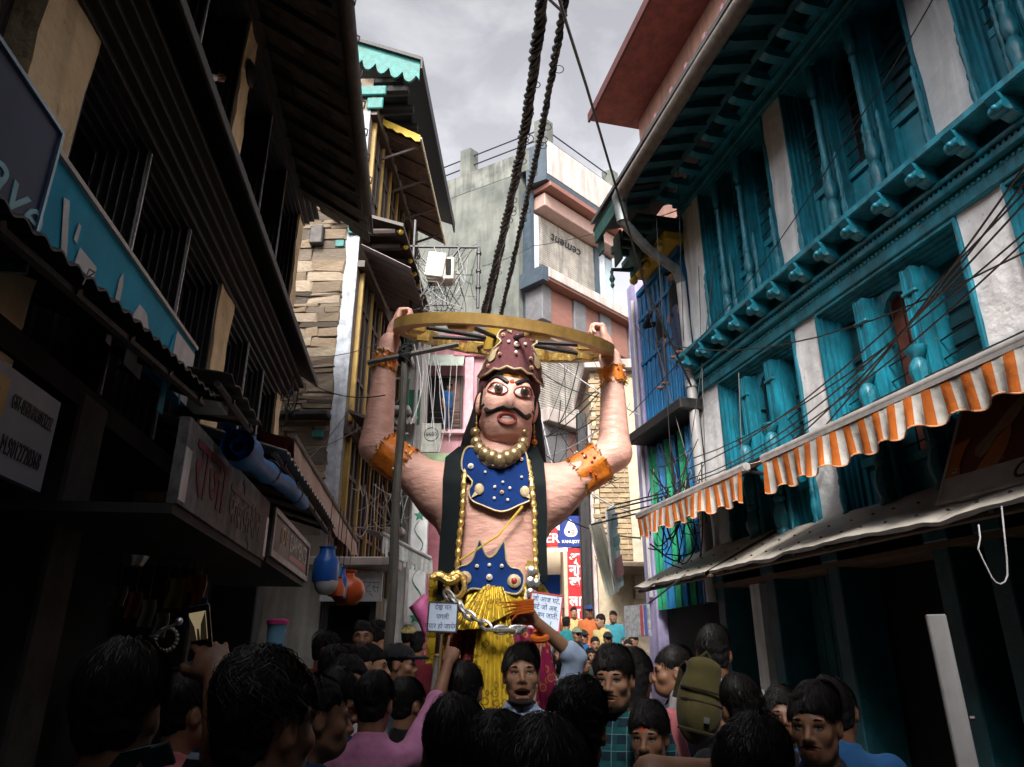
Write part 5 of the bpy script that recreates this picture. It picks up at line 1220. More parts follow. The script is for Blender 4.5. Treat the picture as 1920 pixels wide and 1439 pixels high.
# ------------------------------------------------------------------ right hand: blue window house, red house, brick house
BLUE = mat('bright blue wood paint', (.006, .16, .38), .5, chip=((.08, .14, .2), .62, 12, .7), var=.3, scale=8, bump=.3, bscale=40, stretch=(1, 1, .3)); GRN2 = mat('emerald cloth', (.01, .25, .12), .8, var=.4, scale=10); LAV = mat('lavender wall paint', (.42, .38, .62), .8, var=.12, streak=.25); DGREEN = mat('dark green eave wood', (.008, .055, .05), .6, var=.4, scale=9, bump=.3)
BH = Facade('blue_house', 'narrow house with bright blue window boards and green carved eave', 'house', (TH.P(5.62, 0, 0).x, TH.P(5.62, 0, 0).y), TH.ang)
def blue_house():
    e = BH.e
    part('wall', DARKIN, e, (0, 2.1, -3, -.1, 0, 8.4))
    for k in range(9):
        s = .06 + k * .175; f = part('window_board', BLUE, e, (s, s + .15, -.1, .03, 5.15, 7.6), (s + .03, s + .12, .03, .055, 5.2, 7.55), c=.012)
    part('rail', BLUE, e, (0, 1.62, .0, .075, 6.3, 6.38), (0, 1.62, .0, .075, 7.1, 7.18), (0, 1.62, 0, .08, 7.6, 7.7), c=.01)
    part('pillar', LAV, e, (1.66, 2.05, -.2, .06, 0, 8.0), c=.02)
    b = MB(); b.tube([(1.75, .1, 2.6), (1.74, .1, 7.6)], .03, 7); b.build('conduit', PIPE_W, e, True)
    part('ledge', BLACKW, e, (-.2, 1.7, -.1, .36, 4.95, 5.12), c=.02)
    for k in range(6):
        s = .1 + k * .25; b = MB(); b.grid(lambda u, v: (s + .2 * u, .05 + .04 * math.sin(u * 9 + k), 2.4 + 2.45 * v), 8, 2); b.build('hanging_cloth', GRN2 if k % 2 else BLUE, e, True)
    # yellow cornice with turned knobs and stepped green eave
    part('cornice', YEL, e, (-.1, 1.2, -.1, .32, 7.72, 7.86), c=.01)
    kn = MB().lathe([(.02, 0), (.06, .03), (.075, .08), (.05, .13), (.03, .16), (.06, .18), (.06, .22)], n=8).mesh('knob', True); kn.materials.append(YEL)
    for k in range(5): o = link('knob', kn, e); o.location = (.05 + k * .26, .34, 7.55)
    part('moulding', DGREEN, e, (-.1, 1.2, -.1, .5, 7.88, 8.0), (-.1, .9, -.1, .75, 8.02, 8.12), c=.01)
    for k in range(4): part('bracket', DGREEN, e, (.0 + k * .24, .08 + k * .24, .4, .85, 7.86, 8.02), c=.02)
    b = MB(); b.grid(lambda u, v: (-.6 + 1.2 * u - .1 * v, .2 + 1.05 * v, 8.45 - .4 * v), 3, 2, thick=(0, 0, .06)); b.build('roof', BLACKW, e)
    b = MB(); pl = [(1.24, 8.1), (1.24, 7.9)]
    part('eave_board', DGREEN, e, (-.4, .45, 1.2, 1.25, 7.82, 8.12))
    for k in range(3): part('eave_tongue', DGREEN, e, (.3, .5 + .1 * k, 1.15 - .3 * k, 1.18 - .3 * k, 7.62 - .1 * k, 8.05), c=.01)
    pd = MB().lathe([(.01, -.3), (.035, -.25), (.02, -.2), (.05, -.14), (.02, -.06), (.03, 0)], n=8).mesh('pendant', True); pd.materials.append(DGREEN); o = link('pendant', pd, e); o.location = (.55, .95, 7.42)
    b = MB(); b.tube([(.6, .3, 7.7), (.58, .65, 7.5), (.55, .95, 7.45)], [.05, .04, .03], 6); b.build('carved_arm', DGREEN, e)
blue_house()
RED_H = Facade('red_house', 'tall salmon pink house with red eave rising behind the teal roof', 'house', (TH.P(5.0, -1.5, 0).x, TH.P(5.0, -1.5, 0).y), TH.ang)
def red_house():
    e = RED_H.e; SAL = mat('salmon wall paint', (.46, .26, .21), .85, var=.15, scale=2, streak=.25); RSO = mat('red painted soffit', (.22, .065, .052), .8, var=.3, scale=5)
    part('wall', SAL, e, (-6, 4.85, -4, 0, 8, 13.9)); part('eave_slab', RSO, e, (-6, 5.1, -4, 1.15, 13.9, 14.02)); part('fascia_board', mat('dark red fascia', (.08, .02, .018), .7), e, (-6, 5.12, 1.15, 1.2, 13.86, 14.1))
    for s in (3.1, 1.6, .1):
        f = part('window', BROWN_D, e, (s, s + .7, -.02, .05, 11.4, 13.2)); part('pane', GLASSD, f, (s + .06, s + .64, .04, .056, 11.5, 13.1)); part('surround', mat('pale pink paint', (.72, .45, .5), .85), e, (s - .1, s, -.01, .07, 11.3, 13.3), (s + .7, s + .8, -.01, .07, 11.3, 13.3))
    part('corner_strip', WHITEWASH, e, (-2.2, -.4, -.02, .05, 8, 13.9))
red_house()
def brick_house():
    e = thing('brick_house', 'tan ashlar brick house beside the blue window house', 'house', (1.95, 17.0, 0)); rs = random.Random(4)
    w = part('wall', mat('pale mortar', (.5, .42, .3), .95, var=.2), e, (0, 2.6, 0, 3, 0, 8.5))
    BR = mat('tan ashlar brick', (.34, .255, .155), .85, var=.2, scale=6, bump=.3, bscale=30, rnd=.25)
    me = MB().box(-.15, .15, -.02, .02, -.052, .052, c=.012).mesh('brick'); me.materials.append(BR)
    for r in range(38):
        for k in range(5):
            o = link('brick', me, w); o.location = (.1 + k * .315 + (.157 if r % 2 else 0), -.012 + rs.uniform(-.008, .008), 3.9 + r * .12)
    part('quoin_strip', mat('pale cream plaster', (.5, .45, .34), .9), e, (.82, 1.05, -.06, -.034, 3, 8.3)); part('roof_edge', PARA, e, (-.15, 2.7, -.25, 3, 8.5, 8.75), c=.02)
    part('shop_hood', mat('old brown tarp', (.2, .15, .11), .9, var=.3, scale=5, bump=.4, bscale=10), e, (.15, 2.4, -1.6, 0, 3.5, 3.62), c=.03)
brick_house()

# street end: more houses close the view where the lane turns
def lane_end():
    e = thing('far_house', 'plain grey house closing the lane behind the market shop', 'house', (-.5, 24.5, 0))
    part('wall', mat('dull grey plaster', (.34, .32, .3), .9, var=.2, streak=.3), e, (0, 3.2, 0, 3, 0, 8)); f = part('window', BROWN_D, e, (1.5, 2.3, -.05, 0, 4, 5.6)); part('pane', GLASSD, f, (1.58, 2.22, -.06, -.052, 4.08, 5.52))
lane_end()
# unseen houses added behind the viewer to shade the near crowd
def back_shade_houses():
    W = mat('dark shade house wall', (.10, .095, .09), .9, var=.3, scale=2)
    for nm, lab, x0, x1, y0, y1, h in (('rear_shade_house', 'tall unseen shade house added behind the viewer on the right', 3.2, 10, -16, -2.6, 15), ('rear_shade_house', 'tall unseen shade house added across the lane behind the viewer', -9, 3.0, -12, -4.6, 9.3)):
        e = thing(nm, lab, 'house', (x0, y0, 0)); part('wall', W, e, (0, x1 - x0, 0, y1 - y0, 0, h)); part('roof', SLATE, e, (-.4, x1 - x0 + .4, -.4, y1 - y0 + .4, h, h + .2))
        for k in range(4): part('window', BROWN_D, e, (-.05, .0, 1 + k * 1.8, 2 + k * 1.8, 4, 5.6)) if x0 > 0 else part('window', BROWN_D, e, (.8 + k * 1.4, 1.6 + k * 1.4, y1 - y0, y1 - y0 + .05, 4, 5.6))
back_shade_houses()
# ------------------------------------------------------------------ the effigy
EFF = Vector((-.03, 8.5, 0))
def eq(u, v, dy=0): return at(u, v, 8.5 + dy) - EFF
E_SKIN = mat('glossy salmon papier mache', (.68, .385, .315), .48, var=.16, scale=4.5, bump=.8, bscale=6.5, spec=.4, stretch=(1, 1, 2.6))
GOLD = mat('gold paint', (.36, .225, .065), .5, .25, var=.22, scale=8, bump=.15, bscale=20); GFOIL = mat('crinkled gold foil', (.60, .40, .12), .3, .55, var=.25, scale=7, bump=.9, bscale=16)
BEAD = mat('dull gold bead', (.42, .31, .16), .3, .7, var=.2, scale=12); ORB = mat('orange satin band', (.62, .17, .012), .5, var=.3, scale=10, bump=.4, bscale=25)
MAROON = mat('maroon felt crown', (.115, .035, .04), .9, var=.25, scale=30, bump=.3, bscale=120); BRAID = mat('pale gold braid', (.5, .40, .24), .6, .2, var=.25, scale=30); PLATE_B = mat('royal blue velvet board', (.004, .030, .155), .85, spec=.2, var=.25, scale=5); SASH = mat('black green satin', (.006, .010, .012), .75, var=.3, scale=4, spec=.15)
PEARL = mat('pale bead', (.62, .58, .5), .35, .1, var=.15); REDBEAD = mat('red stone bead', (.35, .03, .03), .3); BLK = mat('black face paint', (.008, .008, .009), .55, var=.2); LIPC = mat('dark red lip paint', (.26, .045, .04), .35); CHAIN = mat('silver chain', (.55, .56, .58), .28, .85, var=.25, scale=10)
def gold_print(name, base, ink):
    m = mat(name, base, .33, .45, var=.15, scale=5, bump=.3, bscale=14); nt = m.node_tree; b = nt.nodes['Principled BSDF']; src = b.inputs['Base Color'].links[0].from_socket
    tc = nd(nt, 'ShaderNodeTexCoord'); vo = nd(nt, 'ShaderNodeTexVoronoi'); vo.inputs['Scale'].default_value = 11; nt.links.new(tc.outputs['Object'], vo.inputs['Vector'])
    r = nd(nt, 'ShaderNodeValToRGB'); el = r.color_ramp.elements; el[0].position = 0; el[0].color = (1, 1, 1, 1); el[1].position = .16; el[1].color = (0, 0, 0, 1)
    for p, c in ((.30, 0), (.34, .8), (.42, .8), (.46, 0)): x = el.new(p); x.color = (c, c, c, 1)
    nt.links.new(vo.outputs['Distance'], r.inputs[0]); mx = nd(nt, 'ShaderNodeMix', data_type='RGBA'); mx.inputs[7].default_value = (*ink, 1); nt.links.new(r.outputs[0], mx.inputs[0]); nt.links.new(src, mx.inputs[6]); nt.links.new(mx.outputs[2], b.inputs['Base Color'])
    return m
SKIRT = gold_print('printed gold brocade', (.52, .36, .03), (.14, .08, .01)); WINE = gold_print('wine brocade', (.17, .01, .05), (.42, .16, .03))
def board(name, outline, y, thick, m, par, bend=None, piping=None, pr=.012):
    """cut-out board: outline in (x, z), bent over the body by bend(x, z)"""
    bm = bmesh.new(); vs = [bm.verts.new((p[0], 0, p[1])) for p in outline]; bm.faces.new(vs)
    xs = [p[0] for p in outline]; x0, x1 = min(xs), max(xs); n = max(2, int((x1 - x0) / .06))
    for i in range(1, n):
        bmesh.ops.bisect_plane(bm, geom=bm.verts[:] + bm.edges[:] + bm.faces[:], plane_co=(x0 + (x1 - x0) * i / n, 0, 0), plane_no=(1, 0, 0))
    bmesh.ops.triangulate(bm, faces=[f for f in bm.faces if len(f.verts) > 4])
    r = bmesh.ops.extrude_face_region(bm, geom=bm.faces[:])
    for g in r['geom']:
        if isinstance(g, bmesh.types.BMVert): g.co.y += thick
    bmesh.ops.recalc_face_normals(bm, faces=bm.faces)
    for v in bm.verts: v.co.y += y + (bend(v.co.x, v.co.z) if bend else 0)
    me = bpy.data.meshes.new(name); bm.to_mesh(me); bm.free(); me.materials.append(m); o = link(name, me, par)
    if piping is not None:
        pts = []
        k = len(outline)
        for i in range(k):
            a, b_ = outline[i], outline[(i + 1) % k]
            d = math.hypot(a[0] - b_[0], a[1] - b_[1])
            for t in range(max(1, int(d / .06))):
                f = t / max(1, int(d / .06)); x, z = a[0] + (b_[0] - a[0]) * f, a[1] + (b_[1] - a[1]) * f; pts.append((x, y - .004 + (bend(x, z) if bend else 0), z))
        q = MB(); q.tube(pts, pr, 5, closed=True); q.build('braid_edge', piping, o)
    return o
def smooth_poly(pts, n=4):
    out = []; k = len(pts)
    for i in range(k):
        p0, p1, p2, p3 = (Vector(pts[(i + j - 1) % k]) for j in range(4))
        for t in range(n):
            u = t / n; out.append(tuple(.5 * ((2 * p1) + (p2 - p0) * u + (2 * p0 - 5 * p1 + 4 * p2 - p3) * u * u + (3 * p1 - p0 - 3 * p2 + p3) * u ** 3)))
    return out
def effigy():
    e = thing('giant_effigy', 'giant moustached festival effigy with maroon crown raising its arms above the crowd', 'effigy', EFF)
    # ---- body: torso, arms and head as one papier mache surface
    j = {-1: [eq(830, 925), eq(706, 838, .0), eq(724, 668, -.05), eq(742, 610, -.05)], 1: [eq(1030, 930), eq(1152, 850, .0), eq(1148, 695, -.02), eq(1136, 640, -.05)]}
    tz = lambda v: eq(930, v).z
    cx = lambda u, v: eq(u, v).x
    torso = [(.9, .55, .45, 0, cx(925, 1100)), (tz(1140), .56, .42, 0, cx(925, 1140)), (tz(1080), .54, .42, 0, cx(925, 1080)), (tz(1020), .60, .42, 0, cx(925, 1020)), (tz(960), .70, .43, .0, cx(925, 960)), (tz(915), .74, .42, .02, cx(928, 915)), (tz(880), .62, .36, .04, cx(932, 880)), (tz(862), .4, .32, .05, cx(936, 862))]
    pr = [('prof', (torso, .1), 0)]
    for s in (-1, 1):
        S, E, W, Hd = j[s]
        pr += [('cap', (tuple(S + Vector((-s * .25, 0, -.05))), tuple(S), .32, .27), .25), ('cap', (tuple(S), tuple(E), .27, .195), .16), ('cap', (tuple(E), tuple(W), .20, .13), .08), ('cap', (tuple(W), tuple(W.lerp(Hd, .4)), .13, .14), .04)]
    hc = eq(952, 757, -.05); HS = 4.75
    HM = Matrix.Translation(hc) @ Euler((rad(2), rad(7), rad(5)), 'XYZ').to_matrix().to_4x4() @ Matrix.Diagonal((HS * .95, HS, HS * 1.02, 1))
    nk = eq(937, 868)
    pr += [('cap', (tuple(hc + Vector((0, .05, -.3))), tuple(nk), .30, .33), .1)]
    bf = sd_union(pr)
    hp = [q for q in head_prims(young=True) if q[0] not in ('-ell',)]
    hp = hp[:13] + [('ell', ((0, -.05, -.045), (.058, .04, .06)), .03)] + hp[13:]
    hf = rot_fn([q for q in hp if not (q[0] == 'cap' and abs(q[1][0][2] + .0645) < .002) and not (q[0] == 'cap' and abs(q[1][0][2] + .0755) < .002)], HM)
    nets = [surf(bf, (-2.3, -.75, .85), (1.75, .75, 5.9), .035)]
    nets.append(surf(hf, tuple(hc - Vector((.65, .75, .72))), tuple(hc + Vector((.65, .65, .75))), .022))
    # hands closed over the wheel rim
    for s in (-1, 1):
        S, E, W, Hd = j[s]; d = (Hd - W).normalized(); sc = 4.6
        x = Vector((-s * .25, -1, 0)).normalized(); x = (x - d * x.dot(d)).normalized(); y = d.cross(x)
        if s < 0: pass
        Mh = Matrix(((x.x, y.x, d.x, Hd.x - d.x * .12), (x.y, y.y, d.y, Hd.y - d.y * .12), (x.z, y.z, d.z, Hd.z - d.z * .12), (0, 0, 0, 1))) @ Matrix.Scale(sc * .78, 4)
        hh = []
        for q in hand_prims('grip', 1 if s > 0 else -1): hh.append(q)
        # palm faces the wheel: y axis must point away from it
        inward = Vector((-s, 0, 0))
        if (-y).dot(inward) < 0: Mh = Mh @ Matrix.Rotation(PI, 4, 'Z')
        nets.append(surf(rot_fn(hh, Mh), tuple(Hd - Vector((.6, .6, .55))), tuple(Hd + Vector((.6, .6, .7))), .022))
    V, Fq = join_nets(nets); me = net_mesh('body', V, Fq); me.materials.append(E_SKIN); link('body', me, e)
    # ---- face, laid on the surface of the head
    hsd = sd_union(hp)
    def fy(x, z, out=0.0):
        ys = np.linspace(-.16, .02, 160); d = hsd(np.full(160, x), ys, np.full(160, z)); k = np.nonzero(d < 0)[0]
        return (ys[k[0]] if len(k) else 0) - out
    def on(pts, out=.002): return [tuple(HM @ Vector((x, fy(x, z, out), z))) for x, z in pts]
    def tub(name, pts, r, m, out=.002, n=7, sq=1): b = MB(); b.tube(on(pts, out), [q * HS for q in r] if isinstance(r, list) else r * HS, n, squash=sq); return b.build(name, m, e, True)
    for s in (-1, 1):
        ex, ez = .034 * s, .004
        al = [(ex + s * .0255 * math.cos(t), ez + (.0155 if math.sin(t) > 0 else .0125) * math.sin(t) + .004 * math.cos(t)) for t in [2 * PI * k / 24 for k in range(24)]]
        b = MB(); c = on([(ex, ez)], .010)[0]; ring = on(al, .003); b.add([c] + ring, [(0, 1 + (k + 1) % 24, 1 + k) for k in range(24)]); eye = b.build('eye', mat('white eye paint', (.78, .76, .72), .3, var=.03), e, True)
        tub('eye_rim', al + [al[0]], .0022, LIPC, .0035)
        ix = ex + .002
        def disc(nm, r, m, o): b = MB(); cc = on([(ix, ez + .001)], o + .003)[0]; rr = [tuple(Vector(p)) for p in on([(ix + r * math.cos(2 * PI * k / 16), ez + .001 + r * math.sin(2 * PI * k / 16)) for k in range(16)], o)]; b.add([cc] + rr, [(0, 1 + (k + 1) % 16, 1 + k) for k in range(16)]); b.build(nm, m, eye, True)
        disc('iris', .0118, mat('brown iris paint', (.10, .045, .02), .3), .0095); disc('pupil', .0066, BLK, .0125)
        b = MB(); b.ball(on([(ix - .003, ez + .0065)], .0165)[0], .0022 * HS, 6, 4); b.build('eye_glint', mat('white eye paint', (.78, .76, .72), .3), eye, True)
        tub('eyebrow', [(s * x, z) for x, z in ((.010, .024), (.020, .030), (.034, .039), (.048, .041), (.060, .034), (.068, .020))], [.0045, .0062, .0062, .005, .0032, .0015], BLK, .003)
        tub('sideburn', [(s * x, z) for x, z in ((.066, .05), (.071, .03), (.073, .0), (.0725, -.025), (.069, -.037), (.064, -.034))], [.005, .0048, .004, .003, .0025, .002], BLK, .003)
    tub('moustache', [(-.058, -.046), (-.052, -.054), (-.04, -.054), (-.026, -.048), (-.012, -.0445), (0, -.048), (.012, -.0445), (.026, -.048), (.04, -.054), (.052, -.054), (.058, -.046)], [.006, .0072, .005, .0048, .0044, .0035, .0044, .0048, .005, .0072, .006], BLK, .003)
    lip = [(.0225 * math.cos(t) * (1 - .1 * abs(math.sin(t))), -.0705 + .0125 * math.sin(t)) for t in [2 * PI * k / 20 for k in range(20)]]
    b = MB(); c = on([(0, -.071)], -.004)[0]; b.add([c] + on(lip, .002), [(0, 1 + (k + 1) % 20, 1 + k) for k in range(20)]); b.build('mouth', mat('mouth inside', (.06, .012, .012), .5), e, True)
    tub('lip', lip + [lip[0]], .0040, LIPC, .003)
    for z in (-.0655,):
        b = MB(); b.grid(lambda u, v: tuple(HM @ Vector(((u - .5) * .030, fy((u - .5) * .03, z, .0015), z - .0022 + .0044 * v))), 8, 1, thick=(0, .02, 0)); b.build('teeth', mat('white tooth paint', (.75, .68, .66), .4), e)
    b = MB(); b.grid(lambda u, v: tuple(HM @ Vector(((u - .5) * .05, fy((u - .5) * .05, .045 + v * .013, .003), .045 + v * .013))), 6, 1); b.build('forehead_mark', mat('yellow paste', (.75, .42, .06), .7), e)
    b = MB(); b.grid(lambda u, v: tuple(HM @ Vector(((u - .5) * .03, fy((u - .5) * .03, .049 + v * .005, .004), .049 + v * .005))), 6, 1); b.build('forehead_mark', mat('vermilion paste', (.5, .05, .01), .7), e)
    b = MB(); b.ball(on([(0, .028)], .002)[0], .0062 * HS, 10, 6, sc=(1, .5, 1)); b.build('forehead_dot', mat('vermilion paste', (.5, .05, .01), .7), e, True)
    # ---- long black hair behind the shoulders
    def hair(X, Y, Z):
        d = s_ell(X, Y, Z, (0, .03, .02), (.083, .09, .09))
        for s in (-1, 1):
            d = smin(d, s_cap(X, Y, Z, (s * .05, .05, .0), (s * .085, .055, -.17), .04, .036), .02)
        d = smin(d, s_cap(X, Y, Z, (.05, .075, -.02), (.13, .07, -.235), .05, .03), .03)
        d = smin(d, s_cap(X, Y, Z, (0, .07, 0), (0, .085, -.15), .06, .05), .04) + vnoise((X, Y, Z * .15), 150, 1) * .0018
        return smax(d, (-Y * .9 - Z * .2) + .012, .01)
    V, Fq = surf(hair, (-.18, -.06, -.31), (.2, .17, .13), .006); A = np.array(HM); V = V @ A[:3, :3].T + A[:3, 3]; me = net_mesh('hair', V, Fq); me.materials.append(mat('black wig hair', (.007, .007, .008), .6, spec=.2, var=.4, scale=25, bump=.6, bscale=30, stretch=(1, 1, .06))); link('hair', me, e)
    # ---- crown: felt board wrapped round the head
    top = [(-.088, .052), (-.087, .075), (-.082, .092), (-.062, .118), (-.046, .135), (-.058, .150), (-.052, .168), (-.034, .172), (-.022, .160), (-.018, .185), (.0, .196), (.018, .185), (.022, .160), (.034, .172), (.052, .168), (.058, .150), (.046, .135), (.062, .118), (.082, .092), (.087, .075), (.088, .052)]
    bot = [(.088, .052), (.07, .052), (.055, .060), (.04, .056), (.02, .064), (.0, .058), (-.02, .064), (-.04, .056), (-.055, .060), (-.07, .052)]
    def cr(x, z): return Vector((x * .93, .012 - .108 * math.sqrt(max(0, 1 - (x / .0915) ** 2)) + max(0, z - .1) * .25, z))
    ol = smooth_poly(top, 2)[:-2] + bot[1:]
    bm = bmesh.new(); vs = [bm.verts.new((p[0], 0, p[1])) for p in ol]; bm.faces.new(vs)
    for i in range(1, 16): bmesh.ops.bisect_plane(bm, geom=bm.verts[:] + bm.edges[:] + bm.faces[:], plane_co=(-.088 + .176 * i / 16, 0, 0), plane_no=(1, 0, 0))
    bmesh.ops.triangulate(bm, faces=bm.faces[:]); r = bmesh.ops.extrude_face_region(bm, geom=bm.faces[:]); ext = {g for g in r['geom'] if isinstance(g, bmesh.types.BMVert)}
    for v in bm.verts: p = cr(v.co.x, v.co.z); p.y += (.006 if v in ext else 0); v.co = HM @ p
    bmesh.ops.recalc_face_normals(bm, faces=bm.faces); me = bpy.data.meshes.new('crown'); bm.to_mesh(me); bm.free(); me.materials.append(MAROON); crown = link('crown', me, e)
    b = MB(); b.tube([tuple(HM @ (cr(x, z) + Vector((0, -.002, 0)))) for x, z in ol], .0030 * HS, 6, closed=True); b.build('braid_edge', BRAID, crown, True)
    # back of the crown closes the head
    b = MB(); b.ball((0, .02, .05), .09, 16, 10, sc=(.97, 1.02, .95)); me = b.mesh('crown_cap', 'all'); me.transform(HM); me.materials.append(MAROON); link('crown_cap', me, crown)
    for x, z, r_, m in ((0, .128, .0085, PEARL), (-.045, .098, .005, BRAID), (.045, .098, .005, BRAID), (0, .104, .0045, PEARL), (-.024, .134, .0045, PEARL), (.024, .134, .0045, PEARL), (0, .152, .005, PEARL), (-.042, .155, .006, BRAID), (.042, .155, .006, BRAID), (0, .183, .005, BRAID), (-.072, .072, .006, BRAID), (.05, .075, .006, BRAID)):
        b = MB(); b.ball(tuple(HM @ (cr(x, z) + Vector((0, -.001, 0)))), r_ * HS, 10, 6, sc=(1, .5, 1)); st = b.build('crown_stud', m, crown, True)
        if r_ >= .005: b = MB(); b.ball(tuple(HM @ (cr(x, z) + Vector((0, -.0035, 0)))), r_ * .5 * HS, 8, 5, sc=(1, .5, 1)); b.build('stud_stone', REDBEAD, st, True)
    for s in (-1, 1):
        lf = smooth_poly([(s * .070, .082), (s * .078, .096), (s * .066, .112), (s * .050, .118), (s * .056, .104), (s * .058, .088)], 3); b = MB(); b.add([tuple(HM @ (cr(x, z) + Vector((0, -.004, 0)))) for x, z in lf], [tuple(range(len(lf)))]); b.add([tuple(HM @ (cr(x, z) + Vector((0, -.001, 0)))) for x, z in lf], []); b.build('leaf_motif', BRAID, crown)
    # ---- ear drops
    for s in (-1, 1):
        p = HM @ Vector((s * .079, .008, -.042)); b = MB(); b.tube([tuple(p), tuple(p + Vector((0, 0, -.42)))], .008, 5); er = b.build('ear_drop', GOLD, e)
        for dz, r_ in ((-.1, .018), (-.16, .02), (-.23, .04), (-.3, .022), (-.36, .03), (-.44, .05)): b = MB(); b.ball(tuple(p + Vector((0, 0, dz))), r_, 10, 6); b.build('bead', mat('amber bead', (.55, .2, .02), .25, .3), er, True)
    # ---- bead necklace
    for k in range(11):
        t = PI * (k / 10); u = 937 - 46 * math.cos(t); v = 812 + 48 * math.sin(t) ** .8 + (4 if k == 5 else 0); dy = -.30 - .24 * math.sin(t) ** .6
        r_ = .062 + .026 * math.sin(t); b = MB(); b.ball(tuple(eq(u, v, dy)), r_, 14, 9); b.build('necklace_bead', BEAD, e, True)
    # ---- breast board, belt board
    q2 = lambda u, v: (eq(u, v, -.45).x, eq(u, v, -.45).z)
    bend = lambda x, z: .22 * (x - eq(932, 900).x) ** 2
    bo = smooth_poly([q2(*p) for p in ((872, 845), (866, 880), (886, 905), (879, 922), (885, 940), (905, 950), (940, 962), (972, 950), (998, 935), (1002, 905), (992, 885), (985, 850), (966, 868), (938, 880), (905, 870), (890, 842))], 3)
    bp = board('breast_board', bo, -.50, .03, PLATE_B, e, bend, BRAID, .012)
    def stud(par, u, v, r_, m=PEARL, y=-.515, sq=1.0):
        x, z = q2(u, v); b = MB(); b.ball((x, y + bend(x, z), z), r_, 12, 6, sc=(1, .35, sq)); st = b.build('stud', m, par, True)
        if r_ >= .022: b = MB(); b.ball((x, y - r_ * .3 + bend(x, z), z), r_ * .45, 8, 5, sc=(1, .5, 1)); b.build('stud_stone', REDBEAD if m != PEARL else BRAID, st, True)
    for u, v, r_, m in ((883, 877, .036, PEARL), (903, 858, .022, BRAID), (945, 877, .024, BRAID), (978, 864, .022, BRAID), (910, 888, .016, PEARL), (978, 897, .016, PEARL), (943, 907, .016, PEARL), (928, 916, .018, PEARL), (956, 918, .018, PEARL), (941, 926, .024, BRAID), (927, 937, .018, PEARL), (952, 940, .018, PEARL)): stud(bp, u, v, r_, m)
    for u, v, s in ((899, 920, -1), (984, 924, 1)):
        c = q2(u, v); lf = smooth_poly([(c[0] - .07 * s, c[1] - .07), (c[0] + .04 * s, c[1] - .05), (c[0] + .075 * s * -1 + .02, c[1] + .02), (c[0] - .02, c[1] + .09), (c[0] + .05, c[1] + .04)], 3)
        b = MB(); b.ball((c[0], -.515 + bend(*c), c[1]), .06, 12, 6, sc=(.9, .25, 1.1)); b.prism([(c[0] - .05, c[1] - .03), (c[0] + .05, c[1] - .03), (c[0] - s * .09 * -1, c[1] - .10)], -.512 + bend(*c), -.52 + bend(*c), 'y'); b.build('leaf_motif', BRAID, bp, True)
    bo = smooth_poly([q2(*p) for p in ((858, 1108), (852, 1082), (860, 1066), (876, 1061), (886, 1052), (893, 1032), (899, 1016), (905, 1026), (910, 1040), (918, 1048), (928, 1042), (936, 1030), (945, 1018), (948, 1034), (950, 1054), (958, 1066), (974, 1070), (983, 1086), (979, 1106), (968, 1116), (945, 1112), (930, 1106), (910, 1108), (884, 1106), (872, 1114))], 3)
    bb = board('belt_board', bo, -.53, .03, PLATE_B, e, bend, BRAID, .011)
    for u, v, r_, m in ((895, 1064, .022, PEARL), (918, 1062, .02, PEARL), (941, 1064, .022, PEARL), (918, 1085, .036, PEARL), (872, 1086, .075, BRAID), (964, 1092, .075, BRAID), (916, 1102, .025, BRAID)): stud(bb, u, v, r_, m, -.545)
    # ---- black shoulder sash on both sides with gold edging
    for s, pts in ((-1, ((880, 838, -.05), (856, 858, -.36), (850, 900, -.52), (848, 960, -.52), (842, 1020, -.5), (838, 1090, -.5), (838, 1125, -.48))), (1, ((990, 838, -.05), (1005, 868, -.36), (1010, 905, -.52), (1014, 960, -.52), (1014, 1020, -.5), (1016, 1080, -.48), (1016, 1092, -.46)))):
        wd = [40, 42, 40, 38, 36, 36, 36] if s < 0 else [34, 30, 27, 24, 22, 22, 22]
        def row(i, u_):
            k = i * (len(pts) - 1); a = min(int(k), len(pts) - 2); f = k - a; p = [pts[a][c] + (pts[a + 1][c] - pts[a][c]) * f for c in range(3)]; w = wd[a] + (wd[a + 1] - wd[a]) * f
            return eq(p[0] - w / 2 + w * u_, p[1], p[2] + .05 * (u_ - .5) * -s)
        b = MB(); b.grid(lambda u, v: tuple(row(v, u)), 5, 36, thick=(0, .02, 0)); sh = b.build('sash', SASH, e, True)
        b = MB(); b.tube([tuple(row(k / 60, 1 if s < 0 else 0) + Vector((0, -.012, 0))) for k in range(61)], [.028 + .008 * math.sin(k * 2.1) for k in range(61)], 7); b.build('gold_fringe', GFOIL, sh, True)
    b = MB(); b.tube([tuple(eq(980, 950, -.5)), tuple(eq(935, 1005, -.54)), tuple(eq(862, 1052, -.5))], .013, 5); b.build('sacred_cord', mat('yellow cord', (.62, .42, .06), .7), e)
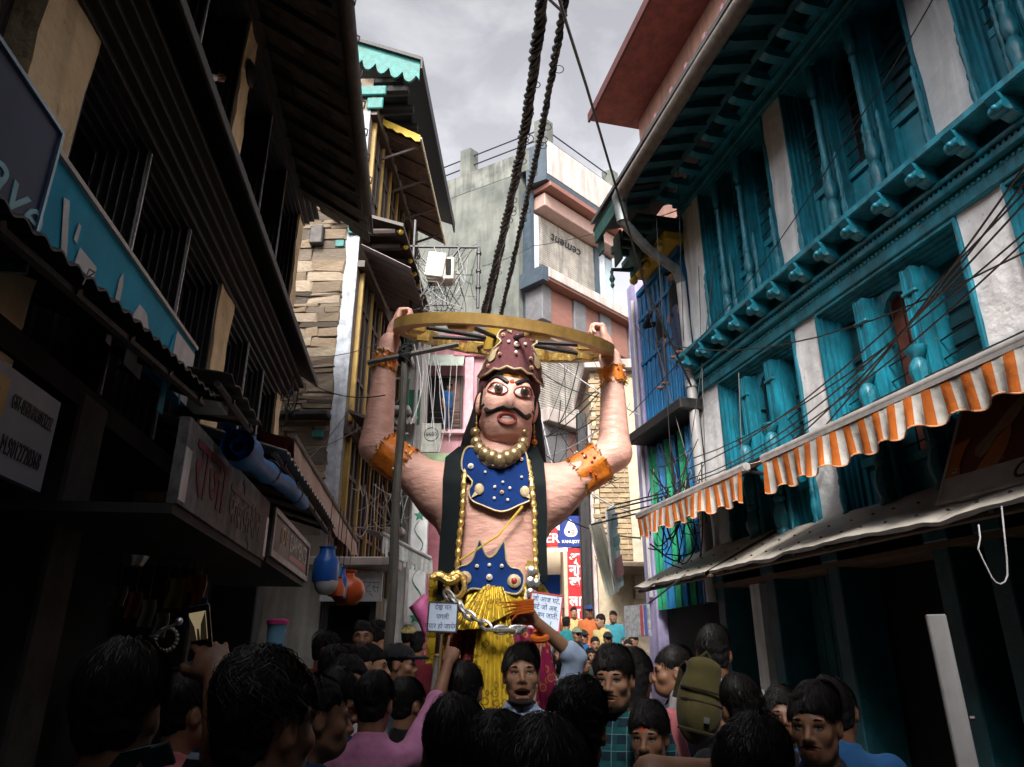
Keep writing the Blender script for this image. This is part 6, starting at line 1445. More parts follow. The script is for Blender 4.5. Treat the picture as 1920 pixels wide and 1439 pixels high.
    # ---- orange arm bands with tinsel
    for s in (-1, 1):
        S, E, W, Hd = j[s]
        for c, d, r_, hw in ((S.lerp(E, .72) if s < 0 else S.lerp(E, .60), (E - S).normalized(), .24, .18), (W + (E - W) * .08, (Hd - W).normalized(), .152, .10)):
            q = d.to_track_quat('Z', 'Y').to_matrix().to_4x4(); Mb = Matrix.Translation(c) @ q
            b = MB(); b.grid(lambda u, v: tuple(Mb @ Vector(((r_ + .012 * math.sin(u * 40)) * math.cos(2 * PI * u), (r_ + .012 * math.sin(u * 40)) * math.sin(2 * PI * u), (v - .5) * 2 * hw * (1 + .08 * math.sin(u * 25))))), 36, 4, thick=None); bd = b.build('arm_band', ORB, e, True)
            rs = random.Random(int(hw * 100) + s)
            b = MB()
            for k in range(140):
                a = rs.uniform(0, 2 * PI); zz = rs.choice((-1, 1)) * hw * rs.uniform(.82, 1.1); p = Mb @ Vector(((r_ + .01) * math.cos(a), (r_ + .01) * math.sin(a), zz)); t = Vector((rs.uniform(-1, 1), rs.uniform(-1, 1), rs.uniform(-1, 1))) * .03; n_ = t.cross(Vector((.3, .5, .8))).normalized() * .008
                b.add([p - t - n_, p - t + n_, p + t + n_, p + t - n_], [(0, 1, 2, 3)])
            tag(b.build('tinsel', GFOIL, bd), kind='stuff')
            for k in range(14):
                a = rs.uniform(0, 2 * PI); b = MB(); b.ball(tuple(Mb @ Vector(((r_ + .012) * math.cos(a), (r_ + .012) * math.sin(a), rs.uniform(-.7, .7) * hw))), .018, 8, 5); b.build('stud', PEARL if k % 2 else REDBEAD, bd, True)
    # ---- pleated gold skirt over a wine one
    cz = lambda v: eq(925, v).z
    xc = cx(925, 1180)
    def skirt(rb, rt, zt, zb, amp, nf, m, nm, a0=0, a1=2 * PI, wz=0, dx=0):
        def f(u, v):
            a = a0 + (a1 - a0) * u; r_ = rt + (rb - rt) * v; w = amp * (.35 + .65 * v) * math.sin(a * nf + 1.5 * math.sin(v * 3 + a))
            return (xc + dx + (r_ + w) * math.sin(a), -(r_ * .8 + w) * math.cos(a), zt + (zb - zt) * v)
        b = MB(); b.grid(f, 160, 16); return b.build(nm, m, e, True)
    skirt(.86, .52, cz(1108), .25, .035, 26, WINE, 'wine_skirt')
    skirt(.72, .555, cz(1098), cz(1145), .03, 30, SKIRT, 'gold_overskirt')
    # fan of pleats gathered at the middle front, hanging panel
    def fan(u, v):
        a = (u - .5) * 2; x = xc - .02 + a * (.14 + .30 * v ** .9) - .10 * v; w = .016 * math.sin(u * 46) * (.5 + v)
        return (x, -.56 - .22 * v + .16 * a * a + w, cz(1108) - (.34 + .10 * (1 - abs(a)) - .12 * a) * v)
    b = MB(); b.grid(fan, 130, 12); b.build('pleated_fan', SKIRT, e, True)
    def hang(u, v):
        a = (u - .5) * 2; return (xc + .02 + a * (.09 + .25 * v ** .7) + .04 * v, -.60 - .26 * v ** .6 + .05 * a * a + .018 * math.sin(u * 34 + v) * (.5 + v), cz(1110) - v * (cz(1110) - .55))
    b = MB(); b.grid(hang, 80, 24); b.build('hanging_panel', SKIRT, e, True)
    b = MB(); b.grid(lambda u, v: (cx(812, 1090) + .22 * u, -.42 - .1 * u + .02 * math.sin(v * 30), cz(1085) - v * .95), 6, 16, thick=(0, .05, 0)); b.build('side_panel', SKIRT, e, True)
    # torn gold paper along the waist
    for s, u0 in ((-1, 855), (1, 985)):
        pl = [q2(u0 + s * 6, 1075), q2(u0 - s * 2, 1062), q2(u0 + s * 4, 1056), q2(u0 + s * 1, 1048), q2(u0 + s * 14, 1052), q2(u0 + s * 18, 1044), q2(u0 + s * 26, 1060), q2(u0 + s * 26, 1120), q2(u0, 1118)]
        board('gold_paper', pl, -.47, .02, GFOIL, e, bend)
    # silver chain
    P = [eq(842, 1118, -.78), eq(872, 1150, -.86), eq(925, 1182, -.95), eq(975, 1182, -.9), eq(988, 1172, -.82)]
    L = 15
    for k in range(L):
        t = k / (L - 1) * (len(P) - 1); a = min(int(t), len(P) - 2); p = P[a].lerp(P[a + 1], t - a); d = (P[min(a + 1, 4)] - P[a]).normalized(); up = Vector((0, 1, 0)) if k % 2 else d.cross(Vector((0, 1, 0))); sd = (up - d * up.dot(d)).normalized()
        b = MB(); b.tube([tuple(p + d * .075 * math.cos(q) + sd * .036 * math.sin(q)) for q in [2 * PI * i / 10 for i in range(10)]], .016, 6, closed=True); b.build('chain_link', CHAIN, e, True)
    b = MB(); c = eq(855, 1098, -.62); b.tube([tuple(c + Vector((.09 * math.cos(q), 0, .13 * math.sin(q)))) for q in [2 * PI * i / 14 for i in range(14)]], .028, 7, closed=True); b.build('gold_ring', GFOIL, e, True)
    b = MB(); c = eq(832, 1100, -.62); b.tube([tuple(c + Vector((-.12 + .04 * k, -.02, .08 + .03 * math.sin(k)))) for k in range(8)], .05, 7); b.build('gold_knot', GFOIL, e, True)
    # sword at the hip
    a, b_ = eq(824, 1205, -.75), eq(812, 1300, -.8); d = (b_ - a)
    q = MB(); q.tube([tuple(a + Vector((.0, 0, .12))), tuple(a.lerp(b_, .25))], .035, 8); sw = q.build('sword_handle', mat('wrapped leather', (.14, .09, .06), .7, var=.4, scale=40), e, True)
    q = MB(); q.tube([tuple(a.lerp(b_, .28)), tuple(b_)], .032, 8); q.build('sword_blade', CHAIN, sw, True); q = MB(); q.ball(tuple(a.lerp(b_, .27)), .05, 10, 6, sc=(1, 1, .5)); q.build('sword_guard', GFOIL, sw, True)
    for u, v, r_ in ((997, 1072, .05), (995, 1092, .055), (1006, 1094, .04), (995, 1112, .045)): b = MB(); b.lathe([(r_, -.01), (r_ * .9, -.025), (r_ * .3, -.035), (.001, -.036)], tuple(eq(u, v, -.5)), 12, 'y'); b.build('round_mirror', CHAIN, e, True)
    b = MB(); b.grid(lambda u, v: tuple(eq(988 + 20 * u + 4 * math.sin(v * 5), 1062 + 62 * v, -.47)), 3, 8, thick=(0, .02, 0)); b.build('mirror_strip', mat('pale mirror cloth', (.5, .5, .5), .6), e, True)
    # ---- pink sash cloth hanging behind the placard
    PK = mat('pink satin cloth', (.62, .14, .35), .5, var=.2, scale=6)
    b = MB(); b.tube([tuple(eq(800, 1122, -.3)), tuple(eq(786, 1140, -.35)), tuple(eq(800, 1158, -.35)), tuple(eq(806, 1190, -.3)), tuple(eq(800, 1230, -.3))], [.06, .11, .1, .07, .05], 10); b.build('pink_bow', PK, e, True)
effigy()

def wheel():
    a, b_, n_, f_ = at(742, 604, 8.42), at(1150, 650, 8.42), at(947, 607, 7.14), at(942, 664, 9.7)
    c = (a + b_) / 2; X = (b_ - a) / 2; R = X.length; X.normalize(); Y = (f_ - n_).normalized(); Y = (Y - X * Y.dot(X)).normalized(); Z = X.cross(Y)
    if Z.z < 0: Z = -Z
    c = (n_ + f_) / 2; c.x = (a.x + b_.x) / 2
    e = thing('chariot_wheel', 'gold painted chariot wheel held flat above the effigy', 'wheel', c); Mw = Matrix(((X.x, Y.x, Z.x, 0), (X.y, Y.y, Z.y, 0), (X.z, Y.z, Z.z, 0), (0, 0, 0, 1)))
    W, H = .10, .062
    b = MB(); N = 72; vs = []
    for k in range(N):
        t = 2 * PI * k / N
        for r_, z in ((R, -H), (R, H), (R - W * 1.6, H), (R - W * 1.6, -H)): vs.append((r_ * math.cos(t), r_ * math.sin(t), z + .012 * math.sin(3 * t)))
    b.add(vs, [(4 * k + i, 4 * ((k + 1) % N) + i, 4 * ((k + 1) % N) + (i + 1) % 4, 4 * k + (i + 1) % 4) for k in range(N) for i in range(4)], Mw); b.build('rim', GOLD, e)
    # crinkled foil on the inside of the far rim with a raised tab at each spoke
    for k in range(9):
        t0, t1 = PI * (.04 + k * .105), PI * (.04 + k * .105 + .09); r_ = R - W * 1.6 - .012
        b = MB(); b.grid(lambda u, v: tuple(Mw @ Vector(((r_ + .012 * math.sin(u * 19 + k)) * math.cos(t0 + (t1 - t0) * u), (r_ + .012 * math.sin(u * 19 + k)) * math.sin(t0 + (t1 - t0) * u), -H * .75 + 1.5 * H * v + .02 * math.sin(u * 13) * v))), 12, 3, thick=tuple(Mw @ Vector((0, 0, .0))) if False else None); b.build('foil_cover', GFOIL, e, True)
    for k in range(8):
        t = PI / 8 + k * PI / 4; d = Vector((math.cos(t), math.sin(t), 0)); b = MB()
        b.tube([tuple(Mw @ (d * .22)), tuple(Mw @ (d * (R - .22)))], .028, 7); b.build('spoke', BLK, e, True)
        b = MB(); b.box(R - .36, R - .16, -.13, .13, -.09, .09, c=.02, M=Mw @ Matrix.Rotation(t, 4, 'Z')); b.build('spoke_block', GFOIL, e)
    b = MB(); b.lathe([(.18, -.17), (.25, -.15), (.25, .15), (.18, .17)], n=20, M=Mw); b.build('hub', mat('yellow gold hub paint', (.55, .36, .06), .4, .3, var=.2), e, True)
wheel()
def placards():
    PAP = mat('pale blue paper', (.46, .56, .72), .7, var=.06, scale=4); INKB = mat('blue black ink', (.03, .04, .12), .7)
    for lab, u, v, w, h, yd, lines, fm, cols, tilt in (('blue paper placard with black frame tied left of the effigy waist', 830, 1158, .33, .29, 7.5, ('देख मत', 'पगली', 'प्यार हो जायेगा'), mat('black placard frame', (.02, .02, .022), .5), 0, -2), ('blue paper placard with red frame right of the effigy waist', 1022, 1148, .36, .34, 7.3, ('जो आज घटे,', 'घटे जो अब,', 'ही बन जाती,', 'हद ....?'), mat('red placard frame', (.36, .02, .02), .5), 0, -8)):
        p = at(u, v, yd); e = thing('placard', lab, 'placard', p, 0, 'hand written placards on the effigy'); e.rotation_euler = (rad(-4), rad(tilt) * -1, 0)
        s = (1439 / 1439) * .001
        W = .135 if u < 900 else .145; Hh = .13 if u < 900 else .16
        part('paper', PAP, e, (-W, W, -.006, .006, -Hh, Hh)); b = MB()
        for q in ((-W - .012, W + .012, -.012, .012, Hh, Hh + .014), (-W - .012, W + .012, -.012, .012, -Hh - .014, -Hh), (-W - .014, -W, -.012, .012, -Hh, Hh), (W, W + .014, -.012, .012, -Hh, Hh)): b.box(*q)
        b.build('frame', fm, e)
        n = len(lines)
        for i, t in enumerate(lines): lettering(t, .07 if n == 3 else .068, INKB, e, (0, -.008, Hh * (.68 - 1.36 * i / (n - 1))), extrude=.0015, sx=.85)
        b = MB(); b.tube([(0, .02, -Hh), (0, .05, -1.0 if u < 900 else -.9)], .014, 6); b.build('stick', WOODB, e)
placards()
ORDN = ('first', 'second', 'third', 'fourth', 'fifth', 'sixth', 'seventh', 'eighth', 'ninth', 'tenth', 'eleventh', 'twelfth', 'thirteenth', 'fourteenth')
# ------------------------------------------------------------------ bamboo pole, hanging wares, boards
def bamboo_pole():
    p = at(724, 1290, 6.6); t = at(722, 655, 6.6); e = thing('bamboo_pole', 'dark bamboo pole with a stick tied across its top left of the effigy', 'pole', (p.x, p.y, 0))
    BAM = mat('weathered bamboo', (.10, .095, .085), .6, var=.35, scale=12, stretch=(1, 1, .3)); h = t.z
    pts = [(.01 * math.sin(k), 0, h * k / 16) for k in range(17)]; b = MB(); b.tube(pts, [.045 - .0006 * k + (.004 if k % 2 else 0) for k in range(17)], 8); b.build('pole', BAM, e, True)
    b = MB(); b.tube([(-.36, -.03, h - .16), (.52, .02, h + .06)], .028, 7); b.build('cross_stick', BAM, e, True)
    rs = random.Random(2); b = MB()
    for k in range(9): c = rs.uniform(-.06, .06); b.tube([(.06 * math.cos(q), -.01 + .06 * math.sin(q), h - .07 + c + .05 * math.cos(q + k)) for q in [2 * PI * i / 8 for i in range(8)]], .012, 4, closed=True)
    b.build('rope_lashing', mat('dark cloth rope', (.03, .035, .035), .9), e)
bamboo_pole()
def lathe_thing(name, label, cat, u, v, y, prof, m, n=20, group=None, extra=None, sc=1):
    e = thing(name, label, cat, at(u, v, y), 0, group); b = MB(); b.lathe([(r * sc, z * sc) for r, z in prof], n=n); b.build('body', m, e, True)
    if extra: extra(e)
    return e
def wares():
    BL = mat('blue plastic', (.012, .10, .42), .35, var=.1); OR = mat('orange red plastic', (.52, .085, .02), .35, var=.1); WH = mat('white plastic', (.52, .52, .55), .4, var=.08); CB_ = mat('clear blue plastic', (.15, .35, .5), .25, var=.15)
    Y = 7.6; G = 'plastic vessels hung outside the left shop'
    def cord(h0, h1): return lambda e: MB().tube([(0, 0, h0), (.01, 0, h1)], .004, 4).build('hanging_cord', CABLE, e)
    lathe_thing('milk_can', 'blue plastic milk can hanging upside of the white bowl by the left shop', 'can', 611, 1068, Y, [(.001, -.13), (.125, -.13), (.13, -.11), (.13, .06), (.12, .10), (.08, .15), (.075, .2), (.085, .21), (.085, .225), (.06, .23)], BL, group=G, extra=cord(.22, .75))
    lathe_thing('hanging_bowl', 'white plastic bowl hanging under the blue milk can', 'bowl', 611, 1096, Y, [(.001, -.10), (.06, -.10), (.10, -.06), (.118, .0), (.12, .03), (.112, .03), (.10, -.02)], WH, group=G, extra=cord(.0, .1))
    lathe_thing('water_pot', 'round orange red plastic water pot hanging at the shop corner', 'pot', 652, 1105, 8.2, [(.001, -.17), (.10, -.165), (.17, -.09), (.19, -.02), (.17, .06), (.11, .11), (.065, .13), (.06, .16), (.085, .185), (.085, .195), (.055, .19)], OR, group=G, extra=cord(.19, .7))
    lathe_thing('plastic_jug', 'small orange plastic jug between the white bowl and the water pot', 'jug', 631, 1104, 7.8, [(.001, -.08), (.085, -.08), (.09, .0), (.06, .06), (.05, .10), (.06, .11), (.04, .11)], OR, group=G, extra=cord(.1, .8))
    lathe_thing('plastic_jug', 'small dark blue plastic bottle jug beside the water pot', 'jug', 641, 1098, 7.9, [(.001, -.13), (.05, -.13), (.055, .06), (.03, .10), (.025, .17), (.04, .18), (.02, .185)], BL, group=G, extra=cord(.18, .8))
    lathe_thing('plastic_jug', 'clear blue plastic tub behind the blue milk can', 'tub', 627, 1078, 7.9, [(.001, -.1), (.07, -.1), (.085, .1), (.095, .105), (.07, .11)], CB_, group=G, extra=cord(.1, .7))
    def lid(e): b = MB(); b.lathe([(.001, .14), (.09, .14), (.09, .17), (.06, .185), (.001, .185)], n=18); b.build('lid', mat('pink lid plastic', (.5, .05, .2), .4), e, True)
    lathe_thing('food_jar', 'tall pale blue plastic jar with a pink lid on the left shop counter', 'jar', 517, 1205, 6.4, [(.001, -.16), (.065, -.16), (.08, .14), (.001, .14)], CB_, extra=lid)
wares()
def shop_counter():
    p = at(515, 1232, 6.4); e = thing('shop_counter', 'dark wooden shop counter under the pale blue jar', 'counter', (p.x - .5, 6.2, 0)); part('cabinet', BROWN_D, e, (-.6, .75, 0, .6, 0, p.z - .03 if p.z < 1.7 else 1.62)); part('top', WOODB, e, (-.63, .78, -.03, .63, (p.z - .03 if p.z < 1.7 else 1.62) + .001, (p.z if p.z < 1.7 else 1.65)), c=.01)
shop_counter()
def shop_goods():
    """things on strings in the dim shop mouth on the left"""
    rs = random.Random(9); spec = [(225, 1100, 'white plastic sleeve bag', 'bag', (.35, .35, .36)), (255, 1110, 'red and white printed packet', 'packet', (.4, .12, .1)), (280, 1125, 'pale grey paper garland', 'garland', (.3, .3, .3)), (305, 1150, 'dull white paper strip', 'paper strip', (.34, .34, .33)), (335, 1085, 'yellow green packet', 'packet', (.35, .33, .05)), (352, 1110, 'crimson packet', 'packet', (.25, .02, .05)), (368, 1080, 'orange packet', 'packet', (.42, .12, .02)), (372, 1122, 'violet blue packet', 'packet', (.05, .04, .25))]
    for u, v, lb, ct, c in spec:
        e = thing('hanging_' + ct.replace(' ', '_'), lb + ' hanging in the dim left shop', ct, at(u, v, 6.3), rs.uniform(-.4, .4), 'goods hanging in the left shop'); m = mat('goods ' + lb, c, .5, var=.25, scale=12)
        w, h = rs.uniform(.05, .09), rs.uniform(.14, .28)
        b = MB(); b.grid(lambda a, q: ((a - .5) * 2 * w + .01 * math.sin(q * 5), .012 * math.sin(a * 6), -h * q * 1.0), 6, 8, thick=(0, .012, 0)); b.build('sheet', m, e, True); MB().tube([(0, 0, 0), (0, 0, .35)], .003, 4).build('string', CABLE_W, e)
    e = thing('hanging_bowls', 'pale steel bowl catching light in the left shop', 'bowl', at(253, 1050, 4.6)); b = MB(); b.lathe([(.001, -.05), (.05, -.04), (.08, .02), (.075, .02), (.04, -.03)], n=16); b.build('bowl', CHAIN, e, True)
    e = thing('steel_ladle', 'shiny steel ladle stuck out in the left shop', 'ladle', at(318, 1180, 4.2)); b = MB(); b.tube([(-.1, 0, -.04), (.06, -.05, .03)], .008, 6); b.ball((.07, -.055, .035), .022, 8, 5); b.build('ladle', CHAIN, e, True)
    e = thing('bead_wreath', 'ring of pale beads hanging behind the phone', 'wreath', at(312, 1200, 4.3))
    bm_ = MB().ball((0, 0, 0), .012, 7, 5).mesh('bead', 'all'); bm_.materials.append(mat('dull bead', (.3, .28, .25), .5))
    for k in range(18): o = link('bead', bm_, e); o.location = (.06 * math.cos(k * PI / 9), 0, .06 * math.sin(k * PI / 9))
shop_goods()
def right_boards():
    for lab, ps, m, yy, txt in (('pale yellowish hanging board leaning out beside the right canopies', ((1108, 985), (1128, 972), (1162, 1108), (1142, 1122)), mat('yellowed plastic board', (.66, .65, .54), .5, var=.2, scale=5, streak=.3), 9.9, None), ('pastel printed hanging board with pink foot beside the right canopies', ((1138, 958), (1152, 948), (1170, 1098), (1152, 1112)), mat('faded white board', (.72, .74, .74), .5, var=.2, scale=6), 10.2, 1)):
        P = [at(u, v, yy + dy) for (u, v), dy in zip(ps, (-.3, .3, .3, -.3))]; c = sum(P, Vector()) / 4; e = thing('hanging_board', lab, 'signboard', c, 0, 'boards hanging over the lane')
        n = (P[1] - P[0]).cross(P[3] - P[0]).normalized() * .03; b = MB(); q = [p - c for p in P]; b.add([*q, *[p + n for p in q]], [(0, 1, 2, 3), (7, 6, 5, 4), (0, 4, 5, 1), (1, 5, 6, 2), (2, 6, 7, 3), (3, 7, 4, 0)]); b.build('panel', m, e)
        if n.y > 0: n = -n
        for k, (a, bb, col) in enumerate(((.62, .86, (.5, .2, .22)), (.36, .48, (.25, .4, .42)), (.1, .26, (.3, .42, .5))) if txt else ((.1, .9, (.2, .2, .18)),)):
            f = lambda s, t: q[0].lerp(q[1], s).lerp(q[3].lerp(q[2], s), t) + n * 1.15
            x0, x1 = (.1, .9) if txt else (.45, .5)
            b2 = MB(); b2.add([f(x0, a), f(x1, a), f(x1, bb), f(x0, bb)], [(0, 1, 2, 3)]); b2.add([p - n * .05 for p in (f(x0, a), f(x1, a), f(x1, bb), f(x0, bb))], []); b2.build('printed_block', mat('print %.2f' % col[0] + str(k), col, .6, var=.3, scale=30), e)
        [MB().tube([tuple(p_), tuple(p_ + Vector((.85, .1, .22)))], .012, 5).build('bracket', IRON, e) for p_ in (q[0], q[1])]
    e = thing('price_board', 'printed shop poster board under the short right canopy', 'signboard', at(1195, 1165, 8.6), rad(-62)); part('panel', mat('grey newsprint board', (.22, .23, .25), .6, var=.4, scale=25), e, (-.22, .22, -.015, .015, -.17, .17)); part('stripe', mat('dull red stripe print', (.25, .05, .06), .6), e, (.08, .13, -.02, -.016, -.16, .16)); part('stripe', mat('dull blue stripe print', (.06, .08, .25), .6), e, (.15, .2, -.02, -.016, -.16, .16)); b = MB(); b.tube([(0, .02, .1), (.3, .5, .5)], .012, 5); b.build('bracket', IRON, e)
    p = at(1795, 1300, 3.7); e = thing('white_plank', 'white painted plank standing in front of the dark right shops', 'plank', (p.x, 3.7, 0)); e.rotation_euler = (rad(-1), rad(-.5), rad(-10)); part('plank', mat('chipped grey white paint', (.26, .26, .27), .6, var=.12, streak=.2), e, (-.045, .045, -.015, .015, 0, at(1795, 1152, 3.7).z), c=.006)
    b = MB(); b.lathe([(.012, 0), (.014, .02), (.004, .03)], (.05, 0, 1.45), 8, 'x'); b.build('latch', IRON, e, True)
right_boards()
UK = 1.257
def UT(x, y, z): return (x * UK, 17.6 + (y - 14) * UK, 1.7 + (z - 1.7) * UK)
def utensil_shop():
    e = thing('utensil_shop', 'lit copper utensil shop with red and blue signs beyond the effigy', 'shop', UT(.25, 14.0, 0)); e.scale = (UK,) * 3
    CRM = mat('cream shop wall', (.55, .47, .34), .7, var=.1); part('back_wall', CRM, e, (-.9, 1.1, .9, 1.0, 0, 4.4)); part('side_wall', CRM, e, (.72, .8, 0, .9, 0, 3.74)); part('floor', PARA, e, (-.9, 1.1, .0, .9, 0, .5)); part('blue_backing', PLATE_B, e, (.1, .7, .86, .89, 2.5, 3.3))
    s = part('sign_box', mat('red sign vinyl', (.52, .03, .035), .35), e, (-.5, .62, -.1, .1, 3.72, 4.28), c=.01); part('sign_blue', mat('royal blue sign vinyl', (.012, .04, .25), .35), s, (.625, 1.1, -.1, .1, 3.70, 4.29), c=.01)
    WL = mat('white sign letters', (.8, .8, .8), .5); lettering('KHAN', .26, WL, s, (.3, -.105, 4.1), bold=.006); lettering('CENTER', .24, WL, s, (.2, -.105, 3.86), bold=.006)
    dr = smooth_poly([(.86, 4.22), (.97, 4.06), (.99, 3.97), (.93, 3.9), (.80, 3.9), (.74, 3.97), (.76, 4.06)], 3); b = MB(); b.prism(dr, -.108, -.104, 'y'); b.build('drop_logo', WL, s); b = MB(); b.prism([(.80, 3.98), (.83, 3.95), (.86, 3.98), (.83, 4.02)], -.112, -.109, 'y'); b.build('drop_mark', PLATE_B, s)
    for k in range(6): part('logo_window', REDBEAD, s, (.875 + .035 * (k % 2), .90 + .035 * (k % 2), -.113, -.109, 3.93 + .035 * (k // 2), 3.955 + .035 * (k // 2)))
    lettering('KANUJOT', .075, WL, s, (.86, -.105, 3.80), bold=.003)
    r = part('red_sign', mat('red sign vinyl', (.52, .03, .035), .35), e, (.79, 1.04, -.08, .02, 1.9, 3.68), c=.008)
    for t, z in (('अ', 3.5), ('नो', 3.28), ('खे', 3.06), ('ला', 2.72), ('ल', 2.5), ('डि', 2.26), ('ि', 2.04)): lettering(t, .24, WL, r, (.915, -.085, z), bold=.008)
    LIT = mat('lit tube', (1, .95, .85), .3, emit=5)
    for x in (-.1, .45): b = MB(); b.tube([(x, -.02, 3.66), (x + .42, -.02, 3.66)], .025, 8); b.build('tube_light', LIT, e, True)
    part('shelf', WOODB, e, (-.4, .95, .1, .45, 2.62, 2.66), (-.4, .95, .05, .45, 2.18, 2.22)); part('counter', BROWN_D, e, (-.6, .95, -.1, .4, .5, 1.6))
    COP = mat('polished copper', (.62, .26, .13), .22, .9, var=.2, scale=8); STE = mat('polished steel', (.55, .55, .56), .2, .9); rs = random.Random(6)
    G = 'copper vessels in the utensil shop'
    profs = [[(.001, 0), (.05, 0), (.055, .02), (.055, .2), (.04, .23), (.03, .26), (.035, .28), (.001, .28)], [(.001, 0), (.04, 0), (.075, .06), (.07, .12), (.03, .15), (.045, .18), (.02, .2), (.001, .21)], [(.001, 0), (.035, 0), (.035, .22), (.02, .25), (.001, .26)]]
    ms = [MB().lathe(p, n=14).mesh('vessel', True) for p in profs]
    def vs_(x, y, z, k, m, lab, sc=1): o = link('copper_vessel', ms[k]); o.data.materials.clear() if False else None; o.location = UT(.25 + x, 14 + y, z); o.scale = (sc * UK,) * 3; o.data.materials.append(m) if not o.data.materials else None; o.material_slots[0].link = 'OBJECT'; o.material_slots[0].material = m; tag(o, lab, 'vessel', G)
    for k in range(14): vs_(-.3 + k * .088, .2, 2.22, 2, COP if k % 5 != 3 else STE, 'narrow metal bottle, %s from the left on the lower utensil shelf' % ORDN[k], rs.uniform(.9, 1.15))
    for k in range(7): vs_(-.25 + k * .17, .25, 2.662, rs.choice((0, 1, 1)), COP, 'copper pot, %s from the left on the upper utensil shelf' % ORDN[k], rs.uniform(.9, 1.2))
    for x, z in ((.02, 3.1), (.3, 3.16)):
        o = thing('copper_vessel', 'copper canister hanging below the tube light ' + ('near the red sign' if x > .2 else 'near the effigy sash'), 'vessel', UT(.25 + x, 14.15, z), 0, G); o.scale = (UK,) * 3; b = MB(); b.lathe([(r_ * 1.4, q * 1.1) for r_, q in profs[0]], n=14); b.build('canister', COP, o, True); MB().tube([(0, 0, .3), (0, 0, .55)], .004, 4).build('hook', IRON, o)
    p = at(1098, 1000, 17.0); q = thing('black_pillar', 'tall black pillar between the utensil shop and the hanging boards', 'pillar', (p.x, 17.0, 0)); part('shaft', BLACKW, q, (-.12, .12, 0, .25, 0, 7.4), c=.02); part('flute', IRON, q, (-.03, .03, -.02, .0, 0, 7.3))
    q = thing('pale_pier', 'pale pink white plastered pier right of the black pillar', 'pier', (p.x + .16, 17.2, 0)); part('shaft', mat('pale pink plaster', (.6, .52, .52), .85, streak=.3), q, (0, .3, 0, .3, 0, 7.2), c=.01); part('notice', SIGN_W, q, (.05, .18, -.01, -.002, 3.0, 3.2)); part('notice', SIGN_W, q, (.02, .12, -.01, -.002, 2.55, 2.74))
utensil_shop()

# ------------------------------------------------------------------ overhead cables
def twisted(label, P, r=.034, turns=26, sub=3, thick=.02, group='twisted cables over the lane', knots=0):
    e = thing('twisted_cable', label, 'cable', P[0], 0, group); N = turns * 7; P = [Vector(p) for p in P]
    def path(t):
        k = t * (len(P) - 1); a = min(int(k), len(P) - 2); f = k - a
        p0, p1, p2, p3 = P[max(a - 1, 0)], P[a], P[a + 1], P[min(a + 2, len(P) - 1)]
        return .5 * ((2 * p1) + (p2 - p0) * f + (2 * p0 - 5 * p1 + 4 * p2 - p3) * f * f + (3 * p1 - p0 - 3 * p2 + p3) * f ** 3) - P[0]
    for s in range(sub):
        pts = []
        for i in range(N + 1):
            t = i / N; c = path(t); d = (path(min(1, t + .01)) - path(max(0, t - .01))).normalized(); x = d.cross(Vector((1, 0, 0))).normalized(); y = d.cross(x); a = 2 * PI * (turns * t + s / sub)
            k = r * (1 + .25 * math.sin(t * 40 + s)); pts.append(c + x * math.cos(a) * k + y * math.sin(a) * k)
        b = MB(); b.tube(pts, thick, 6); b.build('strand', CABLE, e, True)
    rs = random.Random(N)
    for k in range(knots):
        c = path(rs.uniform(.05, .8)); b = MB(); q = rs.uniform(.03, .06); b.tube([tuple(c + Vector((q * 1.2 + q * math.cos(a), 0, q * math.sin(a)))) for a in [2 * PI * i / 9 for i in range(9)]], .006, 4, closed=True); b.build('tie_loop', CABLE, e)
twisted('thick twisted black cable running down the middle of the sky', [at(1024, -60, 4.6), at(985, 235, 6.8), at(945, 430, 9.5), at(905, 592, 13.6)], .036, 17, 4, .028, knots=14)
twisted('thinner twisted black cable right of the thick one', [at(1070, -60, 5.0), at(1016, 240, 7.6), at(978, 420, 10), at(938, 596, 13.6)], .027, 22, 3, .022, knots=8)
twisted('short twisted cable branching left of the middle cables near the wheel', [at(962, 350, 8.6), at(940, 470, 10.8), at(915, 590, 13.6)], .027, 11, 3, .022, knots=3)
def cable(label, pts, r=.009, m=None, group='thin cables over the lane', sag=.0):
    P = [Vector(p) for p in pts]; o = P[0]; e = thing('cable', label, 'cable', o, 0, group); out = []
    for i in range(len(P) - 1):
        for k in range(8):
            t = k / 8; p = P[i].lerp(P[i + 1], t) - o; p.z -= sag * 4 * t * (1 - t); out.append(p)
    out.append(P[-1] - o); b = MB(); b.tube(out, r, 5); b.build('wire', m or CABLE, e, True); return e
cable('single black cable slanting from the top centre to the red house corner', [at(1040, -30, 4.5), at(1062, 45, 5.0), at(1100, 165, 6), at(1150, 335, 8.0), at(1210, 540, 9.0), at(1296, 725, 9.3)], .016)
cable('short black cable crossing between the two twisted cables at the top', [at(1030, 0, 4.8), at(1062, 30, 5.1)], .014)
cable('long thin wire crossing from the grey building to the teal eave', [at(905, 500, 14), at(1000, 462, 15), at(1160, 425, 11), at(1295, 385, 9.2)], .008, sag=.05)
cable('long thin wire climbing across the teal upper windows', [at(1180, 780, 9.5), at(1420, 510, 7.2), at(1600, 240, 5.4), at(1760, -20, 4.3)], .006, sag=.03)
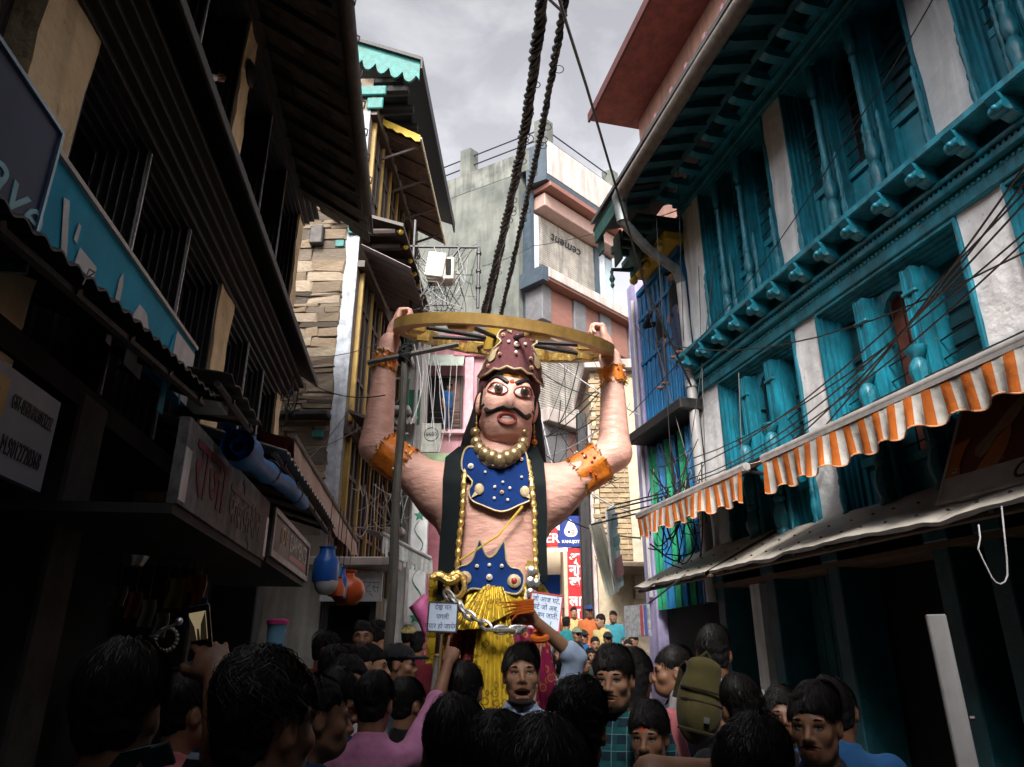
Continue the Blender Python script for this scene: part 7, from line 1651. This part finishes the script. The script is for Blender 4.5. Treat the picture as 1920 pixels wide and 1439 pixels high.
for i, (u0, v0, u1, v1, o0, o1, sg) in enumerate(((1290, 880, 1930, 352, .35, .75, .25), (1290, 900, 1930, 372, .35, .8, .3), (1300, 860, 1930, 430, .3, .6, .2), (1305, 930, 1930, 330, .35, .9, .35), (1300, 905, 1925, 450, .4, .55, .22), (1420, 930, 1930, 300, .4, 1.0, .12), (1230, 640, 1930, 470, .5, .7, .38))):
    a, b_ = TH.hit(u0, v0, o0), TH.hit(u1, v1, o1); P0, P1 = TH.P(a[0], o0, a[1]), TH.P(b_[0], o1, b_[1])
    cable('black wire sagging along the teal house, %s from the top at the right edge' % ORDN[(2, 3, 4, 1, 5, 0, 6)[i]], [P0, P1], .0075, None, 'wires along the teal house', sg)
for i, (a, b_, sg) in enumerate((((1210, 560, 10.5), (1300, 900, 9.4), .1), ((1190, 610, 11), (1300, 700, 9.3), .15), ((1270, 300, 8.6), (1282, 640, 9.3), .0), ((1230, 400, 9), (1260, 900, 9.5), .0), ((1310, 500, 9.2), (1325, 960, 9), .0), ((1340, 480, 9), (1290, 860, 9.3), .1), ((1385, 700, 8.3), (1392, 880, 8.2), .0))):
    cable(('loose black wire from the lavender pillar down to the white drainpipe', 'loose black wire crossing the blue boards to the drainpipe', 'loose black wire hanging straight down from the grey gutter elbow', 'long loose wire hanging in front of the yellow cornice', 'loose wire hanging down the white pier right of the drainpipe', 'loose wire slanting from the white pier to the drainpipe foot', 'short loose wire hanging over the lower teal window')[i], [at(*a), at(*b_)], .006, None, 'loose wires by the drainpipe', sg)
for i, (a, b_) in enumerate((((1000, 640, 15), (1200, 780, 11)), ((1005, 690, 15), (1120, 745, 13)), ((1010, 760, 14), (1060, 960, 13)), ((1005, 830, 14), (1125, 735, 12.5)), ((1000, 860, 14), (1130, 800, 12)), ((1020, 950, 13), (1200, 1010, 10.5)), ((1060, 880, 13), (1180, 960, 11)))):
    cable(('pale wire from behind the crown to the right forearm', 'dark wire just under the wheel right of the crown', 'pale wire dropping steeply right of the effigy hair', 'dark wire rising from the effigy hair to the right', 'pale wire rising gently right of the earring', 'dark wire from the effigy waist to the hanging boards', 'pale wire under the effigy right upper arm')[i], [at(*a), at(*b_)], .012, CABLE_W if i % 2 == 0 else CABLE, 'wires behind the effigy shoulder', .12)
for i, (a, b_) in enumerate((((530, 665, 9.9), (720, 640, 12)), ((560, 700, 9.9), (722, 742, 7)), ((575, 850, 10), (770, 730, 13)), ((540, 890, 10), (660, 760, 12.4)))):
    cable(('thin wire from the belt roof end to the bamboo pole top', 'thin wire sagging low from the belt roof to the pole', 'thin wire rising right across the lower stone wall', 'thin wire rising from the canvas awning to the stone ledge')[i], [at(*a), at(*b_)], .007, CABLE, 'wires in front of the stone wall', .15)
def tangle(name, label, u0, u1, v0, v1, y, n, seed, m, r=.008, drop=.4, spread=.5, vert=0):
    rs = random.Random(seed); c = at((u0 + u1) / 2, (v0 + v1) / 2, y); b = MB()
    for k in range(n):
        p = at(rs.uniform(u0, u1), rs.uniform(v0, v1), y + rs.uniform(-.4, .4)) - c; ub = rs.uniform(u0, u1); q = at(ub, rs.uniform(v0, v1), y + rs.uniform(-.4, .4)) - c
        if vert: ua = ub + rs.uniform(-18, 18); p = at(ua, v0 + rs.uniform(0, 40), y + rs.uniform(-.4, .4)) - c; q = at(ub, v1 - rs.uniform(0, 90), y + rs.uniform(-.4, .4)) - c
        d = rs.uniform(.05, drop); w = Vector((rs.uniform(-1, 1), rs.uniform(-.3, .3), rs.uniform(-.6, .6))) * spread * rs.random()
        b.tube([p.lerp(q, t / 9) + w * math.sin(PI * t / 9) + Vector((0, 0, -d * math.sin(PI * t / 9))) for t in range(10)], r * rs.choice((.7, 1, 1.3)), 4, cap=False)
    o = b.build(name, m, None, True); o.location = c; tag(o, label, 'wires', kind='stuff')
tangle('wire_tangle', 'tangle of pale wires round the junction box', 770, 880, 455, 590, 14, 40, 1, CABLE_W, .006)
tangle('wire_tangle', 'tangle of dark wires round the junction box', 765, 900, 455, 600, 14.1, 40, 2, CABLE, .007)
tangle('wire_tangle', 'pale wires hanging over the green balconies', 770, 845, 640, 870, 14, 12, 3, CABLE_W, .005, .1, .4, 1)
tangle('wire_tangle', 'pale wires gathered beside the lace windows', 655, 780, 900, 1000, 11.5, 20, 4, CABLE_W, .006, .2, .08)
tangle('wire_tangle', 'black wires matted at the foot of the white drainpipe', 1215, 1320, 820, 1060, 9.3, 46, 5, CABLE, .008, .35, .2)
tangle('wire_tangle', 'black wires bunched at the belt roof corner', 525, 560, 690, 800, 9.7, 12, 6, CABLE, .007, .2, .1)
tangle('wire_tangle', 'black wires behind the effigy right forearm', 1005, 1190, 640, 960, 13, 18, 7, CABLE, .008, .3, .2)
def junction():
    e = thing('junction_box', 'cream metal junction box hung on an iron frame among wires', 'junction box', at(826, 505, 13.9)); CRM = mat('cream metal paint', (.52, .48, .38), .5, .1, var=.15)
    part('case', CRM, e, (-.28, .3, -.1, .25, -.3, .25), c=.02); b = MB(); b.box(-.3, .1, -.16, -.11, -.28, .32, c=.02, M=Matrix.Rotation(rad(8), 4, 'Y')); b.build('door', CRM, e); part('terminal_strip', DARKIN, e, (.12, .24, -.13, -.1, -.2, .18))
    for p in (((-.75, .1, .62), (.85, .1, .6)), ((.82, .1, .6), (.82, .1, -.9)), ((-.5, .1, -.75), (.4, .1, .6)), ((-.62, .1, 1.3), (-.62, .1, -1.2))): b = MB(); b.tube(p, .035, 6); b.build('iron_bar', IRON, e)
    for z in (.45, .0, -.4): b = MB(); b.lathe([(.03, 0), (.06, .03), (.03, .06), (.06, .09), (.03, .12)], (.82, .05, z), 10, 'y'); b.build('insulator', IRON, e, True)
junction()
cable('white looped cable hanging from the tin canopy edge at right', [at(1835, 985, 4.25), at(1838, 1010, 4.2), at(1834, 1030, 4.2), at(1842, 1048, 4.2), at(1852, 1068, 4.2), at(1860, 1084, 4.2), at(1868, 1093, 4.2), at(1876, 1096, 4.2), at(1884, 1092, 4.2), at(1889, 1080, 4.2), at(1888, 1050, 4.2), at(1884, 1010, 4.2), at(1878, 950, 4.25)], .0045, CABLE_W, None)
cable('white string knotted on the black canopy edge', [at(150, 505, 3.2), at(165, 520, 3.1), at(178, 512, 3.1), at(168, 505, 3.1), at(155, 535, 3.1)], .004, CABLE_W, None)
# ------------------------------------------------------------------ the crowd
PLINTH = .16
def plinth():
    b = MB(); b.box(-4.2, -1.55, 4.4, 12.3, -.05, PLINTH, c=.02); tag(b.build('shop_step', STONE_PAVE), kind='structure')
plinth()
def zg_at(x, y): return PLINTH if (x < -1.3 and 4.4 < y < 12.3) else ground_z(y)
def fit(u, v, y0, span=1.6, s0=1.0):
    best = None
    for k in range(61):
        y = y0 + span * (k - 30) / 30; p = at(u, v, y); s = (p.z - zg_at(p.x, y)) / 1.585; c = abs(s - s0) + .02 * abs(y - y0)
        if best is None or c < best[0]: best = (c, y, s)
    return best[1]
def loc_arm(uvy, rot, s, target):
    """world target to body space of the person whose head is at uvy"""
    p = at(*uvy); z0 = p.z - 1.585 * s; d = Vector(target) - Vector((p.x, p.y, z0)); c, q = math.cos(-rad(rot)), math.sin(-rad(rot))
    return Vector((c * d.x - q * d.y, q * d.x + c * d.y, d.z)) / s
C_ = dict(
    pink=cloth('pink shirt', (.56, .23, .42)), navy=cloth('navy jacket', (.015, .035, .09)), black=cloth('black shirt', (.012, .012, .014)), maroon=cloth('maroon shirt', (.12, .012, .022)), lblue=cloth('light blue shirt', (.36, .47, .66)), grey=cloth('grey shirt', (.32, .32, .34)),
    rose=cloth('dusty rose shirt', (.42, .13, .15)), orange=cloth('orange kurta', (.46, .13, .04)), teal=cloth('teal shirt', (.015, .16, .18)), blue=cloth('denim blue shirt', (.02, .09, .24)), yellow=cloth('yellow hoodie', (.55, .38, .05)), paleyel=cloth('pale yellow tee', (.5, .4, .17)), white=cloth('white shirt', (.6, .6, .61)), turq=cloth('turquoise shirt', (.05, .27, .34)), dgreen=cloth('dark green shirt', (.02, .06, .05)), slate=cloth('slate jacket', (.05, .08, .11)),
    stripe=band_mat('navy and white striped jersey', ((.012, .014, .03), (.30, .38, .48)), 'z', .036, .3, .85), redplaid=band_mat('red navy plaid', ((.02, .015, .03), (.12, .012, .02)), 'z', .05, .4, .85, [('x', .05, (.03, .04, .1), .3), ('x', .025, (.3, .12, .14), .07), ('z', .05, (.25, .2, .25), .06)]),
    gplaid=band_mat('green navy plaid', ((.008, .03, .05), (.012, .11, .12)), 'z', .06, .45, .85, [('x', .06, (.01, .09, .10), .4), ('x', .06, (.2, .35, .38), .06), ('z', .06, (.2, .35, .38), .05)]))
def P_(label, uv, y, rot, shirt, skin=1, geo=None, fitted=True, span=1.2, s0=1.0, group='people in the festival crowd', trousers=0, cap=None, **g):
    u, v = uv; yy = fit(u, v, y, span, s0) if fitted else y; p = at(u, v, yy); zg = zg_at(p.x, yy); s = (p.z - zg) / 1.585; base = zg
    if s > 1.1: s = 1.1; base = p.z - 1.585 * s
    if s < .55: s = .55
    key = geo or label
    arms = g.pop('arm_to', None)
    if arms: g['arms'] = {q[0]: (loc_arm((u, v, yy), rot, s, q[1]), Vector(q[2]) if q[2] else None) + ((loc_arm((u, v, yy), rot, s, q[3]),) if len(q) > 3 else ()) for q in arms}
    G = person_geo(key, **g)
    e = person(label, G, (u, v, yy), rot, C_[shirt] if isinstance(shirt, str) else shirt, skin, zg, group, trousers, cap, sc=s, base=p.z - 1.585 * s)
    return e, yy, s
# near row, seen from behind
P_('man in striped jersey seen from behind, raising a phone at bottom left', (222, 1340), 1.66, 196, 'stripe', 2, fitted=False, detail=3, hair='thick', seed=3, collar=False, arm_to=[(-1, at(402, 1272, 1.70), None, at(418, 1412, 1.58))], hands=('relax', 'relax'), head=(-10, 0, 0))
P_('man with dusty rose collar shirt just left of the wavy haired head', (356, 1340), 2.7, 128, 'rose', 1, fitted=False, detail=2, hair='short', seed=4)
P_('big wavy haired man in red plaid collar at bottom left', (494, 1368), 1.58, 162, 'redplaid', 1, fitted=False, detail=3, hair='curly', seed=5, head=(-12, 0, 0))
P_('man half hidden right of the wavy haired head', (590, 1350), 2.5, 118, 'navy', 1, fitted=False, detail=2, hair='short', seed=6)
P_('man in navy jacket looking down beside the pink shirt', (630, 1320), 3.5, 78, 'navy', 1, fitted=False, detail=2, hair='thick', seed=7, head=(0, 18, 0), sleeve='long')
P_('man in pink shirt pointing up at the effigy with his right arm', (700, 1322), 3.35, 178, 'pink', 1, fitted=False, detail=3, hair='short', seed=8, sleeve='rolled', arm_to=[(-1, at(846, 1232, 3.72), (-.4, 0, -1))], hands=('point', 'relax'))
P_('dark haired person right of the bamboo pole', (764, 1324), 4.0, 140, 'black', 1, fitted=False, detail=2, hair='thick', seed=9)
P_('dark haired man below the gold skirt seen from behind', (872, 1300), 3.8, 175, 'black', 1, fitted=False, detail=2, hair='thick', seed=10)
P_('round black haired head left of centre at the bottom', (852, 1410), 2.05, 182, 'navy', 1, fitted=False, detail=2, hair='thick', seed=11)
P_('close cropped man in dark jacket with orange trim at bottom centre', (930, 1452), 1.78, 196, cloth('dark jacket', (.02, .025, .03)), 1, fitted=False, detail=3, hair='short', seed=12)
P_('nearest black haired man at bottom centre stretching his arm to the right', (1020, 1516), 1.32, 182, 'black', 0, fitted=False, detail=3, hair='thick', seed=13, collar=False, arm_to=[(-1, at(1324, 1446, 1.72), None, at(1222, 1456, 1.56))], hands=('relax', 'relax'))
P_('curly black haired head right of the smiling man', (1082, 1372), 2.25, 172, 'black', 1, fitted=False, detail=3, hair='curly', seed=14)
P_('laughing young man in light blue shirt raising an orange scarf', (977, 1266), 3.7, 2, 'lblue', 0, fitted=False, detail=3, hair='thick', seed=15, mouth=.028, sleeve='rolled', arm_to=[(1, at(1003, 1165, 3.62), (1, .3, -.6))], hands=('relax', 'grip'), head=(0, -6, 0))
P_('smiling moustached man in green plaid shirt facing left', (1152, 1276), 3.45, -22, 'gplaid', 0, fitted=False, detail=3, hair='thick', seed=16, stash=True, mark=1, mouth=.004, wide=.95)
P_('older man with orange forehead mark below the plaid shirt man', (1218, 1384), 3.2, -24, 'dgreen', 1, fitted=False, detail=3, hair='curly', seed=17, mark=2, stash=True, beard=.2)
P_('man in grey shirt carrying the olive backpack', (1338, 1228), 4.1, 172, 'grey', 2, fitted=False, detail=2, hair='short', seed=18, sleeve='long')
P_('young woman in light blue blouse seen in profile', (1346, 1334), 4.0, -82, 'lblue', 3, fitted=False, detail=3, hair='bun', seed=19, fem=True)
P_('straight black haired head behind the blue bloused woman', (1392, 1332), 3.2, 182, 'black', 1, fitted=False, detail=2, hair='thick', seed=20)
P_('large cropped head at bottom right of the centre', (1412, 1466), 1.68, 186, 'black', 1, fitted=False, detail=3, hair='short', seed=21)
P_('stern young man facing left at lower right', (1530, 1362), 2.65, -36, 'navy', 1, fitted=False, detail=3, hair='thick', seed=22, stash=True)
P_('dark head behind the stern young man', (1568, 1336), 3.15, 158, 'blue', 2, fitted=False, detail=2, hair='short', seed=23)
P_('dim faced man between the cropped head and the stern man', (1466, 1342), 3.9, -12, 'black', 2, fitted=False, detail=2, hair='curly', seed=24)
P_('long black haired girl in pink sleeves behind the plaid shirt man', (1192, 1268), 4.1, 152, 'rose', 1, fitted=False, detail=2, hair='long', fem=True, seed=26, sleeve='long')
P_('boy in profile facing left by the teal posts', (1264, 1262), 4.3, -92, 'slate', 1, fitted=False, detail=2, hair='short', seed=27)
# shared builds for the people further back
A = dict(plain=dict(hair='short', detail=1, seed=31), thick=dict(hair='thick', detail=1, seed=32), stash=dict(hair='short', detail=1, seed=33, stash=True), capm=dict(hair='short', detail=1, seed=34, hat=True), girl=dict(hair='long', detail=1, seed=35, fem=True), beard=dict(hair='short', detail=1, seed=36, beard=.9, stash=True), long_=dict(hair='short', detail=1, seed=37, sleeve='long', long_top=True), hand_up=dict(hair='thick', detail=1, seed=38, sleeve='long', arms={-1: (Vector((-.05, -.2, 1.5)), Vector((-1, 0, -1)))}))
def B_(label, uv, y, rot, shirt, kind, skin=1, cap=None, s0=1.0, span=2.0, trousers=0): return P_(label, uv, y, rot, shirt, skin, 'bg_' + kind, True, span, s0, cap=cap, trousers=trousers, **A[kind])
CAPM = {k: cloth('cap ' + k, c) for k, c in (('yellow', (.5, .42, .18)), ('black', (.014, .015, .02)), ('green', (.16, .2, .14)), ('blue', (.02, .05, .16)), ('navy', (.01, .02, .05)))}
for a in (('dark skinned man in maroon shirt by the pale shop wall', (612, 1222), 5.6, 95, 'maroon', 'thick', 2), ('bearded man in black left of the doorway', (655, 1240), 5.0, 92, 'black', 'beard', 1), ('man in maroon shirt facing out of the shop doorway', (680, 1195), 7.2, 8, 'maroon', 'plain', 1), ('man in grey shirt turned right in the doorway', (705, 1210), 6.4, 82, 'grey', 'thick', 0), ('clean shaven man in teal profile below the doorway', (692, 1252), 4.9, 90, 'teal', 'plain', 0), ('black haired person in white between the navy jacket and the pole', (655, 1285), 3.9, 40, 'white', 'thick', 1), ('man whose head shows above the wavy hair', (632, 1262), 4.4, 120, 'black', 'thick', 2), ('person in black peeking behind the doorway man', (712, 1192), 7.6, 60, 'black', 'plain', 2)):
    B_(*a[:5], a[5], a[6])
B_('man in pale yellow cap and turquoise shirt behind the pole', (766, 1196), 8.6, 165, 'turq', 'capm', 1, CAPM['yellow'])
B_('man in black cap and slate jacket left of the effigy', (748, 1248), 5.4, 88, 'slate', 'capm', 1, CAPM['black'])
B_('man in maroon shirt squeezed beside the pink bow', (786, 1212), 8.2, 150, 'maroon', 'plain', 1)
# people on the steps beyond
for a in (('man in orange kurta and blue cap standing high on the steps', (1105, 1148), 15.6, 2, 'orange', 'capm', 1, CAPM['blue'], 2), ('man in teal shirt seen from behind near the red sign', (1062, 1170), 14.6, 168, 'teal', 'plain', 1), ('man in green cap and denim blue shirt on the steps', (1082, 1192), 13.9, 14, 'blue', 'capm', 1, CAPM['green']), ('man in white shirt behind the green cap', (1094, 1196), 14.6, 20, 'white', 'capm', 1, CAPM['black']), ('young man in pale yellow tee looking left on the steps', (1126, 1166), 14.8, -55, 'paleyel', 'thick', 0), ('man in black cap in front of the yellow tee', (1140, 1200), 13.6, 6, 'black', 'capm', 2, CAPM['black']), ('man with glasses and moustache in dark jacket on the steps', (1116, 1210), 13.2, 4, 'slate', 'stash', 1), ('moustached man in teal shirt talking on a phone', (1063, 1222), 13.0, 6, 'teal', 'stash', 1), ('girl with long hair in black below the red framed placard', (1048, 1228), 12.6, 0, 'black', 'girl', 1), ('man in navy cap near the red framed placard', (1044, 1206), 13.6, 40, 'navy', 'capm', 1, CAPM['navy']), ('woman in maroon looking down among the back crowd', (1095, 1246), 11.6, 30, 'maroon', 'girl', 0), ('dark haired boy in black in the back crowd', (1076, 1250), 11.2, 160, 'black', 'thick', 1), ('grey shirted man left of the older man', (1136, 1224), 12.6, 12, 'grey', 'plain', 2), ('balding older man in dark green at the right of the back crowd', (1178, 1215), 12.9, -16, 'dgreen', 'stash', 1), ('man in white shirt right of the effigy hip', (1022, 1216), 12.9, 10, 'white', 'thick', 1), ('person in slate seen from behind under the older man', (1160, 1246), 11.4, 170, 'slate', 'plain', 2), ('woman with long hair in rose in the back crowd', (1122, 1250), 11.0, -20, 'rose', 'girl', 1), ('man in navy facing away below the girl in black', (1052, 1256), 10.6, 175, 'navy', 'thick', 2), ('man in dark green among the back crowd', (1108, 1232), 12.2, 10, 'dgreen', 'beard', 1), ('person in turquoise by the yellow hoodie child', (1150, 1158), 16.2, -30, 'turq', 'plain', 1), ('man in pink shirt behind the older man', (1188, 1204), 13.8, -40, 'pink', 'thick', 1), ('woman in orange right of the girl in black', (1070, 1236), 12.0, 20, 'orange', 'girl', 1), ('man in white shirt between the glasses man and the older man', (1150, 1226), 12.4, -5, 'white', 'stash', 1), ('person in yellow under the green cap man', (1086, 1222), 12.8, 10, 'paleyel', 'plain', 1), ('bearded man in blue at the right end of the back crowd', (1196, 1240), 11.2, -20, 'blue', 'beard', 1), ('woman in turquoise low in the back crowd', (1138, 1254), 10.2, 160, 'turq', 'girl', 1), ('man in grey facing away by the effigy skirt', (1030, 1250), 9.6, 178, 'grey', 'thick', 1), ('person in light blue right of the effigy skirt', (1010, 1240), 10.2, 170, 'lblue', 'plain', 1), ('man in yellow tee on the upper steps behind the teal shirt', (1076, 1150), 16.6, 5, 'paleyel', 'stash', 0)):
    B_(a[0], a[1], a[2], a[3], a[4], a[5], a[6], a[7] if len(a) > 7 else None, trousers=a[8] if len(a) > 8 else 0)
B_('child in yellow hoodie with hand at the mouth high on the steps', (1161, 1162), 15.6, 14, 'yellow', 'hand_up', 1, s0=.8, span=2.5)
B_('laughing small child in maroon beside the yellow hoodie', (1137, 1162), 16.0, 6, 'maroon', 'girl', 0, s0=.72, span=2.5)
# people leaning from windows
def window_person(label, uv, y, rot, shirt, skin, kind, s=.95, floor=None):
    p = at(*uv, y); G = person_geo('bg_' + kind, **A[kind]); person(label, G, (*uv, y), rot, C_[shirt], skin, 0, 'people at upper windows', sc=s, base=p.z - 1.585 * s)
window_person('person in mint shirt leaning from the upper black window', (384, 150), 6.0, 70, cloth and 'white', 1, 'hand_up')
window_person('person in blue at the brown window of the pink house', (842, 727), 18.42, 40, 'blue', 1, 'capm', .8)
window_person('dark capped person leaning between the blue boards', (1264, 520), 9.95, -80, 'black', 1, 'capm', .85)
window_person('second dark haired person lower between the blue boards', (1240, 582), 10.6, -80, 'black', 1, 'hand_up', .85)
# ------------------------------------------------------------------ what they hold
def phone():
    e = thing('mobile_phone', 'black mobile phone held up to photograph the effigy', 'phone', at(378, 1200, 1.76)); e.rotation_euler = (rad(12), rad(-4), rad(-35))
    part('case', mat('black phone case', (.012, .012, .013), .3, var=.1), e, (-.037, .037, -.005, .005, -.078, .078), c=.004)
    sc = mat('phone screen', (.16, .125, .07), .1, var=.3, scale=25, emit=.55); sd_ = mat('phone screen dark picture', (.03, .022, .014), .1, var=.5, scale=60, emit=.15); part('screen', sc, e, (-.031, .031, -.0065, -.0052, .0, .062)); [MB().prism(pl, -.0072, -.0067, 'y').build('screen_picture', sd_, e) for pl in ([(-.031, 0), (-.008, 0), (-.014, .03), (-.031, .055)], [(.031, 0), (.006, 0), (.012, .034), (.031, .06)], [(-.006, 0), (.005, 0), (.003, .024), (-.004, .026)])]; part('screen_dark', GLASSD, e, (-.031, .031, -.0065, -.0052, -.07, -.001)); part('speaker_slot', PIPE_G, e, (-.01, .01, -.0066, -.0052, .068, .071))
phone()
def backpack():
    OL = cloth('olive canvas', (.062, .053, .018)); OD = cloth('dark olive canvas', (.03, .026, .011)); e = thing('backpack', 'olive green backpack on the grey shirted man', 'backpack', at(1312, 1318, 3.8)); e.rotation_euler = (0, rad(14), rad(8)); e.scale = (.86, .86, .86)
    V, Fq = surf(sd_union([('ell', ((0, 0, 0), (.13, .085, .22)), 0), ('ell', ((0, -.06, -.06), (.105, .06, .11)), .03), ('ell', ((0, .0, .19), (.1, .06, .05)), .04)]), (-.2, -.2, -.3), (.2, .15, .3), .014); me = net_mesh('bag', V, Fq); me.materials.append(OL); link('bag', me, e)
    for z in (.06, -.0, -.15): b = MB(); b.tube([(.125 * math.cos(a) * (1.0 if z > 0 else .95), -.02 - .085 * math.sin(a) - (.03 if z < 0 else 0), z) for a in [PI * k / 12 for k in range(13)]], .009, 5); b.build('zip_seam', OD, e, True)
    for s in (-1, 1): b = MB(); b.tube([(s * .06, .05, .17), (s * .065, .1, .2), (s * .07, .16, .17), (s * .08, .18, .0)], .02, 6, squash=.4); b.build('strap', OD, e, True)
    b = MB(); b.tube([(-.03, 0, .235), (0, 0, .27), (.03, 0, .235)], .01, 6); b.build('handle', OD, e, True); b = MB(); b.box(-.015, .015, -.135, -.128, -.1, -.07); b.build('tag', CHAIN, e)
backpack()
def scarf():
    c = at(1000, 1148, 3.58); e = thing('orange_scarf', 'bright orange scarf wrapped round the raised wrist of the laughing man', 'scarf', c); OS = cloth('orange scarf', (.75, .17, .02))
    for k in range(5): b = MB(); b.tube([(.0, -.03, .0 + .012 * k), (-.04, -.05, .012 * k - .004), (-.075, -.045, -.012 + .013 * k), (-.11 - .012 * k, -.04, -.05 + .022 * k)], [.008, .009, .007, .002], 6); b.build('fold', OS, e, True)
    w = at(1011, 1196, 3.62) - c; b = MB(); b.tube([tuple(w + Vector((.033 * math.cos(a), .033 * math.sin(a), .012 * math.sin(a)))) for a in [2 * PI * i / 12 for i in range(12)]], .016, 7, closed=True); b.build('wrist_wrap', OS, e, True)
scarf()
def strap():
    e = thing('shoulder_strap', 'wide dark teal bag strap over the striped jersey', 'strap', at(262, 1412, 1.5)); P = [at(205, 1470, 1.5), at(250, 1412, 1.44), at(285, 1402, 1.5), at(300, 1440, 1.62)]; c = e.location
    b = MB(); b.grid(lambda u, v: tuple(P[min(int(v * 3), 2)].lerp(P[min(int(v * 3), 2) + 1], v * 3 - min(int(v * 3), 2)) - c + Vector((.028 * (u - .5) * 2, 0, .012 * (u - .5)))), 3, 12, thick=(0, .006, .004)); b.build('webbing', cloth('dark teal webbing', (.03, .07, .08)), e, True)
strap()
